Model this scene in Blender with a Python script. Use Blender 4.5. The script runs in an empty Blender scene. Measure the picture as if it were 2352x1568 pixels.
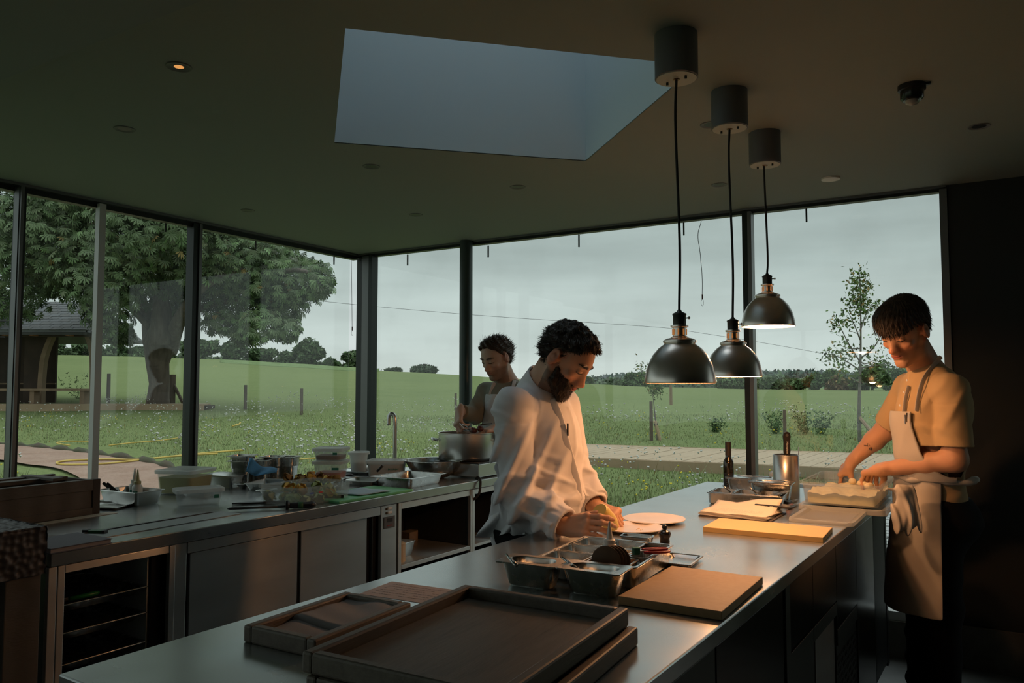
import bpy, math, random
import numpy as np
from mathutils import Vector, Matrix

# ------------------------------------------------------------------ camera
F, YAW, PIT, CH = 1790.0, 0.5821, 0.058, 1.42      # focal length in pixels of a 2352 px wide frame
sc = bpy.context.scene
COL = sc.collection
fw = np.array([-math.sin(YAW)*math.cos(PIT), math.cos(YAW)*math.cos(PIT), math.sin(PIT)])
rt = np.array([math.cos(YAW), math.sin(YAW), 0.0])
up = np.cross(rt, fw)
cd = bpy.data.cameras.new('camera'); cam = bpy.data.objects.new('camera', cd); COL.objects.link(cam)
cam.location = (0, 0, CH); cam.rotation_euler = (math.pi/2+PIT, 0, YAW)
cd.sensor_width = 36; cd.lens = F/2352*36; cd.clip_start = .05; cd.clip_end = 5000
sc.camera = cam

# ------------------------------------------------------------------ exposure and sky
sc.view_settings.view_transform = 'Standard'; sc.view_settings.look = 'None'
sc.view_settings.gamma = 1; sc.view_settings.use_curve_mapping = False
sc.view_settings.exposure = 0.0
W = bpy.data.worlds.new('overcast_sky'); sc.world = W; W.use_nodes = True
nt = W.node_tree; nt.nodes.clear()
def wn(t, **k):
    n = nt.nodes.new(t)
    for a, b in k.items(): setattr(n, a, b)
    return n
wo = wn('ShaderNodeOutputWorld'); bg = wn('ShaderNodeBackground'); tc = wn('ShaderNodeTexCoord')
sp = wn('ShaderNodeSeparateXYZ'); nt.links.new(tc.outputs['Generated'], sp.inputs[0])
rp = wn('ShaderNodeValToRGB'); nt.links.new(sp.outputs['Z'], rp.inputs['Fac'])
e = rp.color_ramp.elements
e[0].position = 0.0; e[0].color = (.44, .475, .46, 1)
e[1].position = 1.0; e[1].color = (1.25, 1.36, 1.38, 1)
for p_, c_ in ((.05, (.42, .465, .455, 1)), (.16, (.325, .375, .37, 1)), (.3, (.30, .35, .35, 1)), (.42, (.47, .53, .53, 1))):
    q = e.new(p_); q.color = c_
mp = wn('ShaderNodeMapping'); mp.inputs['Scale'].default_value = (1.2, 1.2, 9)
nt.links.new(tc.outputs['Generated'], mp.inputs[0])
nz = wn('ShaderNodeTexNoise'); nz.inputs['Scale'].default_value = 2.2; nz.inputs['Detail'].default_value = 5
nt.links.new(mp.outputs[0], nz.inputs['Vector'])
mr = wn('ShaderNodeMapRange'); mr.inputs[1].default_value = .3; mr.inputs[2].default_value = .7
mr.inputs[3].default_value = .88; mr.inputs[4].default_value = 1.12
nt.links.new(nz.outputs['Fac'], mr.inputs[0])
mm = wn('ShaderNodeVectorMath', operation='SCALE')
nt.links.new(rp.outputs['Color'], mm.inputs[0]); nt.links.new(mr.outputs[0], mm.inputs['Scale'])
nt.links.new(mm.outputs[0], bg.inputs['Color']); bg.inputs['Strength'].default_value = 1.5
nt.links.new(bg.outputs[0], wo.inputs[0])
HL_POWER = (1.5, 15.5, 19.5)     # watts of the three heat lamps, nearest first; the lights stand in their builder

# ------------------------------------------------------------------ geometry helpers
RNG = np.random.default_rng(7); random.seed(7)
R = math.radians
def ray(x, y): return fw*F + rt*(x-1176) - up*(y-784)
def P(x, y, z): d = ray(x, y); t = (z-CH)/d[2]; return Vector((d[0]*t, d[1]*t, z))
def Q(x, y, dep): d = ray(x, y)*dep/F; return Vector((d[0], d[1], d[2]+CH))

class MB:
    def __init__(s): s.v = []; s.f = []
    def add(s, vf, M=None):
        V, Fc = vf; o = len(s.v)
        s.v += [tuple(M @ Vector(p)) for p in V] if M is not None else [tuple(p) for p in V]
        s.f += [tuple(i+o for i in f) for f in Fc]; return s
    def build(s, name, mat, parent=None, **k): return mobj(name, s.v, s.f, mat, parent, **k)

def mobj(name, V, Fc, mat, parent=None, smooth=False, bevel=0, loc=None, rot=None, seg=2, auto=None):
    me = bpy.data.meshes.new(name); me.from_pydata([tuple(p) for p in V], [], Fc); me.update()
    o = bpy.data.objects.new(name, me); COL.objects.link(o)
    if mat is not None: me.materials.append(mat)
    if smooth or auto:
        me.polygons.foreach_set('use_smooth', [True]*len(me.polygons))
        if auto: me.set_sharp_from_angle(angle=R(auto))
    if parent is not None: o.parent = parent
    if loc is not None: o.location = loc
    if rot is not None: o.rotation_euler = rot
    if bevel:
        m = o.modifiers.new('edge', 'BEVEL'); m.width = bevel; m.segments = seg; m.limit_method = 'ANGLE'
        m.harden_normals = False
    return o

def mesh_np(name, V, T, mat, parent=None, smooth=False, col=None):
    """fast triangle / quad mesh from numpy arrays"""
    me = bpy.data.meshes.new(name); n = T.shape[1]
    me.vertices.add(len(V)); me.vertices.foreach_set('co', V.astype(np.float32).ravel())
    me.loops.add(T.size); me.loops.foreach_set('vertex_index', T.astype(np.int32).ravel())
    me.polygons.add(len(T)); me.polygons.foreach_set('loop_start', np.arange(0, T.size, n, dtype=np.int32))
    if smooth: me.polygons.foreach_set('use_smooth', np.ones(len(T), dtype=bool))
    me.update(calc_edges=True)
    if col is not None:
        a = me.color_attributes.new('Col', 'FLOAT_COLOR', 'POINT')
        a.data.foreach_set('color', np.c_[col, np.ones(len(col))].astype(np.float32).ravel())
    o = bpy.data.objects.new(name, me); COL.objects.link(o)
    if mat: me.materials.append(mat)
    if parent is not None: o.parent = parent
    return o

def box(x0, x1, y0, y1, z0, z1):
    V = [(x0,y0,z0),(x1,y0,z0),(x1,y1,z0),(x0,y1,z0),(x0,y0,z1),(x1,y0,z1),(x1,y1,z1),(x0,y1,z1)]
    return V, [(0,3,2,1),(4,5,6,7),(0,1,5,4),(1,2,6,5),(2,3,7,6),(3,0,4,7)]
def bc(cx, cy, z0, w, d, h): return box(cx-w/2, cx+w/2, cy-d/2, cy+d/2, z0, z0+h)
def loft(rings, c0=True, c1=True, closed=False):
    n = len(rings[0]); V = [p for r in rings for p in r]; Fc = []
    m = len(rings)
    for i in range(m if closed else m-1):
        a = i*n; b = ((i+1) % m)*n
        for j in range(n):
            k = (j+1) % n; Fc.append((a+j, a+k, b+k, b+j))
    if not closed:
        if c0: Fc.append(tuple(range(n-1, -1, -1)))
        if c1: Fc.append(tuple(range((m-1)*n, m*n)))
    return V, Fc
def lathe(prof, n=32, c0=True, c1=True, closed=False):
    return loft([[(r*math.cos(2*math.pi*j/n), r*math.sin(2*math.pi*j/n), z) for j in range(n)] for r, z in prof], c0, c1, closed)
def rr(w, d, r, z, n=4, cx=0, cy=0):
    r = min(r, w/2-1e-4, d/2-1e-4); out = []
    for q, (sx, sy) in enumerate(((1,1),(-1,1),(-1,-1),(1,-1))):
        for i in range(n+1):
            a = math.pi/2*(q+i/n)
            out.append((cx+sx*(w/2-r)+r*math.cos(a), cy+sy*(d/2-r)+r*math.sin(a), z))
    return out
def tube(pts, r, n=8, caps=True):
    pts = [Vector(p) for p in pts]; rad = r if isinstance(r, (list, tuple)) else [r]*len(pts)
    rings = []; T0 = (pts[1]-pts[0]).normalized()
    N = T0.orthogonal().normalized()
    for i, p in enumerate(pts):
        T = (pts[min(i+1, len(pts)-1)]-pts[max(i-1, 0)]).normalized()
        N = (N - T*N.dot(T)).normalized(); B = T.cross(N)
        rings.append([tuple(p + (N*math.cos(2*math.pi*j/n)+B*math.sin(2*math.pi*j/n))*rad[i]) for j in range(n)])
    return loft(rings, caps, caps)
def curve(pts, k=6):
    """Catmull-Rom through pts"""
    p = [Vector(a) for a in pts]; p = [p[0]*2-p[1]]+p+[p[-1]*2-p[-2]]; out = []
    for i in range(1, len(p)-2):
        for j in range(k):
            t = j/k; a, b, c, d = p[i-1:i+3]
            out.append(.5*((2*b)+(c-a)*t+(2*a-5*b+4*c-d)*t*t+(3*b-a-3*c+d)*t**3))
    out.append(p[-2]); return out
def prism(poly, z0, z1): return loft([[(x, y, z0) for x, y in poly], [(x, y, z1) for x, y in poly]])
def TR(loc=(0,0,0), rz=0, rx=0, ry=0, s=1):
    return Matrix.Translation(loc) @ Matrix.Rotation(rz, 4, 'Z') @ Matrix.Rotation(ry, 4, 'Y') @ Matrix.Rotation(rx, 4, 'X') @ Matrix.Scale(s, 4)

def tag(o, label, cat, group=None, kind=None):
    o['label'] = label
    if cat: o['category'] = cat
    if group: o['group'] = group
    if kind: o['kind'] = kind
    return o
def thing(name, label, cat, loc=(0,0,0), rz=0, group=None):
    o = bpy.data.objects.new(name, None); COL.objects.link(o); o.empty_display_size = .05
    o.location = loc; o.rotation_euler = (0, 0, rz); return tag(o, label, cat, group)
def struct(o, label=None):
    o['kind'] = 'structure'
    if label: o['label'] = label
    return o
def dup(root, loc, rz, label, group=None):
    r = root.copy(); COL.objects.link(r); r.location = loc; r.rotation_euler = (0, 0, rz); r['label'] = label
    if group: r['group'] = group
    for ch in list(root.children):
        c = ch.copy(); COL.objects.link(c); c.parent = r
        for g in list(ch.children):
            d = g.copy(); COL.objects.link(d); d.parent = c
    return r

# ------------------------------------------------------------------ materials
def mat(name, color=(.5,.5,.5), rough=.5, metal=0, noise=None, bump=None, trans=0, sss=0, emit=None, attr=False, alpha=1,
        spec=.5, sheen=0, stretch=(1,1,1), coat=0, ior=1.45, coords='Object', wave=None, rvar=None):
    m = bpy.data.materials.new(name); m.use_nodes = True; t = m.node_tree; b = t.nodes['Principled BSDF']
    b.inputs['Base Color'].default_value = (*color, 1); b.inputs['Roughness'].default_value = rough
    b.inputs['Metallic'].default_value = metal; b.inputs['Specular IOR Level'].default_value = spec
    b.inputs['Transmission Weight'].default_value = trans; b.inputs['IOR'].default_value = ior
    b.inputs['Coat Weight'].default_value = coat
    if sheen: b.inputs['Sheen Weight'].default_value = sheen
    if sss:
        b.inputs['Subsurface Weight'].default_value = sss; b.inputs['Subsurface Radius'].default_value = (.012, .005, .003)
        b.inputs['Subsurface Scale'].default_value = 1
    if emit: b.inputs['Emission Color'].default_value = (*emit[0], 1); b.inputs['Emission Strength'].default_value = emit[1]
    b.inputs['Alpha'].default_value = alpha
    src = None
    co = t.nodes.new('ShaderNodeTexCoord'); mpn = t.nodes.new('ShaderNodeMapping')
    mpn.inputs['Scale'].default_value = stretch; t.links.new(co.outputs[coords], mpn.inputs[0])
    if attr:
        at = t.nodes.new('ShaderNodeAttribute'); at.attribute_name = 'Col'; src = at.outputs['Color']
    def ntex(scale, det=4, w=False):
        if w:
            x = t.nodes.new('ShaderNodeTexWave'); x.inputs['Scale'].default_value = scale
            x.inputs['Distortion'].default_value = 3; x.inputs['Detail'].default_value = 3; x.inputs['Detail Scale'].default_value = 1.2
            x.bands_direction = 'Y'
        else:
            x = t.nodes.new('ShaderNodeTexNoise'); x.inputs['Scale'].default_value = scale; x.inputs['Detail'].default_value = det
        t.links.new(mpn.outputs[0], x.inputs['Vector']); return x
    for nzv in (noise if isinstance(noise, list) else [noise]) if noise else []:
        # (scale, colour2, amount[, lo, hi])
        x = ntex(nzv[0]); rg = t.nodes.new('ShaderNodeMapRange')
        lo, hi = (nzv[3], nzv[4]) if len(nzv) > 3 else (.35, .65)
        rg.inputs[1].default_value = lo; rg.inputs[2].default_value = hi; rg.inputs[4].default_value = nzv[2]
        t.links.new(x.outputs['Fac'], rg.inputs[0])
        mx = t.nodes.new('ShaderNodeMix'); mx.data_type = 'RGBA'
        t.links.new(rg.outputs[0], mx.inputs['Factor'])
        if src: t.links.new(src, mx.inputs[6])
        else: mx.inputs[6].default_value = (*color, 1)
        mx.inputs[7].default_value = (*nzv[1], 1); src = mx.outputs[2]
    if wave:
        x = ntex(wave[0], w=True); mx = t.nodes.new('ShaderNodeMix'); mx.data_type = 'RGBA'
        ml = t.nodes.new('ShaderNodeMath'); ml.operation = 'MULTIPLY'; ml.inputs[1].default_value = wave[2]
        t.links.new(x.outputs['Fac'], ml.inputs[0]); t.links.new(ml.outputs[0], mx.inputs['Factor'])
        if src: t.links.new(src, mx.inputs[6])
        else: mx.inputs[6].default_value = (*color, 1)
        mx.inputs[7].default_value = (*wave[1], 1); src = mx.outputs[2]
    if src: t.links.new(src, b.inputs['Base Color'])
    if rvar:
        x = ntex(rvar[0]); rg = t.nodes.new('ShaderNodeMapRange'); rg.inputs[1].default_value = .3; rg.inputs[2].default_value = .7
        rg.inputs[3].default_value = rvar[1]; rg.inputs[4].default_value = rvar[2]
        t.links.new(x.outputs['Fac'], rg.inputs[0]); t.links.new(rg.outputs[0], b.inputs['Roughness'])
    if bump:
        x = ntex(bump[0], 3); bp = t.nodes.new('ShaderNodeBump'); bp.inputs['Strength'].default_value = bump[1]
        bp.inputs['Distance'].default_value = bump[2] if len(bump) > 2 else .01
        t.links.new(x.outputs['Fac'], bp.inputs['Height']); t.links.new(bp.outputs[0], b.inputs['Normal'])
    return m
def glass_mat(name, tint, refl=.04, dust=0.0):
    m = bpy.data.materials.new(name); m.use_nodes = True; t = m.node_tree; t.nodes.clear()
    o = t.nodes.new('ShaderNodeOutputMaterial'); tr = t.nodes.new('ShaderNodeBsdfTransparent'); gl = t.nodes.new('ShaderNodeBsdfGlossy')
    tr.inputs[0].default_value = (*tint, 1); gl.inputs['Roughness'].default_value = 0.0
    g = t.nodes.new('ShaderNodeNewGeometry'); dp = t.nodes.new('ShaderNodeVectorMath'); dp.operation = 'DOT_PRODUCT'
    t.links.new(g.outputs['Incoming'], dp.inputs[0]); t.links.new(g.outputs['Normal'], dp.inputs[1])
    def M(op, a, b=None):
        n = t.nodes.new('ShaderNodeMath'); n.operation = op
        for i, v in enumerate((a, b)):
            if v is None: continue
            if isinstance(v, (int, float)): n.inputs[i].default_value = v
            else: t.links.new(v, n.inputs[i])
        return n.outputs[0]
    f = M('ADD', M('MULTIPLY', M('POWER', M('SUBTRACT', 1.0, M('ABSOLUTE', dp.outputs['Value'])), 5.0), 1-refl), refl)
    mx = t.nodes.new('ShaderNodeMixShader'); t.links.new(f, mx.inputs[0]); t.links.new(tr.outputs[0], mx.inputs[1]); t.links.new(gl.outputs[0], mx.inputs[2])
    last = mx.outputs[0]
    if dust:
        df = t.nodes.new('ShaderNodeBsdfDiffuse'); df.inputs[0].default_value = (.7, .75, .75, 1)
        n = t.nodes.new('ShaderNodeTexNoise'); n.inputs['Scale'].default_value = 2.2; n.inputs['Detail'].default_value = 5
        c = t.nodes.new('ShaderNodeTexCoord'); t.links.new(c.outputs['Object'], n.inputs['Vector'])
        r_ = t.nodes.new('ShaderNodeMapRange'); r_.inputs[1].default_value = .5; r_.inputs[2].default_value = .75; r_.inputs[4].default_value = dust
        t.links.new(n.outputs['Fac'], r_.inputs[0]); m2 = t.nodes.new('ShaderNodeMixShader')
        t.links.new(r_.outputs[0], m2.inputs[0]); t.links.new(last, m2.inputs[1]); t.links.new(df.outputs[0], m2.inputs[2]); last = m2.outputs[0]
    t.links.new(last, o.inputs[0]); return m

M_ceil = mat('ceiling_paint', (.25,.277,.255), .75, bump=(60, .05))
M_soff = mat('soffit_paint', (.22,.25,.25), .7)
M_dark = mat('dark_wall_plaster', (.018,.021,.021), .75, bump=(14, .15))
M_kerb = mat('concrete_kerb', (.13,.12,.105), .85, noise=(9, (.08,.075,.065), .7), bump=(40, .3))
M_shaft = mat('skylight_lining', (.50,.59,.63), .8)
M_floor = mat('resin_floor', (.12,.125,.125), .42, noise=(3, (.09,.095,.095), .8), rvar=(5, .35, .55))
M_alu = mat('anodised_frame', (.15,.155,.155), .4, .7)
M_frame = mat('dark_frame', (.018,.024,.022), .42, .3)
M_grey = mat('grey_mullion', (.58,.58,.57), .5, .1)
M_coltube = mat('column_paint', (.05,.07,.065), .35, .2)
M_glass = glass_mat('window_glass', (.96,.985,.97), .038, .05)
M_black = mat('black_plastic', (.012,.012,.013), .42)
M_blackm = mat('black_rubber', (.02,.02,.02), .7)
M_steel = mat('brushed_steel', (.56,.565,.55), .3, 1, stretch=(1,1,1), noise=(3, (.52,.525,.51), .5), rvar=(9, .27, .33))
M_steeltop = mat('steel_worktop', (.52,.55,.55), .3, .86, noise=(4, (.46,.48,.48), .7), rvar=(3.5, .20, .29), bump=(160, .02, .002))
M_steelfr = mat('steel_front', (.52,.535,.52), .3, .72, noise=(3, (.46,.475,.46), .6), rvar=(2, .30, .36), stretch=(1,1,6))
def anis(m, amount, rot):
    t = m.node_tree; b = t.nodes['Principled BSDF']; b.inputs['Anisotropic'].default_value = amount; b.inputs['Anisotropic Rotation'].default_value = rot
    n = t.nodes.new('ShaderNodeTangent'); n.direction_type = 'RADIAL'; n.axis = 'Z'; t.links.new(n.outputs[0], b.inputs['Tangent'])
anis(M_steelfr, .85, .25); anis(M_steel, .6, .0)
M_pan = mat('pan_steel', (.5,.5,.48), .24, 1, rvar=(25, .16, .32))
M_dsteel = mat('dark_steel', (.032,.036,.036), .42, .3)
M_white = mat('white_plastic', (.68,.68,.66), .45)
# ------------------------------------------------------------------ room shell
HC = 2.478; RA = 0.0355; ca, sa = math.cos(RA), math.sin(RA)
XLW, YRW = -4.29, 4.665                 # room frame (rotated by RA) positions of the two glass walls
def rw(X, Y, z=0): return (X*ca - Y*sa, X*sa + Y*ca, z)
RM = Matrix.Rotation(RA, 4, 'Z')
def rbox(x0, x1, y0, y1, z0, z1): V, Fc = box(x0, x1, y0, y1, z0, z1); return [tuple(RM @ Vector(p)) for p in V], Fc
def toroom(v): v = Vector(v); return (v.x*ca+v.y*sa, -v.x*sa+v.y*ca)
XR, YB = 4.2, -4.6
struct(mobj('floor', *rbox(XLW-.1, XR, YB, YRW+.1, -.12, 0), M_floor), 'smooth grey resin floor of the kitchen')
# ceiling with the turned square skylight opening
sky = [P(1345,370,HC), P(768,328,HC), P(793,65,HC)]; Cc, Dd, Aa = [np.array(p[:2]) for p in sky]
Bb = Aa + (Cc-Dd); op = [Dd, Aa, Bb, Cc]                     # ccw from left
outer = [np.array(rw(*p)[:2]) for p in ((XLW-.15, YB), (XR, YB), (XR, YRW+.15), (XLW-.15, YRW+.15))]
op = [Dd, Aa, Bb, Cc]
def order(a, b):  # rotate inner list so corner i is nearest outer i
    best = min(range(4), key=lambda s: sum(np.linalg.norm(a[i]-b[(i+s) % 4]) for i in range(4))); return [b[(i+best) % 4] for i in range(4)]
Bb = np.array(P(1603,151,HC)[:2]); op[2] = Bb; opn = order(outer, op); V = []; Fc = []
for z in (HC, HC+.35): V += [(*p, z) for p in outer]+[(*p, z) for p in opn]
for i in range(4):
    j = (i+1) % 4
    Fc += [(i, 4+i, 4+j, j), (8+i, 8+j, 12+j, 12+i), (i, j, 8+j, 8+i)]
struct(mobj('ceiling', V, Fc, M_ceil), 'dark olive grey painted ceiling')
# skylight shaft walls
cen = sum(opn)/4; t_ = .06; SH = HC+1.7
sk = thing('skylight', 'square skylight shaft lined in pale blue grey, cut into the dark ceiling', 'skylight', (0,0,0)); del sk['category']; sk['kind'] = 'structure'
for i in range(4):
    a, b = opn[i], opn[(i+1) % 4]; n = (a+b)/2-cen; n /= np.linalg.norm(n)
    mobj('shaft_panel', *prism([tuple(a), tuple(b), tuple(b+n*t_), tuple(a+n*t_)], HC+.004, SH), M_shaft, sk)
o2 = [cen+(p-cen)*1.04 for p in opn]
mobj('skylight_pane', *prism([tuple(p) for p in o2], SH, SH+.01), glass_mat('skylight_glass', (.93,.95,.96), .05), sk)
struct(mobj('ceiling_soffit', *rbox(XLW+.02, XR, YB, 1.14+.07, HC-.1, HC), M_soff), 'lower bluish ceiling step above the carved block end of the room')
# solid walls
WX0, WX1 = 1.0, 3.4
struct(mobj('wall_right', *rbox(-.155, WX0, YRW-.02, YRW+.25, 0, HC), M_dark), 'plain near black wall beside the right-hand window')
struct(mobj('wall_right_end', *rbox(WX1, XR, YRW-.02, YRW+.25, 0, HC), M_dark)); struct(mobj('wall_right_sill', *rbox(WX0, WX1, YRW-.02, YRW+.25, 0, .2), M_dark))
struct(mobj('wall_east', *rbox(XR, XR+.2, YB, YRW+.2, 0, HC), M_dark))
struct(mobj('wall_back', *rbox(-1.0, XR, YB-.2, YB, 0, HC), M_dark))
struct(mobj('baseboard_right', *rbox(-.15, XR, YRW-.045, YRW-.02, 0, .21), M_kerb), 'rough concrete kerb along the foot of the dark wall')
struct(mobj('baseboard_window_right', *rbox(XLW-.1, -.15, YRW-.05, YRW+.12, 0, .19), M_kerb), 'rough concrete kerb under the right window')
struct(mobj('baseboard_window_left', *rbox(XLW-.12, XLW+.05, YB, YRW, 0, .19), M_kerb))
# window frames : rails, mullions, panes
def frame(name, segs, label, par=None):
    m = MB()
    for s_ in segs: m.add(rbox(*s_))
    return m
ztop, zbot = HC, .19
wl = thing('window_1', 'left-hand glass wall looking out on the chestnut tree', None); wl['kind'] = 'structure'
wr = thing('window_2', 'right-hand glass wall looking out on the timber walkway and field', None); wr['kind'] = 'structure'
def wpart(name, m_, par, *boxes, **k):
    b_ = MB()
    for s_ in boxes: b_.add(rbox(*s_))
    return b_.build(name, m_, par, **k)
X0 = XLW
wpart('top_rail', M_frame, wl, (X0-.05, X0-.0, YB, YRW, ztop-.042, ztop)); wpart('top_channel', M_alu, wl, (X0, X0+.03, YB, YRW, ztop-.014, ztop+.01))
wpart('bottom_rail', M_frame, wl, (X0-.05, X0+.03, YB, YRW, zbot, zbot+.05))
wpart('top_rail', M_frame, wr, (X0, -.155, YRW, YRW+.05, ztop-.026, ztop)); wpart('top_channel', M_alu, wr, (X0, -.155, YRW-.03, YRW, ztop-.01, ztop+.01))
wpart('bottom_rail', M_grey, wr, (X0, -.155, YRW-.03, YRW+.05, zbot, zbot+.045))
def yat(px, py=650):   # room-frame Y where a pixel column meets the left glass wall
    d = ray(px, py); dx, dy = d[0]*ca+d[1]*sa, -d[0]*sa+d[1]*ca; return dy*(X0/dx)
def xat(px, py=650):
    d = ray(px, py); dx, dy = d[0]*ca+d[1]*sa, -d[0]*sa+d[1]*ca; return dx*(YRW/dy)
zs = (zbot+.02, ztop-.02)
y1, y2 = yat(26), yat(50); wpart('mullion', M_alu, wl, (X0, X0+.045, y1, y1+(y2-y1)*.42, *zs)); wpart('mullion', M_frame, wl, (X0-.05, X0+.02, y1+(y2-y1)*.4, y2, *zs))
wpart('mullion_cap', M_alu, wl, (X0+.045, X0+.06, y1+.004, y1+.02, *zs))
y3, y4 = yat(217), yat(236); wpart('mullion', M_grey, wl, (X0-.01, X0+.03, y3, y4-.01, *zs)); wpart('mullion_edge', M_frame, wl, (X0-.05, X0, y4-.02, y4+.002, *zs))
y5, y6 = yat(438), yat(456); wpart('mullion', M_frame, wl, (X0-.05, X0+.02, y5, y6-.02, *zs)); wpart('mullion_edge', M_alu, wl, (X0-.03, X0+.03, y6-.02, y6, *zs))
ym = -.2; wpart('mullion', M_alu, wl, (X0-.05, X0+.03, ym, ym+.06, *zs))
# corner post
cy1, cy2 = yat(828), yat(840)
cp = wpart('corner_post', M_frame, wl, (X0-.04, X0+.01, cy1, cy2, *zs))
cx1, cx2, cx3 = xat(840), xat(850), xat(858)
wpart('corner_post', M_alu, wl, (cx1-.03, cx2, YRW-.01, YRW+.04, *zs)); wpart('corner_post', M_frame, wl, (cx2, cx3, YRW-.02, YRW+.05, *zs))
wd_ = thing('added_window_right', 'unseen glazed bay beyond the dark wall, added to let in daylight', None); wd_['kind'] = 'structure'  # unseen bay, added to bring in daylight from the right
wpart('glass_pane', M_glass, wd_, (WX0, WX1, YRW+.02, YRW+.03, .2, HC)); wpart('mullion', M_frame, wd_, (2.2, 2.25, YRW, YRW+.05, .2, HC))
wb = thing('added_window_back', 'unseen glazed end of the room behind the camera, added for daylight', None); wb['kind'] = 'structure'  # glazing out of view, added to lift the room's daylight
wpart('glass_pane', M_glass, wb, (X0, -1.0, YB-.03, YB-.02, zbot, HC)); wpart('mullion', M_alu, wb, (-2.7, -2.64, YB-.05, YB, zbot, HC))
xm1, xm2 = xat(1711, 800), xat(1733, 800); wpart('mullion', M_frame, wr, (xm1, xm1+(xm2-xm1)*.6, YRW-.02, YRW+.05, *zs)); wpart('mullion_edge', M_alu, wr, (xm1+(xm2-xm1)*.6, xm2, YRW-.03, YRW+.04, *zs))
wpart('jamb', M_alu, wr, (-.185, -.15, YRW-.035, YRW+.05, *zs))
yy = [YB+.02, -2.6, ym+.03, (y1+y2)/2, (y3+y4)/2, (y5+y6)/2, YRW-.06]
for a, b in zip(yy[:-1], yy[1:]): wpart('glass_pane', M_glass, wl, (X0-.034, X0-.026, a+.001, b-.001, zbot+.04, ztop-.02))
xx = [X0+.03, (xm1+xm2)/2, -.17]
for a, b in zip(xx[:-1], xx[1:]): wpart('glass_pane', M_glass, wr, (a+.001, b-.001, YRW+.026, YRW+.034, zbot+.04, ztop-.02))
# round steel column just inside the right glass wall
cx_ = Q(1070, 800, 5.62); V, Fc = lathe([(.047, 0), (.047, HC)], 28, False, False)
co_ = mobj('round_column', V, Fc, M_coltube, None, auto=40, loc=(cx_.x, cx_.y, 0)); struct(co_, 'round dark green steel column between the cooks')
# outside blind brackets and hanging pull cords
for px, py in ((608,560),(788,598),(917,600),(1104,580),(1315,556),(1560,528),(1848,496),(400,520)):
    if px < 840: X, Y = X0-.10, yat(px); 
    else: X, Y = xat(px), YRW+.10
    p = rw(X, Y, 0)
    zc = CH + (888-py)/F*(np.dot(np.array(p)-[0,0,0], fw*[1,1,0]))
    o = mobj('bracket', *tube([(0,0,zc+.06),(0,0,zc-.025)], .006, 6), M_blackm, None, loc=(p[0], p[1], 0))
    tag(o, 'short dark rod outside the glass top at %s' % {608:'the chestnut tree pane', 788:'the glass corner, tree side', 917:'the glass corner, field side', 1104:'the round column', 1315:'the middle of the wide pane', 1560:'the near pendant cord', 1848:'the far right pane', 400:'the pane with the tree trunk'}[px], 'bracket', 'rods above the glass walls')
for pts, lab, nm in (([(1611,508),(1603,540),(1608,580),(1613,640),(1613,676)], 'thin grey pull cord dangling between the two nearer pendants', 1), ([(807,598),(808,680),(809,750)], 'thin pull cord hanging beside the glass corner', 2)):
    pp = []
    for u_, v_ in pts:
        d = ray(u_, v_); dx, dy = d[0]*ca+d[1]*sa, -d[0]*sa+d[1]*ca
        t_ = (YRW-.05)/dy if nm == 1 else (X0+.06)/dx
        pp.append(Vector(d)*t_ + Vector((0,0,CH)))
    t = thing('pull_cord', lab, 'cord', pp[0]); L = [p-pp[0] for p in pp]
    mobj('string', *tube(curve(L), .0018, 5), M_blackm, t)
    e_ = L[-1]; mobj('toggle', *tube([e_, e_+Vector((0,0,-.03))], .004, 6), mat('toggle_brown', (.12,.03,.02), .5), t)
    lp = [e_+Vector((.008*math.sin(a), 0, -.05+.02*math.cos(a))) for a in np.linspace(0, 2*math.pi, 13)]
    mobj('loop', *tube(lp, .001, 4), M_blackm, t)
# ------------------------------------------------------------------ land
def LD(x, y): return x*rt[0]+y*rt[1], x*(-math.sin(YAW))+y*math.cos(YAW)
def sstep(t): t = np.clip(t, 0, 1); return t*t*(3-2*t)
def ground(x, y):
    """height of the land: gently rising lawn, then a pasture that climbs to a low crest on the left"""
    x = np.asarray(x, float); y = np.asarray(y, float)
    L = x*rt[0]+y*rt[1]; D = -x*math.sin(YAW)+y*math.cos(YAW); Dc = np.maximum(D, 0)
    u = L/np.maximum(np.hypot(L, D), 1)
    near = .12 + .0265*np.minimum(Dc, 22)
    crest = np.interp(u, [-.7,-.5,-.35,-.18,-.06,.09,.2,.35,.6], [5.9,5.1,4.6,3.35,2.75,1.8,1.25,.95,.8])
    s = np.clip((Dc-22)/68, 0, 1)**1.05
    z = near + (crest-.703)*s
    z = z - .012*np.maximum(Dc-92, 0)*(u < .12)
    z = z + .03*np.sin(x*.9+1)*np.sin(y*.7)*sstep((D-7)/6)
    return z
def gz(x, y): return float(ground(x, y))
def onland(px, py, lo=3, hi=180):
    """world point where a sight line meets the land"""
    d = ray(px, py)/F; a = np.arange(lo, hi, .05)
    pts = d[None, :]*a[:, None]; h = pts[:, 2]+CH-ground(pts[:, 0], pts[:, 1]); k = np.argmax(h < 0) if (h < 0).any() else len(a)-1
    p = pts[k]; return Vector((p[0], p[1], gz(p[0], p[1])))
Ls = np.linspace(-1.15, 1.0, 150); Dn = np.r_[np.linspace(-12, 3, 16), 3+np.cumsum(np.linspace(.2, 1.9, 120)), ]
Dn = np.r_[Dn, np.linspace(Dn[-1]+3, Dn[-1]+90, 24)]
XY = []
for D in Dn:
    wdt = max(D, 0)*1.0+14
    for l in Ls: XY.append((l*wdt, D))
XY = np.array(XY); gx = XY[:,0]*rt[0]-XY[:,1]*math.sin(YAW); gy = XY[:,0]*rt[1]+XY[:,1]*math.cos(YAW)
g = ground(gx, gy); rX = gx*ca+gy*sa; rY = -gx*sa+gy*ca
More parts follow.
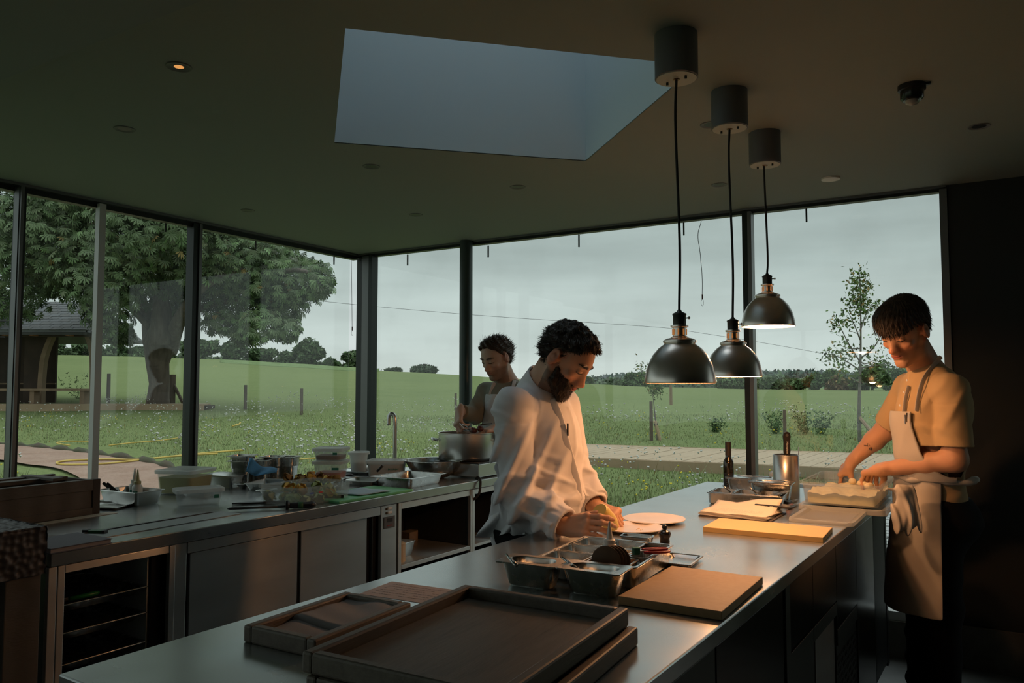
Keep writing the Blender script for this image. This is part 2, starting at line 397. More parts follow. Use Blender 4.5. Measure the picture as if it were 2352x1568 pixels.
inside = (rX > XLW-.3) & (rX < XR+.4) & (rY > YB-.4) & (rY < YRW+.3); g[inside] = -.25; pvd = (rX > -2.2) & (rX < XR+.4) & (rY < YRW+4.3) & (rY > 0); g[pvd & ~inside] = .05
n = len(Ls); idx = np.arange(len(Dn)*n).reshape(len(Dn), n)
T = np.stack([idx[:-1,:-1].ravel(), idx[:-1,1:].ravel(), idx[1:,1:].ravel(), idx[1:,:-1].ravel()], 1)
M_grass = mat('pasture_grass', (.160,.195,.078), .95, noise=[(.9, (.128,.165,.064), .8), (.05, (.185,.222,.09), .7), (14, (.10,.135,.05), .55)], bump=(30, .5, .05), stretch=(1,1,1), spec=.1)
ln = mesh_np('field', np.c_[gx, gy, g], T, M_grass, smooth=True); struct(ln, 'green lawn and pasture rising to a low crest')
# darker mown streaks run across the pasture: low ridges of longer grass
def strip_np(name, m, a, b, wdt, dz, n=40, wob=.2):
    a = np.array(a[:2]); b = np.array(b[:2]); t = np.linspace(0, 1, n)[:, None]; c = a+(b-a)*t
    pr = np.array([-(b-a)[1], (b-a)[0]])/np.linalg.norm(b-a); w_ = wdt*(1+wob*np.sin(t*17+a[0]))*np.minimum(1, np.minimum(t, 1-t)*8+.05)
    V = []; F_ = []
    for i in range(n):
        for s_ in (-.5, -.25, 0, .25, .5):
            q = c[i]+pr*w_[i]*s_; V.append((*q, gz(*q)+dz*(1-abs(s_)*1.9)))
    F_ = [(i*5+j, i*5+j+1, i*5+j+6, i*5+j+5) for i in range(n-1) for j in range(4)]
    return mobj(name, V, F_, m, smooth=True)
M_crop = mat('long_grass', (.165,.225,.10), .95, noise=(1.5, (.13,.18,.075), .8), bump=(4, 1, .2), spec=.1)
lg = strip_np('long_grass', M_crop, onland(505, 832, 20), onland(870, 853, 20), 7, .3, 60)
tag(lg, 'paler band of long grass along the crest below the hedge trees', None, kind='stuff')
# gravel path and lawn edge
M_gravel = mat('gravel', (.36,.235,.18), .95, noise=[(30, (.25,.16,.12), .7), (3, (.42,.30,.24), .5)], bump=(90, .8, .02), spec=.1)
gp = [onland(*p) for p in ((-90,1018),(0,1024),(90,1032),(170,1040),(235,1050),(330,1064),(400,1082),(430,1110),(400,1150))]
gq = [onland(*p) for p in ((-90,1060),(0,1062),(60,1072),(110,1078),(150,1088),(190,1110),(200,1140),(190,1170),(180,1200))]
A_, B_ = curve(gp), curve(gq); V = []; 
for a, b in zip(A_, B_):
    for t in np.linspace(0, 1, 8):
        q = a.lerp(b, t); V.append((q.x, q.y, gz(q.x, q.y)+.035))
F_ = [(i*8+j, i*8+j+1, i*8+j+9, i*8+j+8) for i in range(len(A_)-1) for j in range(7)]
struct(mobj('path', V, F_, M_gravel, smooth=True), 'pinkish gravel path curving across the lawn')
M_soil = mat('cut_turf_edge', (.07,.05,.035), .95, noise=(8, (.05,.07,.03), .7))
m_ = MB(); m_.add(tube([Vector((p.x, p.y, gz(p.x, p.y)+.03)) for p in A_], [.05+.03*math.sin(i*1.7) for i in range(len(A_))], 6)); struct(m_.build('path_edge', M_soil, smooth=True))
# ------------------------------------------------------------------ foliage helpers
M_leafA = mat('chestnut_leaf', (.085,.15,.05), .55, attr=True, spec=.35)
M_leafB = mat('hedge_leaf', (.06,.1,.04), .8, attr=True, spec=.15)
M_bark = mat('bark', (.13,.105,.085), .9, noise=(7, (.07,.055,.045), .8), bump=(14, 1, .05), stretch=(1,1,.25))
def leafcol(n, base, var=.35, brown=.02):
    c = np.array(base)[None]*(1+var*RNG.standard_normal((n,1))*.6); c[:,1] *= 1+.08*RNG.standard_normal(n); 
    br = RNG.random(n) < brown; c[br] = np.array([.28,.2,.07]); return np.clip(c, .01, .5)
def cards(pts, size, base, flat=.0, var=.35, brown=0):
    """n small folded leaf clusters (4 triangles) at pts"""
    n = len(pts); a = RNG.standard_normal((n,3)); a /= np.linalg.norm(a, axis=1, keepdims=True)
    b = np.cross(a, RNG.standard_normal((n,3))); b /= np.linalg.norm(b, axis=1, keepdims=True); c = np.cross(a, b)
    s_ = size*(.6+.8*RNG.random((n,1)))
    V = np.stack([pts-a*s_, pts+b*s_*.5+c*s_*.15, pts+a*s_, pts-b*s_*.5+c*s_*.15], 1).reshape(-1, 3)
    i = np.arange(n)[:, None]*4; T = np.concatenate([i+[0,1,2], i+[0,2,3]])
    return V, T, np.repeat(leafcol(n, base, var, brown), 4, 0)
def blob_pts(n, cen, rad, shell=.35, bumps=9, seed=0):
    r = np.random.default_rng(seed); d = r.standard_normal((n,3)); d /= np.linalg.norm(d, axis=1, keepdims=True)
    k = r.standard_normal((bumps,3)); k /= np.linalg.norm(k, axis=1, keepdims=True)
    f = 1+.22*np.exp(-((1-d@k.T)/.12)).sum(1)-.12; f *= 1-shell*r.random(n)**1.5
    return np.array(cen)+d*np.array(rad)*f[:, None]
def ico_blob(cen, rad, seed, sc_=.85):
    r = np.random.default_rng(seed); V = []; Fc = []; nu, nv = 14, 9; ph = r.random(4)*6
    for i in range(nv+1):
        for j in range(nu):
            th = math.pi*i/nv; p = 2*math.pi*j/nu; f = sc_*(1+.1*math.sin(3*p+ph[0])*math.sin(th)+.08*math.sin(5*th+ph[1]))
            V.append((cen[0]+rad[0]*f*math.sin(th)*math.cos(p), cen[1]+rad[1]*f*math.sin(th)*math.sin(p), cen[2]+rad[2]*f*math.cos(th)))
    for i in range(nv):
        for j in range(nu): Fc.append((i*nu+j, i*nu+(j+1) % nu, (i+1)*nu+(j+1) % nu, (i+1)*nu+j))
    return V, Fc
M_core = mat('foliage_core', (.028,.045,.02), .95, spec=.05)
def far_tree(px0, px1, top, base, D, label, seed, col=(.095,.14,.07), trunk=True, n=1500, group='trees along the field hedge', name='hedge_tree', cat='tree'):
    w_ = (px1-px0)/F*D; pc = (px0+px1)/2; b = Q(pc, base, D); hgt = (base-top)/F*D
    t = thing(name, label, cat, (b.x, b.y, gz(b.x, b.y)-.3), 0, group); z0 = b.z-t.location.z
    r_ = np.random.default_rng(seed); m = MB(); allp = []
    lobes = [((0,0,z0+hgt*.55), (w_*.36, w_*.36, hgt*.45))]
    for k in range(5):
        a = r_.uniform(-1, 1); lobes.append(((a*w_*.27*rt[0]+r_.uniform(-.2,.2)*w_, a*w_*.27*rt[1], z0+hgt*r_.uniform(.28,.72)), (w_*.22, w_*.22, hgt*r_.uniform(.2,.3))))
    for k, (c_, q) in enumerate(lobes):
        m.add(ico_blob(c_, q, seed*10+k, .78)); allp.append(blob_pts(n//len(lobes)*(2 if k == 0 else 1), c_, q, .3, 7, seed*10+k))
    V, T, C_ = cards(np.concatenate(allp), max(.0055*D, .12)*.55, col, var=.4)
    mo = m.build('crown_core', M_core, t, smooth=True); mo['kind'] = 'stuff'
    fo = mesh_np('foliage', V, T, M_leafB, t, col=C_); fo['kind'] = 'stuff'
    if trunk: mobj('trunk', *tube([(0,0,-.3),(.1,0,z0+hgt*.3),(0,.1,z0+hgt*.6)], [w_*.035, w_*.028, w_*.01], 7), M_bark, t)
    return t
hd = [(100,155,785,808,92,'low scrubby hedge tree seen through the shelter opening, left end'), (162,232,782,812,92,'round hedge tree seen right of the hanging chestnut branch in the shelter opening'),
 (240,300,792,818,93,'low hedge bush showing between the shelter roof tip and the big trunk'), (300,345,795,820,93,'small hedge bush close left of the big chestnut trunk'),
 (398,500,774,829,90,'wind-pruned hedge tree right of the chestnut trunk, leaning crown'), (503,575,784,828,90,'dome-shaped hedge tree right of the leaning one'),
 (565,640,801,832,91,'low spreading hedge thicket in the middle of the pasture skyline'), (628,690,808,836,91,'hazy hedge bush touching the tallest skyline tree'),
 (664,750,778,838,90,'tallest open-crowned tree on the pasture skyline'), (742,778,823,841,90,'tiny bush right of the tallest skyline tree'), (780,850,804,846,90,'rounded hedge tree by the glass corner post')]
for i, a in enumerate(hd): far_tree(*a, seed=i+3, n=1700 if a[1]-a[0] > 60 else 900)
far_tree(935, 1012, 838, 862, 120, 'lone bush mound on the crest seen between corner post and round column', 31, col=(.08,.105,.07))
far_tree(880, 925, 846, 856, 120, 'very low scrap of hedge right of the corner post', 32, col=(.08,.105,.07), trunk=False, n=500)
# distant hills and right hedge line
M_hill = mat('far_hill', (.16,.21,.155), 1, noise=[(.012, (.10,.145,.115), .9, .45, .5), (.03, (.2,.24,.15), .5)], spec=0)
def hill(D, prof, name, m, base=896):
    V = []; 
    for u_, t_ in prof: q = Q(u_, base, D); p = Q(u_, t_, D*1.15); V += [tuple(q), tuple(p)]
    q2 = []
    nn = len(prof)
    for u_, t_ in prof: p = Q(u_, t_+3, D*1.8); V.append(tuple(p))
    F_ = [(2*i, 2*i+2, 2*i+3, 2*i+1) for i in range(nn-1)]+[(2*i+1, 2*i+3, 2*nn+i+1, 2*nn+i) for i in range(nn-1)]
    return struct(mobj(name, V, F_, m, smooth=True), 'hazy distant hills under the sky')
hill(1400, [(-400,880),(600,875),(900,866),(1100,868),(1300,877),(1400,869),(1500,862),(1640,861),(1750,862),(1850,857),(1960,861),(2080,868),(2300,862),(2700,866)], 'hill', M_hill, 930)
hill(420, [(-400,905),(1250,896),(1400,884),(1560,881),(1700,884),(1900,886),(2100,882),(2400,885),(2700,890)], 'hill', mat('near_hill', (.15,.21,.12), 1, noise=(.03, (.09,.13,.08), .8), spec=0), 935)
# hill top woods
def woods(D, u0, u1, top, n, size, col, seed, label, thick=8):
    r_ = np.random.default_rng(seed); us = np.linspace(u0, u1, n); pts = []
    for u_ in us:
        y_ = np.interp(u_, [a for a, b in top], [b for a, b in top]) + r_.uniform(0, thick); c_ = np.array(Q(u_, y_, D*(1+.05*r_.random())))
        pts.append(c_+r_.standard_normal((14,3))*size*[1,1,.5])
    V, T, C_ = cards(np.concatenate(pts), size*.9, col, var=.3); o = mesh_np('woods', V, T, M_leafB, col=C_)
    return tag(o, label, None, kind='stuff')
woods(91, 90, 860, [(90,800),(300,812),(500,822),(780,838),(860,846)], 420, .3, (.09,.13,.065), 15, 'low hedge running under the skyline trees left of the glass corner', 12)
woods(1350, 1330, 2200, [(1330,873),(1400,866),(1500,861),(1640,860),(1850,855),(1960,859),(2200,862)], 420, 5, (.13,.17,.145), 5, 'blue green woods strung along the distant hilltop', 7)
woods(300, 1345, 1800, [(1345,880),(1480,876),(1600,873),(1800,868)], 260, 1.6, (.12,.16,.10), 6, 'dull green thickets on the slope beyond the pasture hedge', 14)
hr = [(1335,1362,866,884,125,'small round hedge bush just right of the bearded cook'), (1410,1470,875,889,125,'grey-green low hedge bush behind the thin sapling'), (1440,1500,855,890,130,'taller bush behind the sapling, left of the nearest lamp'),
 (1640,1700,872,895,118,'low hedge stretch under the middle pendant lamp'), (1690,1750,864,896,118,'hedge bush at the dark mullion'), (1735,1800,868,897,115,'dense hedge bush right of the dark mullion'),
 (1790,1860,870,897,115,'hedge bush left of the planted birch sapling'), (1850,1905,855,897,112,'dark rounded hedge tree left of the sapling trunk'), (1880,1935,848,897,125,'tall dark hedge tree crowning over the hedge'),
 (1900,1960,866,899,110,'reddish tinged hedge bush behind the sapling trunk'), (1950,2050,838,900,108,'large bushy hedge tree behind the young cook face, left'), (2000,2110,842,902,104,'large bushy hedge tree behind the young cook collar'), (2080,2180,850,903,104,'hedge tree hidden mostly by the young cook')]
for i, a in enumerate(hr): far_tree(*a, seed=i+50, col=(.15,.11,.06) if 'reddish' in a[5] else (.095,.145,.065), trunk=False, n=1500, group='bushes of the right-hand hedge', name='hedge_bush', cat='bush')
# ------------------------------------------------------------------ horse chestnut
def palmate(k=6, L=.2):
    V = [(0,0,0)]; T = []
    for i in range(k):
        a = (i-(k-1)/2)*.56; l = L*(1-.07*abs(i-(k-1)/2)); c_, s_ = math.cos(a), math.sin(a)
        o = len(V); V += [(c_*l*.66-s_*l*.135, s_*l*.66+c_*l*.135, -.02), (c_*l, s_*l, -.055), (c_*l*.66+s_*l*.135, s_*l*.66-c_*l*.135, -.02), (c_*l*.6, s_*l*.6, -.0)]
        T += [(0,o,o+3), (o,o+1,o+3), (0,o+3,o+2), (o+3,o+1,o+2)]
    return np.array(V), np.array(T)
PV, PT = palmate()
TD = 23.6; tb = Q(365, 926, TD); tbz = gz(tb.x, tb.y)
tree = thing('chestnut_tree', 'big spreading horse chestnut tree with a thick forked trunk on the lawn', 'tree', (tb.x, tb.y, tbz-.1))
def tl(px, py, D): return Q(px, py, D)-tree.location
mobj('trunk', *tube([tl(363,950,TD), tl(363,915,TD), tl(366,880,TD), tl(362,835,TD), tl(366,800,TD), tl(370,770,TD), tl(374,735,TD), tl(376,690,TD)], [.40,.32,.29,.33,.44,.40,.30,.18], 18), M_bark, tree, smooth=True)
limbs = [[(352,790),(345,760),(335,715),(300,640),(240,560)], [(388,800),(398,770),(420,720),(470,655),(560,620)], [(366,790),(368,720),(375,620),(380,500),(370,350)], [(345,750),(290,700),(200,660),(110,610)], [(410,740),(480,700),(560,690),(650,680)], [(380,600),(450,520),(540,500)], [(370,600),(300,500),(180,470)], [(470,655),(560,640),(680,620),(740,640)]]
for i, l in enumerate(limbs):
    q = curve([tl(x, y, TD+(.7*math.sin(i*2.1+k)) - .3*k*(i % 2)) for k, (x, y) in enumerate(l)], 4); n_ = len(q)
    mobj('branch', *tube(q, [(.3 if i < 3 else .13)*(1-.8*k/n_) for k in range(n_)], 8), M_bark, tree, smooth=True)
# crown: overlapping leafy boughs
boughs = [(-190,620,170,120),(20,600,150,130),(90,520,140,110),(190,540,150,110),(150,640,80,40),(230,620,120,90),(330,500,170,110),(320,620,120,80),(420,560,130,90),(470,640,130,70),(545,600,130,80),(620,640,110,70),(560,690,100,60),(650,700,60,50),(690,640,70,60),(735,640,35,40),(600,745,70,38),(510,740,50,28),(250,700,60,70),(280,765,30,25),(420,480,160,80),(580,560,110,60),(-60,700,110,60),(330,400,260,110),(140,420,150,100),(560,770,30,20),(655,755,40,30),(400,690,60,40)]
lp = []; ln_ = []
for i, (bx, by, rx, ry) in enumerate(boughs):
    dd = TD + RNG.uniform(-2.6, 1.4); rx_, ry_ = rx/F*dd, ry/F*dd
    c_ = np.array(tl(bx, by, dd)); n_ = int(60+rx*ry/F/F*dd*dd*400)
    n_ = min(n_, 2500)
    d = RNG.standard_normal((n_,3)); d /= np.linalg.norm(d, axis=1, keepdims=True)
    rad = (.55+.5*RNG.random(n_)**.6)*(1+.16*np.sin(d[:,0]*7+i)*np.sin(d[:,2]*6+2*i))
    lp.append(c_+d*np.array([rx_, rx_*.8, ry_])*rad[:, None]); ln_.append(d)
lp = np.concatenate(lp); ln_ = np.concatenate(ln_); N_ = len(lp)
# drooping palmate leaves: outward and downward axis
ax = ln_*[.8,.8,.2]+[0,0,-1.15]+RNG.standard_normal((N_,3))*.35; ax /= np.linalg.norm(ax, axis=1, keepdims=True)
nn_ = ln_+[0,0,.5]+RNG.standard_normal((N_,3))*.4; nn_ -= ax*(nn_*ax).sum(1, keepdims=True); nn_ /= np.linalg.norm(nn_, axis=1, keepdims=True); bb_ = np.cross(nn_, ax)
sz = RNG.uniform(.65, 1.2, N_)
dep = (lp+np.array(tree.location)-[0,0,CH])@fw
first = np.argsort(dep)[:300]; mask = np.ones(N_, bool); mask[first] = False
rest = np.where(mask)[0]
VV = (lp[rest][:,None,:] + sz[rest][:,None,None]*(PV[None,:,0:1]*ax[rest][:,None,:]+PV[None,:,1:2]*bb_[rest][:,None,:]+PV[None,:,2:3]*nn_[rest][:,None,:])).reshape(-1,3)
TT = (PT[None]+np.arange(len(rest))[:,None,None]*len(PV)).reshape(-1,3)
CC = np.repeat(leafcol(len(rest), (.11,.158,.072), .5, .012), len(PV), 0)
fo = mesh_np('foliage', VV, TT, M_leafA, tree, col=CC); fo['kind'] = 'stuff'
lm = mesh_np('leaf', PV.astype(float), PT, M_leafA, tree, col=np.tile([[.12,.172,.08]], (len(PV),1)))
for k, i in enumerate(first):
    o = lm if k == 0 else lm.copy()
    if k: COL.objects.link(o)
    o.matrix_local = Matrix(((ax[i][0], bb_[i][0], nn_[i][0], lp[i][0]), (ax[i][1], bb_[i][1], nn_[i][1], lp[i][1]), (ax[i][2], bb_[i][2], nn_[i][2], lp[i][2]), (0,0,0,1))) @ Matrix.Scale(float(sz[i]), 4)
# ------------------------------------------------------------------ open timber shelter on its deck
M_tim = mat('weathered_timber', (.27,.19,.12), .8, wave=(3, (.13,.08,.045), .5), stretch=(1,8,1), bump=(20,.3))
M_timd = mat('dark_timber', (.045,.032,.022), .85, noise=(4, (.07,.045,.03), .6))
M_deck = mat('deck_board', (.40,.30,.20), .75, noise=[(2, (.33,.24,.15), .8), (25, (.3,.22,.14), .4)], stretch=(1,1,1), bump=(60,.3))
M_deckg = mat('left_deck_board', (.36,.26,.165), .8, noise=(2, (.28,.20,.12), .8))
M_slate = [mat('slate_%s' % s_, c_, .55, noise=(5, (c_[0]*.7, c_[1]*.7, c_[2]*.7), .7)) for s_, c_ in (('grey', (.062,.068,.074)), ('blue', (.075,.083,.092)), ('brown', (.058,.058,.056)))]
SD = 23.9
sh = thing('timber_shelter', 'open timber shelter with curved braces and slate roof beside the chestnut', 'shelter', Q(100, 926, SD))
o0 = sh.location.copy(); mx_, my_ = Vector((rt[0], rt[1], 0)), Vector((fw[0], fw[1], 0)).normalized()
# local frame: x to the image right, y away
sh.rotation_euler = (0, 0, math.atan2(mx_.y, mx_.x)+.03)
k_ = SD/F
def sx(px): return (px-100)*k_
def sz_(py): return (926-py)*k_
mobj('back_wall', *box(sx(-160), sx(76), 1.2, 1.3, 0, sz_(768)), M_timd, sh)
mobj('ridge_beam', *box(sx(-160), sx(240), -.75, -.6, sz_(776), sz_(764)), M_timd, sh)
for px in (-70, 52, 111, 190): mobj('rafter_end', *box(sx(px)-.05, sx(px)+.05, -1.05, -.7, sz_(775), sz_(768)), mat('rafter_end_wood', (.42,.18,.09), .7) if px == -70 else bpy.data.materials['rafter_end_wood'], sh)
def brace(pts, w_=.14, name='curved_brace', m=M_tim):
    q = curve([(sx(x), 0, sz_(y)) for x, y in pts], 5)
    V, Fc = loft([[(p.x-w_*.5, -.1, p.z), (p.x+w_*.5, -.1, p.z), (p.x+w_*.5, .12, p.z), (p.x-w_*.5, .12, p.z)] for p in q]); return mobj(name, V, Fc, m, sh)
brace([(94,926),(94,880),(97,830),(104,800),(116,768)]); brace([(212,926),(211,870),(209,820),(203,790),(194,768)])
brace([(-60,926),(-60,880),(-58,830),(-50,790),(-40,768)])
# dark inner lining following the first brace
q = curve([(94,926),(94,880),(97,830),(104,800),(116,768)] and [(sx(x), 0, sz_(y)) for x, y in [(92,926),(92,880),(95,830),(102,800),(114,768)]], 5)
V = []; 
for p in q: V += [(sx(46), .15, p.z), (p.x, .15, p.z), (p.x, .25, p.z), (sx(46), .25, p.z)]
mobj('side_wall', *loft([V[i:i+4] for i in range(0, len(V), 4)]), M_timd, sh)
mobj('bench_seat', *box(sx(-160), sx(236), -.75, -.35, sz_(897)-.0, sz_(892)), M_tim, sh)
for px in (-90, 104, 214): mobj('bench_leg', *box(sx(px)-.08, sx(px)+.05, -.7, -.4, 0, sz_(897)), M_tim, sh)
mobj('inner_rail', *box(sx(-160), sx(87), .9, 1.0, sz_(882), sz_(879)), M_tim, sh)
mobj('fascia', *box(sx(-160), sx(232), -1.1, -1.0, sz_(767), sz_(761)), M_alu, sh)
# slates: rows from eave to ridge, hipped at the right end; each a separate tile
sm = {}
rows = 11; ez, rz_ = sz_(764), sz_(680); ey, ry_ = -1.12, 1.6
cnt = 0
for r_i in range(rows):
    t = r_i/rows; z = ez+(rz_-ez)*t; y = ey+(ry_-ey)*t; x1 = sx(236-80*t); x = sx(-160)+(.15 if r_i % 2 else 0)
    while x < x1:
        w_ = .30
        key = cnt % 3
        V, Fc = box(0, w_-.012, 0, (ry_-ey)/rows*1.25, 0, .018)
        an = math.atan2(rz_-ez, ry_-ey)
        if key not in sm: sm[key] = mobj('slate', V, Fc, M_slate[key], sh); o = sm[key]
        else: o = sm[key].copy(); COL.objects.link(o)
        o.parent = sh; o.location = (x, y, z+.004*RNG.random()); o.rotation_euler = (an-.03+RNG.uniform(-.01,.01), 0, 0); x += w_; cnt += 1
V = [(sx(-160), ey, ez-.05), (sx(236), ey, ez-.05), (sx(152), ry_, rz_-.03), (sx(-160), ry_, rz_-.03), (sx(200), ry_+2.2, ez-.05), (sx(-160), ry_+2.6, ez-.05)]
mobj('roof_deck', V+[(a, b, c-.08) for a, b, c in V], [(0,1,2,3),(1,4,2),(2,4,5,3),(6,9,8,7),(7,8,10),(8,9,11,10),(0,6,7,1),(1,7,10,4)], M_slate[2], sh)
# long deck in front
dk = thing('lawn_deck', 'low weathered timber deck running in front of the shelter and tree trunk', 'deck', sh.location - my_*1.2); dk.rotation_euler = sh.rotation_euler
zt = gz(dk.location.x, dk.location.y); dk.location.z = o0.z
for i in range(6): mobj('deck_board', *box(sx(-160), sx(503-i*2), -.1+i*.15, .04+i*.15, -.04, 0), M_deckg, dk)
mobj('deck_fascia', *box(sx(-160), sx(503), -.14, -.1, -.29, 0.005), M_deckg, dk)
mobj('deck_lower_step', *box(sx(-160), sx(30), -.5, -.14, -.33, -.17), M_deckg, dk)
for px in (-100, 60, 200, 340, 490): mobj('deck_pier', *box(sx(px)-.06, sx(px)+.06, -.05, .07, -.75, -.04), M_timd, dk)
mobj('deck_pier_wall', *box(sx(-160), sx(500), .2, .9, -.75, -.05), M_timd, dk)
# ------------------------------------------------------------------ right-hand boardwalk of separate planks
zb = .50
bw = thing('boardwalk', 'pale timber walkway of crosswise planks on the lawn beyond the right window', 'walkway', (0,0,0))
pA, pB = P(1320,1019,zb), P(1990,1041,zb); pC, pD = P(1320,1049,zb), P(2000,1076,zb)
dirx = (pB-pA).normalized(); x_len = (pB-pA).length; pn = Vector((-dirx.y, dirx.x, 0))
wd = abs((pC-pA).dot(pn)); st0 = pA-dirx*.9
npl = int((x_len+.9+1.6)/.15)
pl0 = None; vp = Vector((0.0, 1.0, 0)); skew = -wd*vp.dot(dirx)/vp.dot(pn)
for i in range(npl):
    V, Fc = prism([(0,0),(.143,0),(.143+skew,-wd),(skew,-wd)], -.03, 0)
    if pl0 is None: o = pl0 = mobj('plank', V, Fc, M_deck, bw)
    else: o = pl0.copy(); COL.objects.link(o)
    q = st0+dirx*.15*i; o.location = (q.x, q.y, zb+RNG.uniform(-.002,.002)); o.rotation_euler = (0,0,math.atan2(dirx.y, dirx.x))
e1 = st0-pn*wd+dirx*skew; 
ang = math.atan2(dirx.y, dirx.x)
mobj('edge_board', *box(0, npl*.15, -.03, 0, -.13, -.005), M_deckg, bw, loc=(e1.x, e1.y, zb), rot=(0,0,ang))
mobj('edge_board', *box(0, npl*.15, 0, .03, -.13, .004), M_deckg, bw, loc=(st0.x, st0.y, zb), rot=(0,0,ang))
# stone setts outside the right end of the glass
M_sett = [mat('sett_%s' % n_, c_, .8, noise=(12, (c_[0]*.75, c_[1]*.75, c_[2]*.75), .6)) for n_, c_ in (('pale', (.34,.345,.34)), ('mid', (.27,.275,.27)))]
pv = thing('sett_paving', 'pale stone setts laid outside the far right window', None, (0,0,0)); pv['kind'] = 'structure'; pv['label'] = 'pale stone setts laid outside the far right window'
so = {}
for i in range(39):
    for j in range(9):
        X = -1.9+j*.2+(.1 if i % 2 else 0); Y = YRW+.14+i*.105; k = (i*7+j*3) % 2
        if k not in so: o = so[k] = mobj('sett', *bc(0, 0, -.06, .188, .096, .06), M_sett[k], pv, bevel=.006)
        else: o = so[k].copy(); COL.objects.link(o)
        q = rw(X, Y); o.location = (q[0], q[1], .185+RNG.uniform(-.004,.004)+.03*i*.105); o.rotation_euler = (0, 0, RA+RNG.uniform(-.02,.02))
struct(mobj('paving_bed', *rbox(-2.1, 1.0, YRW+.1, YRW+4.4, .0, .14), M_soil))
struct(mobj('forecourt', *rbox(-2.1, 1.5, YRW+4.28, YRW+4.4, .0, .36), M_sett[1]), 'pale paved strip beyond the setts')
# ------------------------------------------------------------------ posts, saplings, hose, power line
M_post = mat('fence_post_wood', (.12,.09,.07), .85, noise=(6, (.08,.06,.045), .7))
def post(px, top, base, w_, label, m=M_post, lean=0, group='old fence posts in the pasture'):
    p = onland(px, base, 6); D = np.dot(np.array(p), fw*[1,1,0]); h = (base-top)/F*D*1.0; r_ = w_/F*D/2
    t = MB(); t.add(loft([[(r_*a*(1-.06*i)+lean*i*.1, r_*b*(1-.06*i), z) for a, b in ((1,.9),(.2,1.05),(-1,1),(-1.05,-.4),(-.6,-1),(.9,-1))] for i, z in enumerate((-.2, h*.5, h))]))
    o = t.build('fence_post', m, loc=(p.x, p.y, p.z)); return tag(o, label, 'post', group)
post(248, 858, 925, 7, 'thin dark fence post left of the chestnut trunk'); 
post(563, 884, 940, 6, 'fence post in the pasture between tree and tallest skyline tree, left one'); post(692, 892, 953, 6, 'fence post nearest the tall steel pans, right one of two')
post(1046, 903, 942, 5, 'faint grey post just left of the round column'); post(1541, 884, 930, 6, 'two-tone post standing under the nearest lamp', mat('two_tone_post', (.22,.15,.09), .8))
post(1496, 922, 1012, 7, 'square stake beside the thin sapling'); post(1803, 942, 1014, 7, 'rough post right of the dark mullion')
p = onland(395, 928, 20, 26); t = thing('braced_post', 'straining post with two slanting braces right of the chestnut trunk', 'post', p)
D_ = np.dot(np.array(p), fw*[1,1,0])/F
mobj('post', *bc(0,0,-.2, 10*D_, 10*D_, 68*D_+.2), M_post, t)
for s_ in (1, -.35): mobj('brace', *tube([(0,0,50*D_), (rt[0]*s_*30*D_, rt[1]*s_*30*D_, -.1)], .05, 6), M_post, t)
# planted saplings
M_sapb = mat('sapling_bark', (.19,.17,.15), .8, noise=(12, (.10,.09,.08), .7))
def sapling(px, base, pts, branches, leafareas, label, D, stake, rad, nleaf, lsz):
    b = Q(px, base, D); b.z = gz(b.x, b.y)-.05
    t = thing('sapling', label, 'sapling', b)
    def q(x, y, dd=0): return Q(x, y, D+dd)-b
    mobj('trunk', *tube(curve([Vector((0,0,0))]+[q(x, y) for x, y in pts], 4), [rad*(1-.8*i/(4*len(pts))) for i in range(4*len(pts)+1)], 7), M_sapb, t, smooth=True)
    ends = []
    for br in branches:
        cc = curve([q(x, y, .25*k*math.sin(br[0][0]+br[-1][1])) for k, (x, y) in enumerate(br)], 4)
        mobj('branch', *tube(cc, [rad*.4*(1-.85*i/len(cc)) for i in range(len(cc))], 5), M_sapb, t, smooth=True); ends += cc[len(cc)//3:]
    pts_ = []
    for i in range(nleaf):
        e_ = ends[RNG.integers(len(ends))] if RNG.random() < .8 else q(*[(x+RNG.normal()*4, y) for x, y in [leafareas[RNG.integers(len(leafareas))]]][0])
        pts_.append(np.array(e_)+RNG.standard_normal(3)*lsz*1.3+[0,0,-lsz*.6])
    pts_ = np.array(pts_)
    V, T, C_ = cards(pts_, lsz*.55, (.10,.15,.05), var=.5, brown=.08)
    k = 200*2; o = mesh_np('foliage', V, T, M_leafB, t, col=C_); o['kind'] = 'stuff'
    return t, q
br = [[(1975,830),(1950,790),(1925,740),(1918,730)],[(1975,850),(1945,830),(1915,815),(1888,812)],[(1977,822),(2005,800),(2030,760),(2045,735)],[(1976,880),(1940,860),(1925,850)],[(1976,780),(1960,740),(1945,710)],[(1976,760),(1990,720),(2010,690)],[(1977,720),(1965,690),(1958,665)],[(1977,700),(1985,670),(1995,645)],[(1977,690),(1975,640),(1972,618)],[(1976,845),(2020,838),(2045,835)],[(1976,800),(1950,800),(1925,790)],[(1976,830),(1990,835),(2030,815)]]
s1, q = sapling(1975, 1006, [(1973,960),(1974,900),(1976,850),(1977,790),(1977,720),(1975,640)], br, [(1975,700),(1975,640),(1975,680)], 'slender staked sapling with sparse leaves in front of the young cook', 13.2, None, .034, 1300, .062)
mobj('stake', *tube([q(2000,990,-.3), q(1974,958)], .03, 6), M_tim, s1); mobj('tie', *tube([q(1970,972), q(1983,968)], .025, 8), M_blackm, s1)
br2 = [[(1500,905),(1490,880),(1478,860),(1470,840)],[(1500,905),(1512,885),(1505,860)],[(1500,910),(1508,895),(1512,885)],[(1500,900),(1500,880),(1495,860)]]
s2, q = sapling(1510, 1016, [(1506,970),(1502,930),(1499,905)], br2, [(1500,880),(1495,850),(1505,890)], 'thin sapling with a raked wooden stake left of the nearest lamp', 13.6, None, .018, 500, .05)
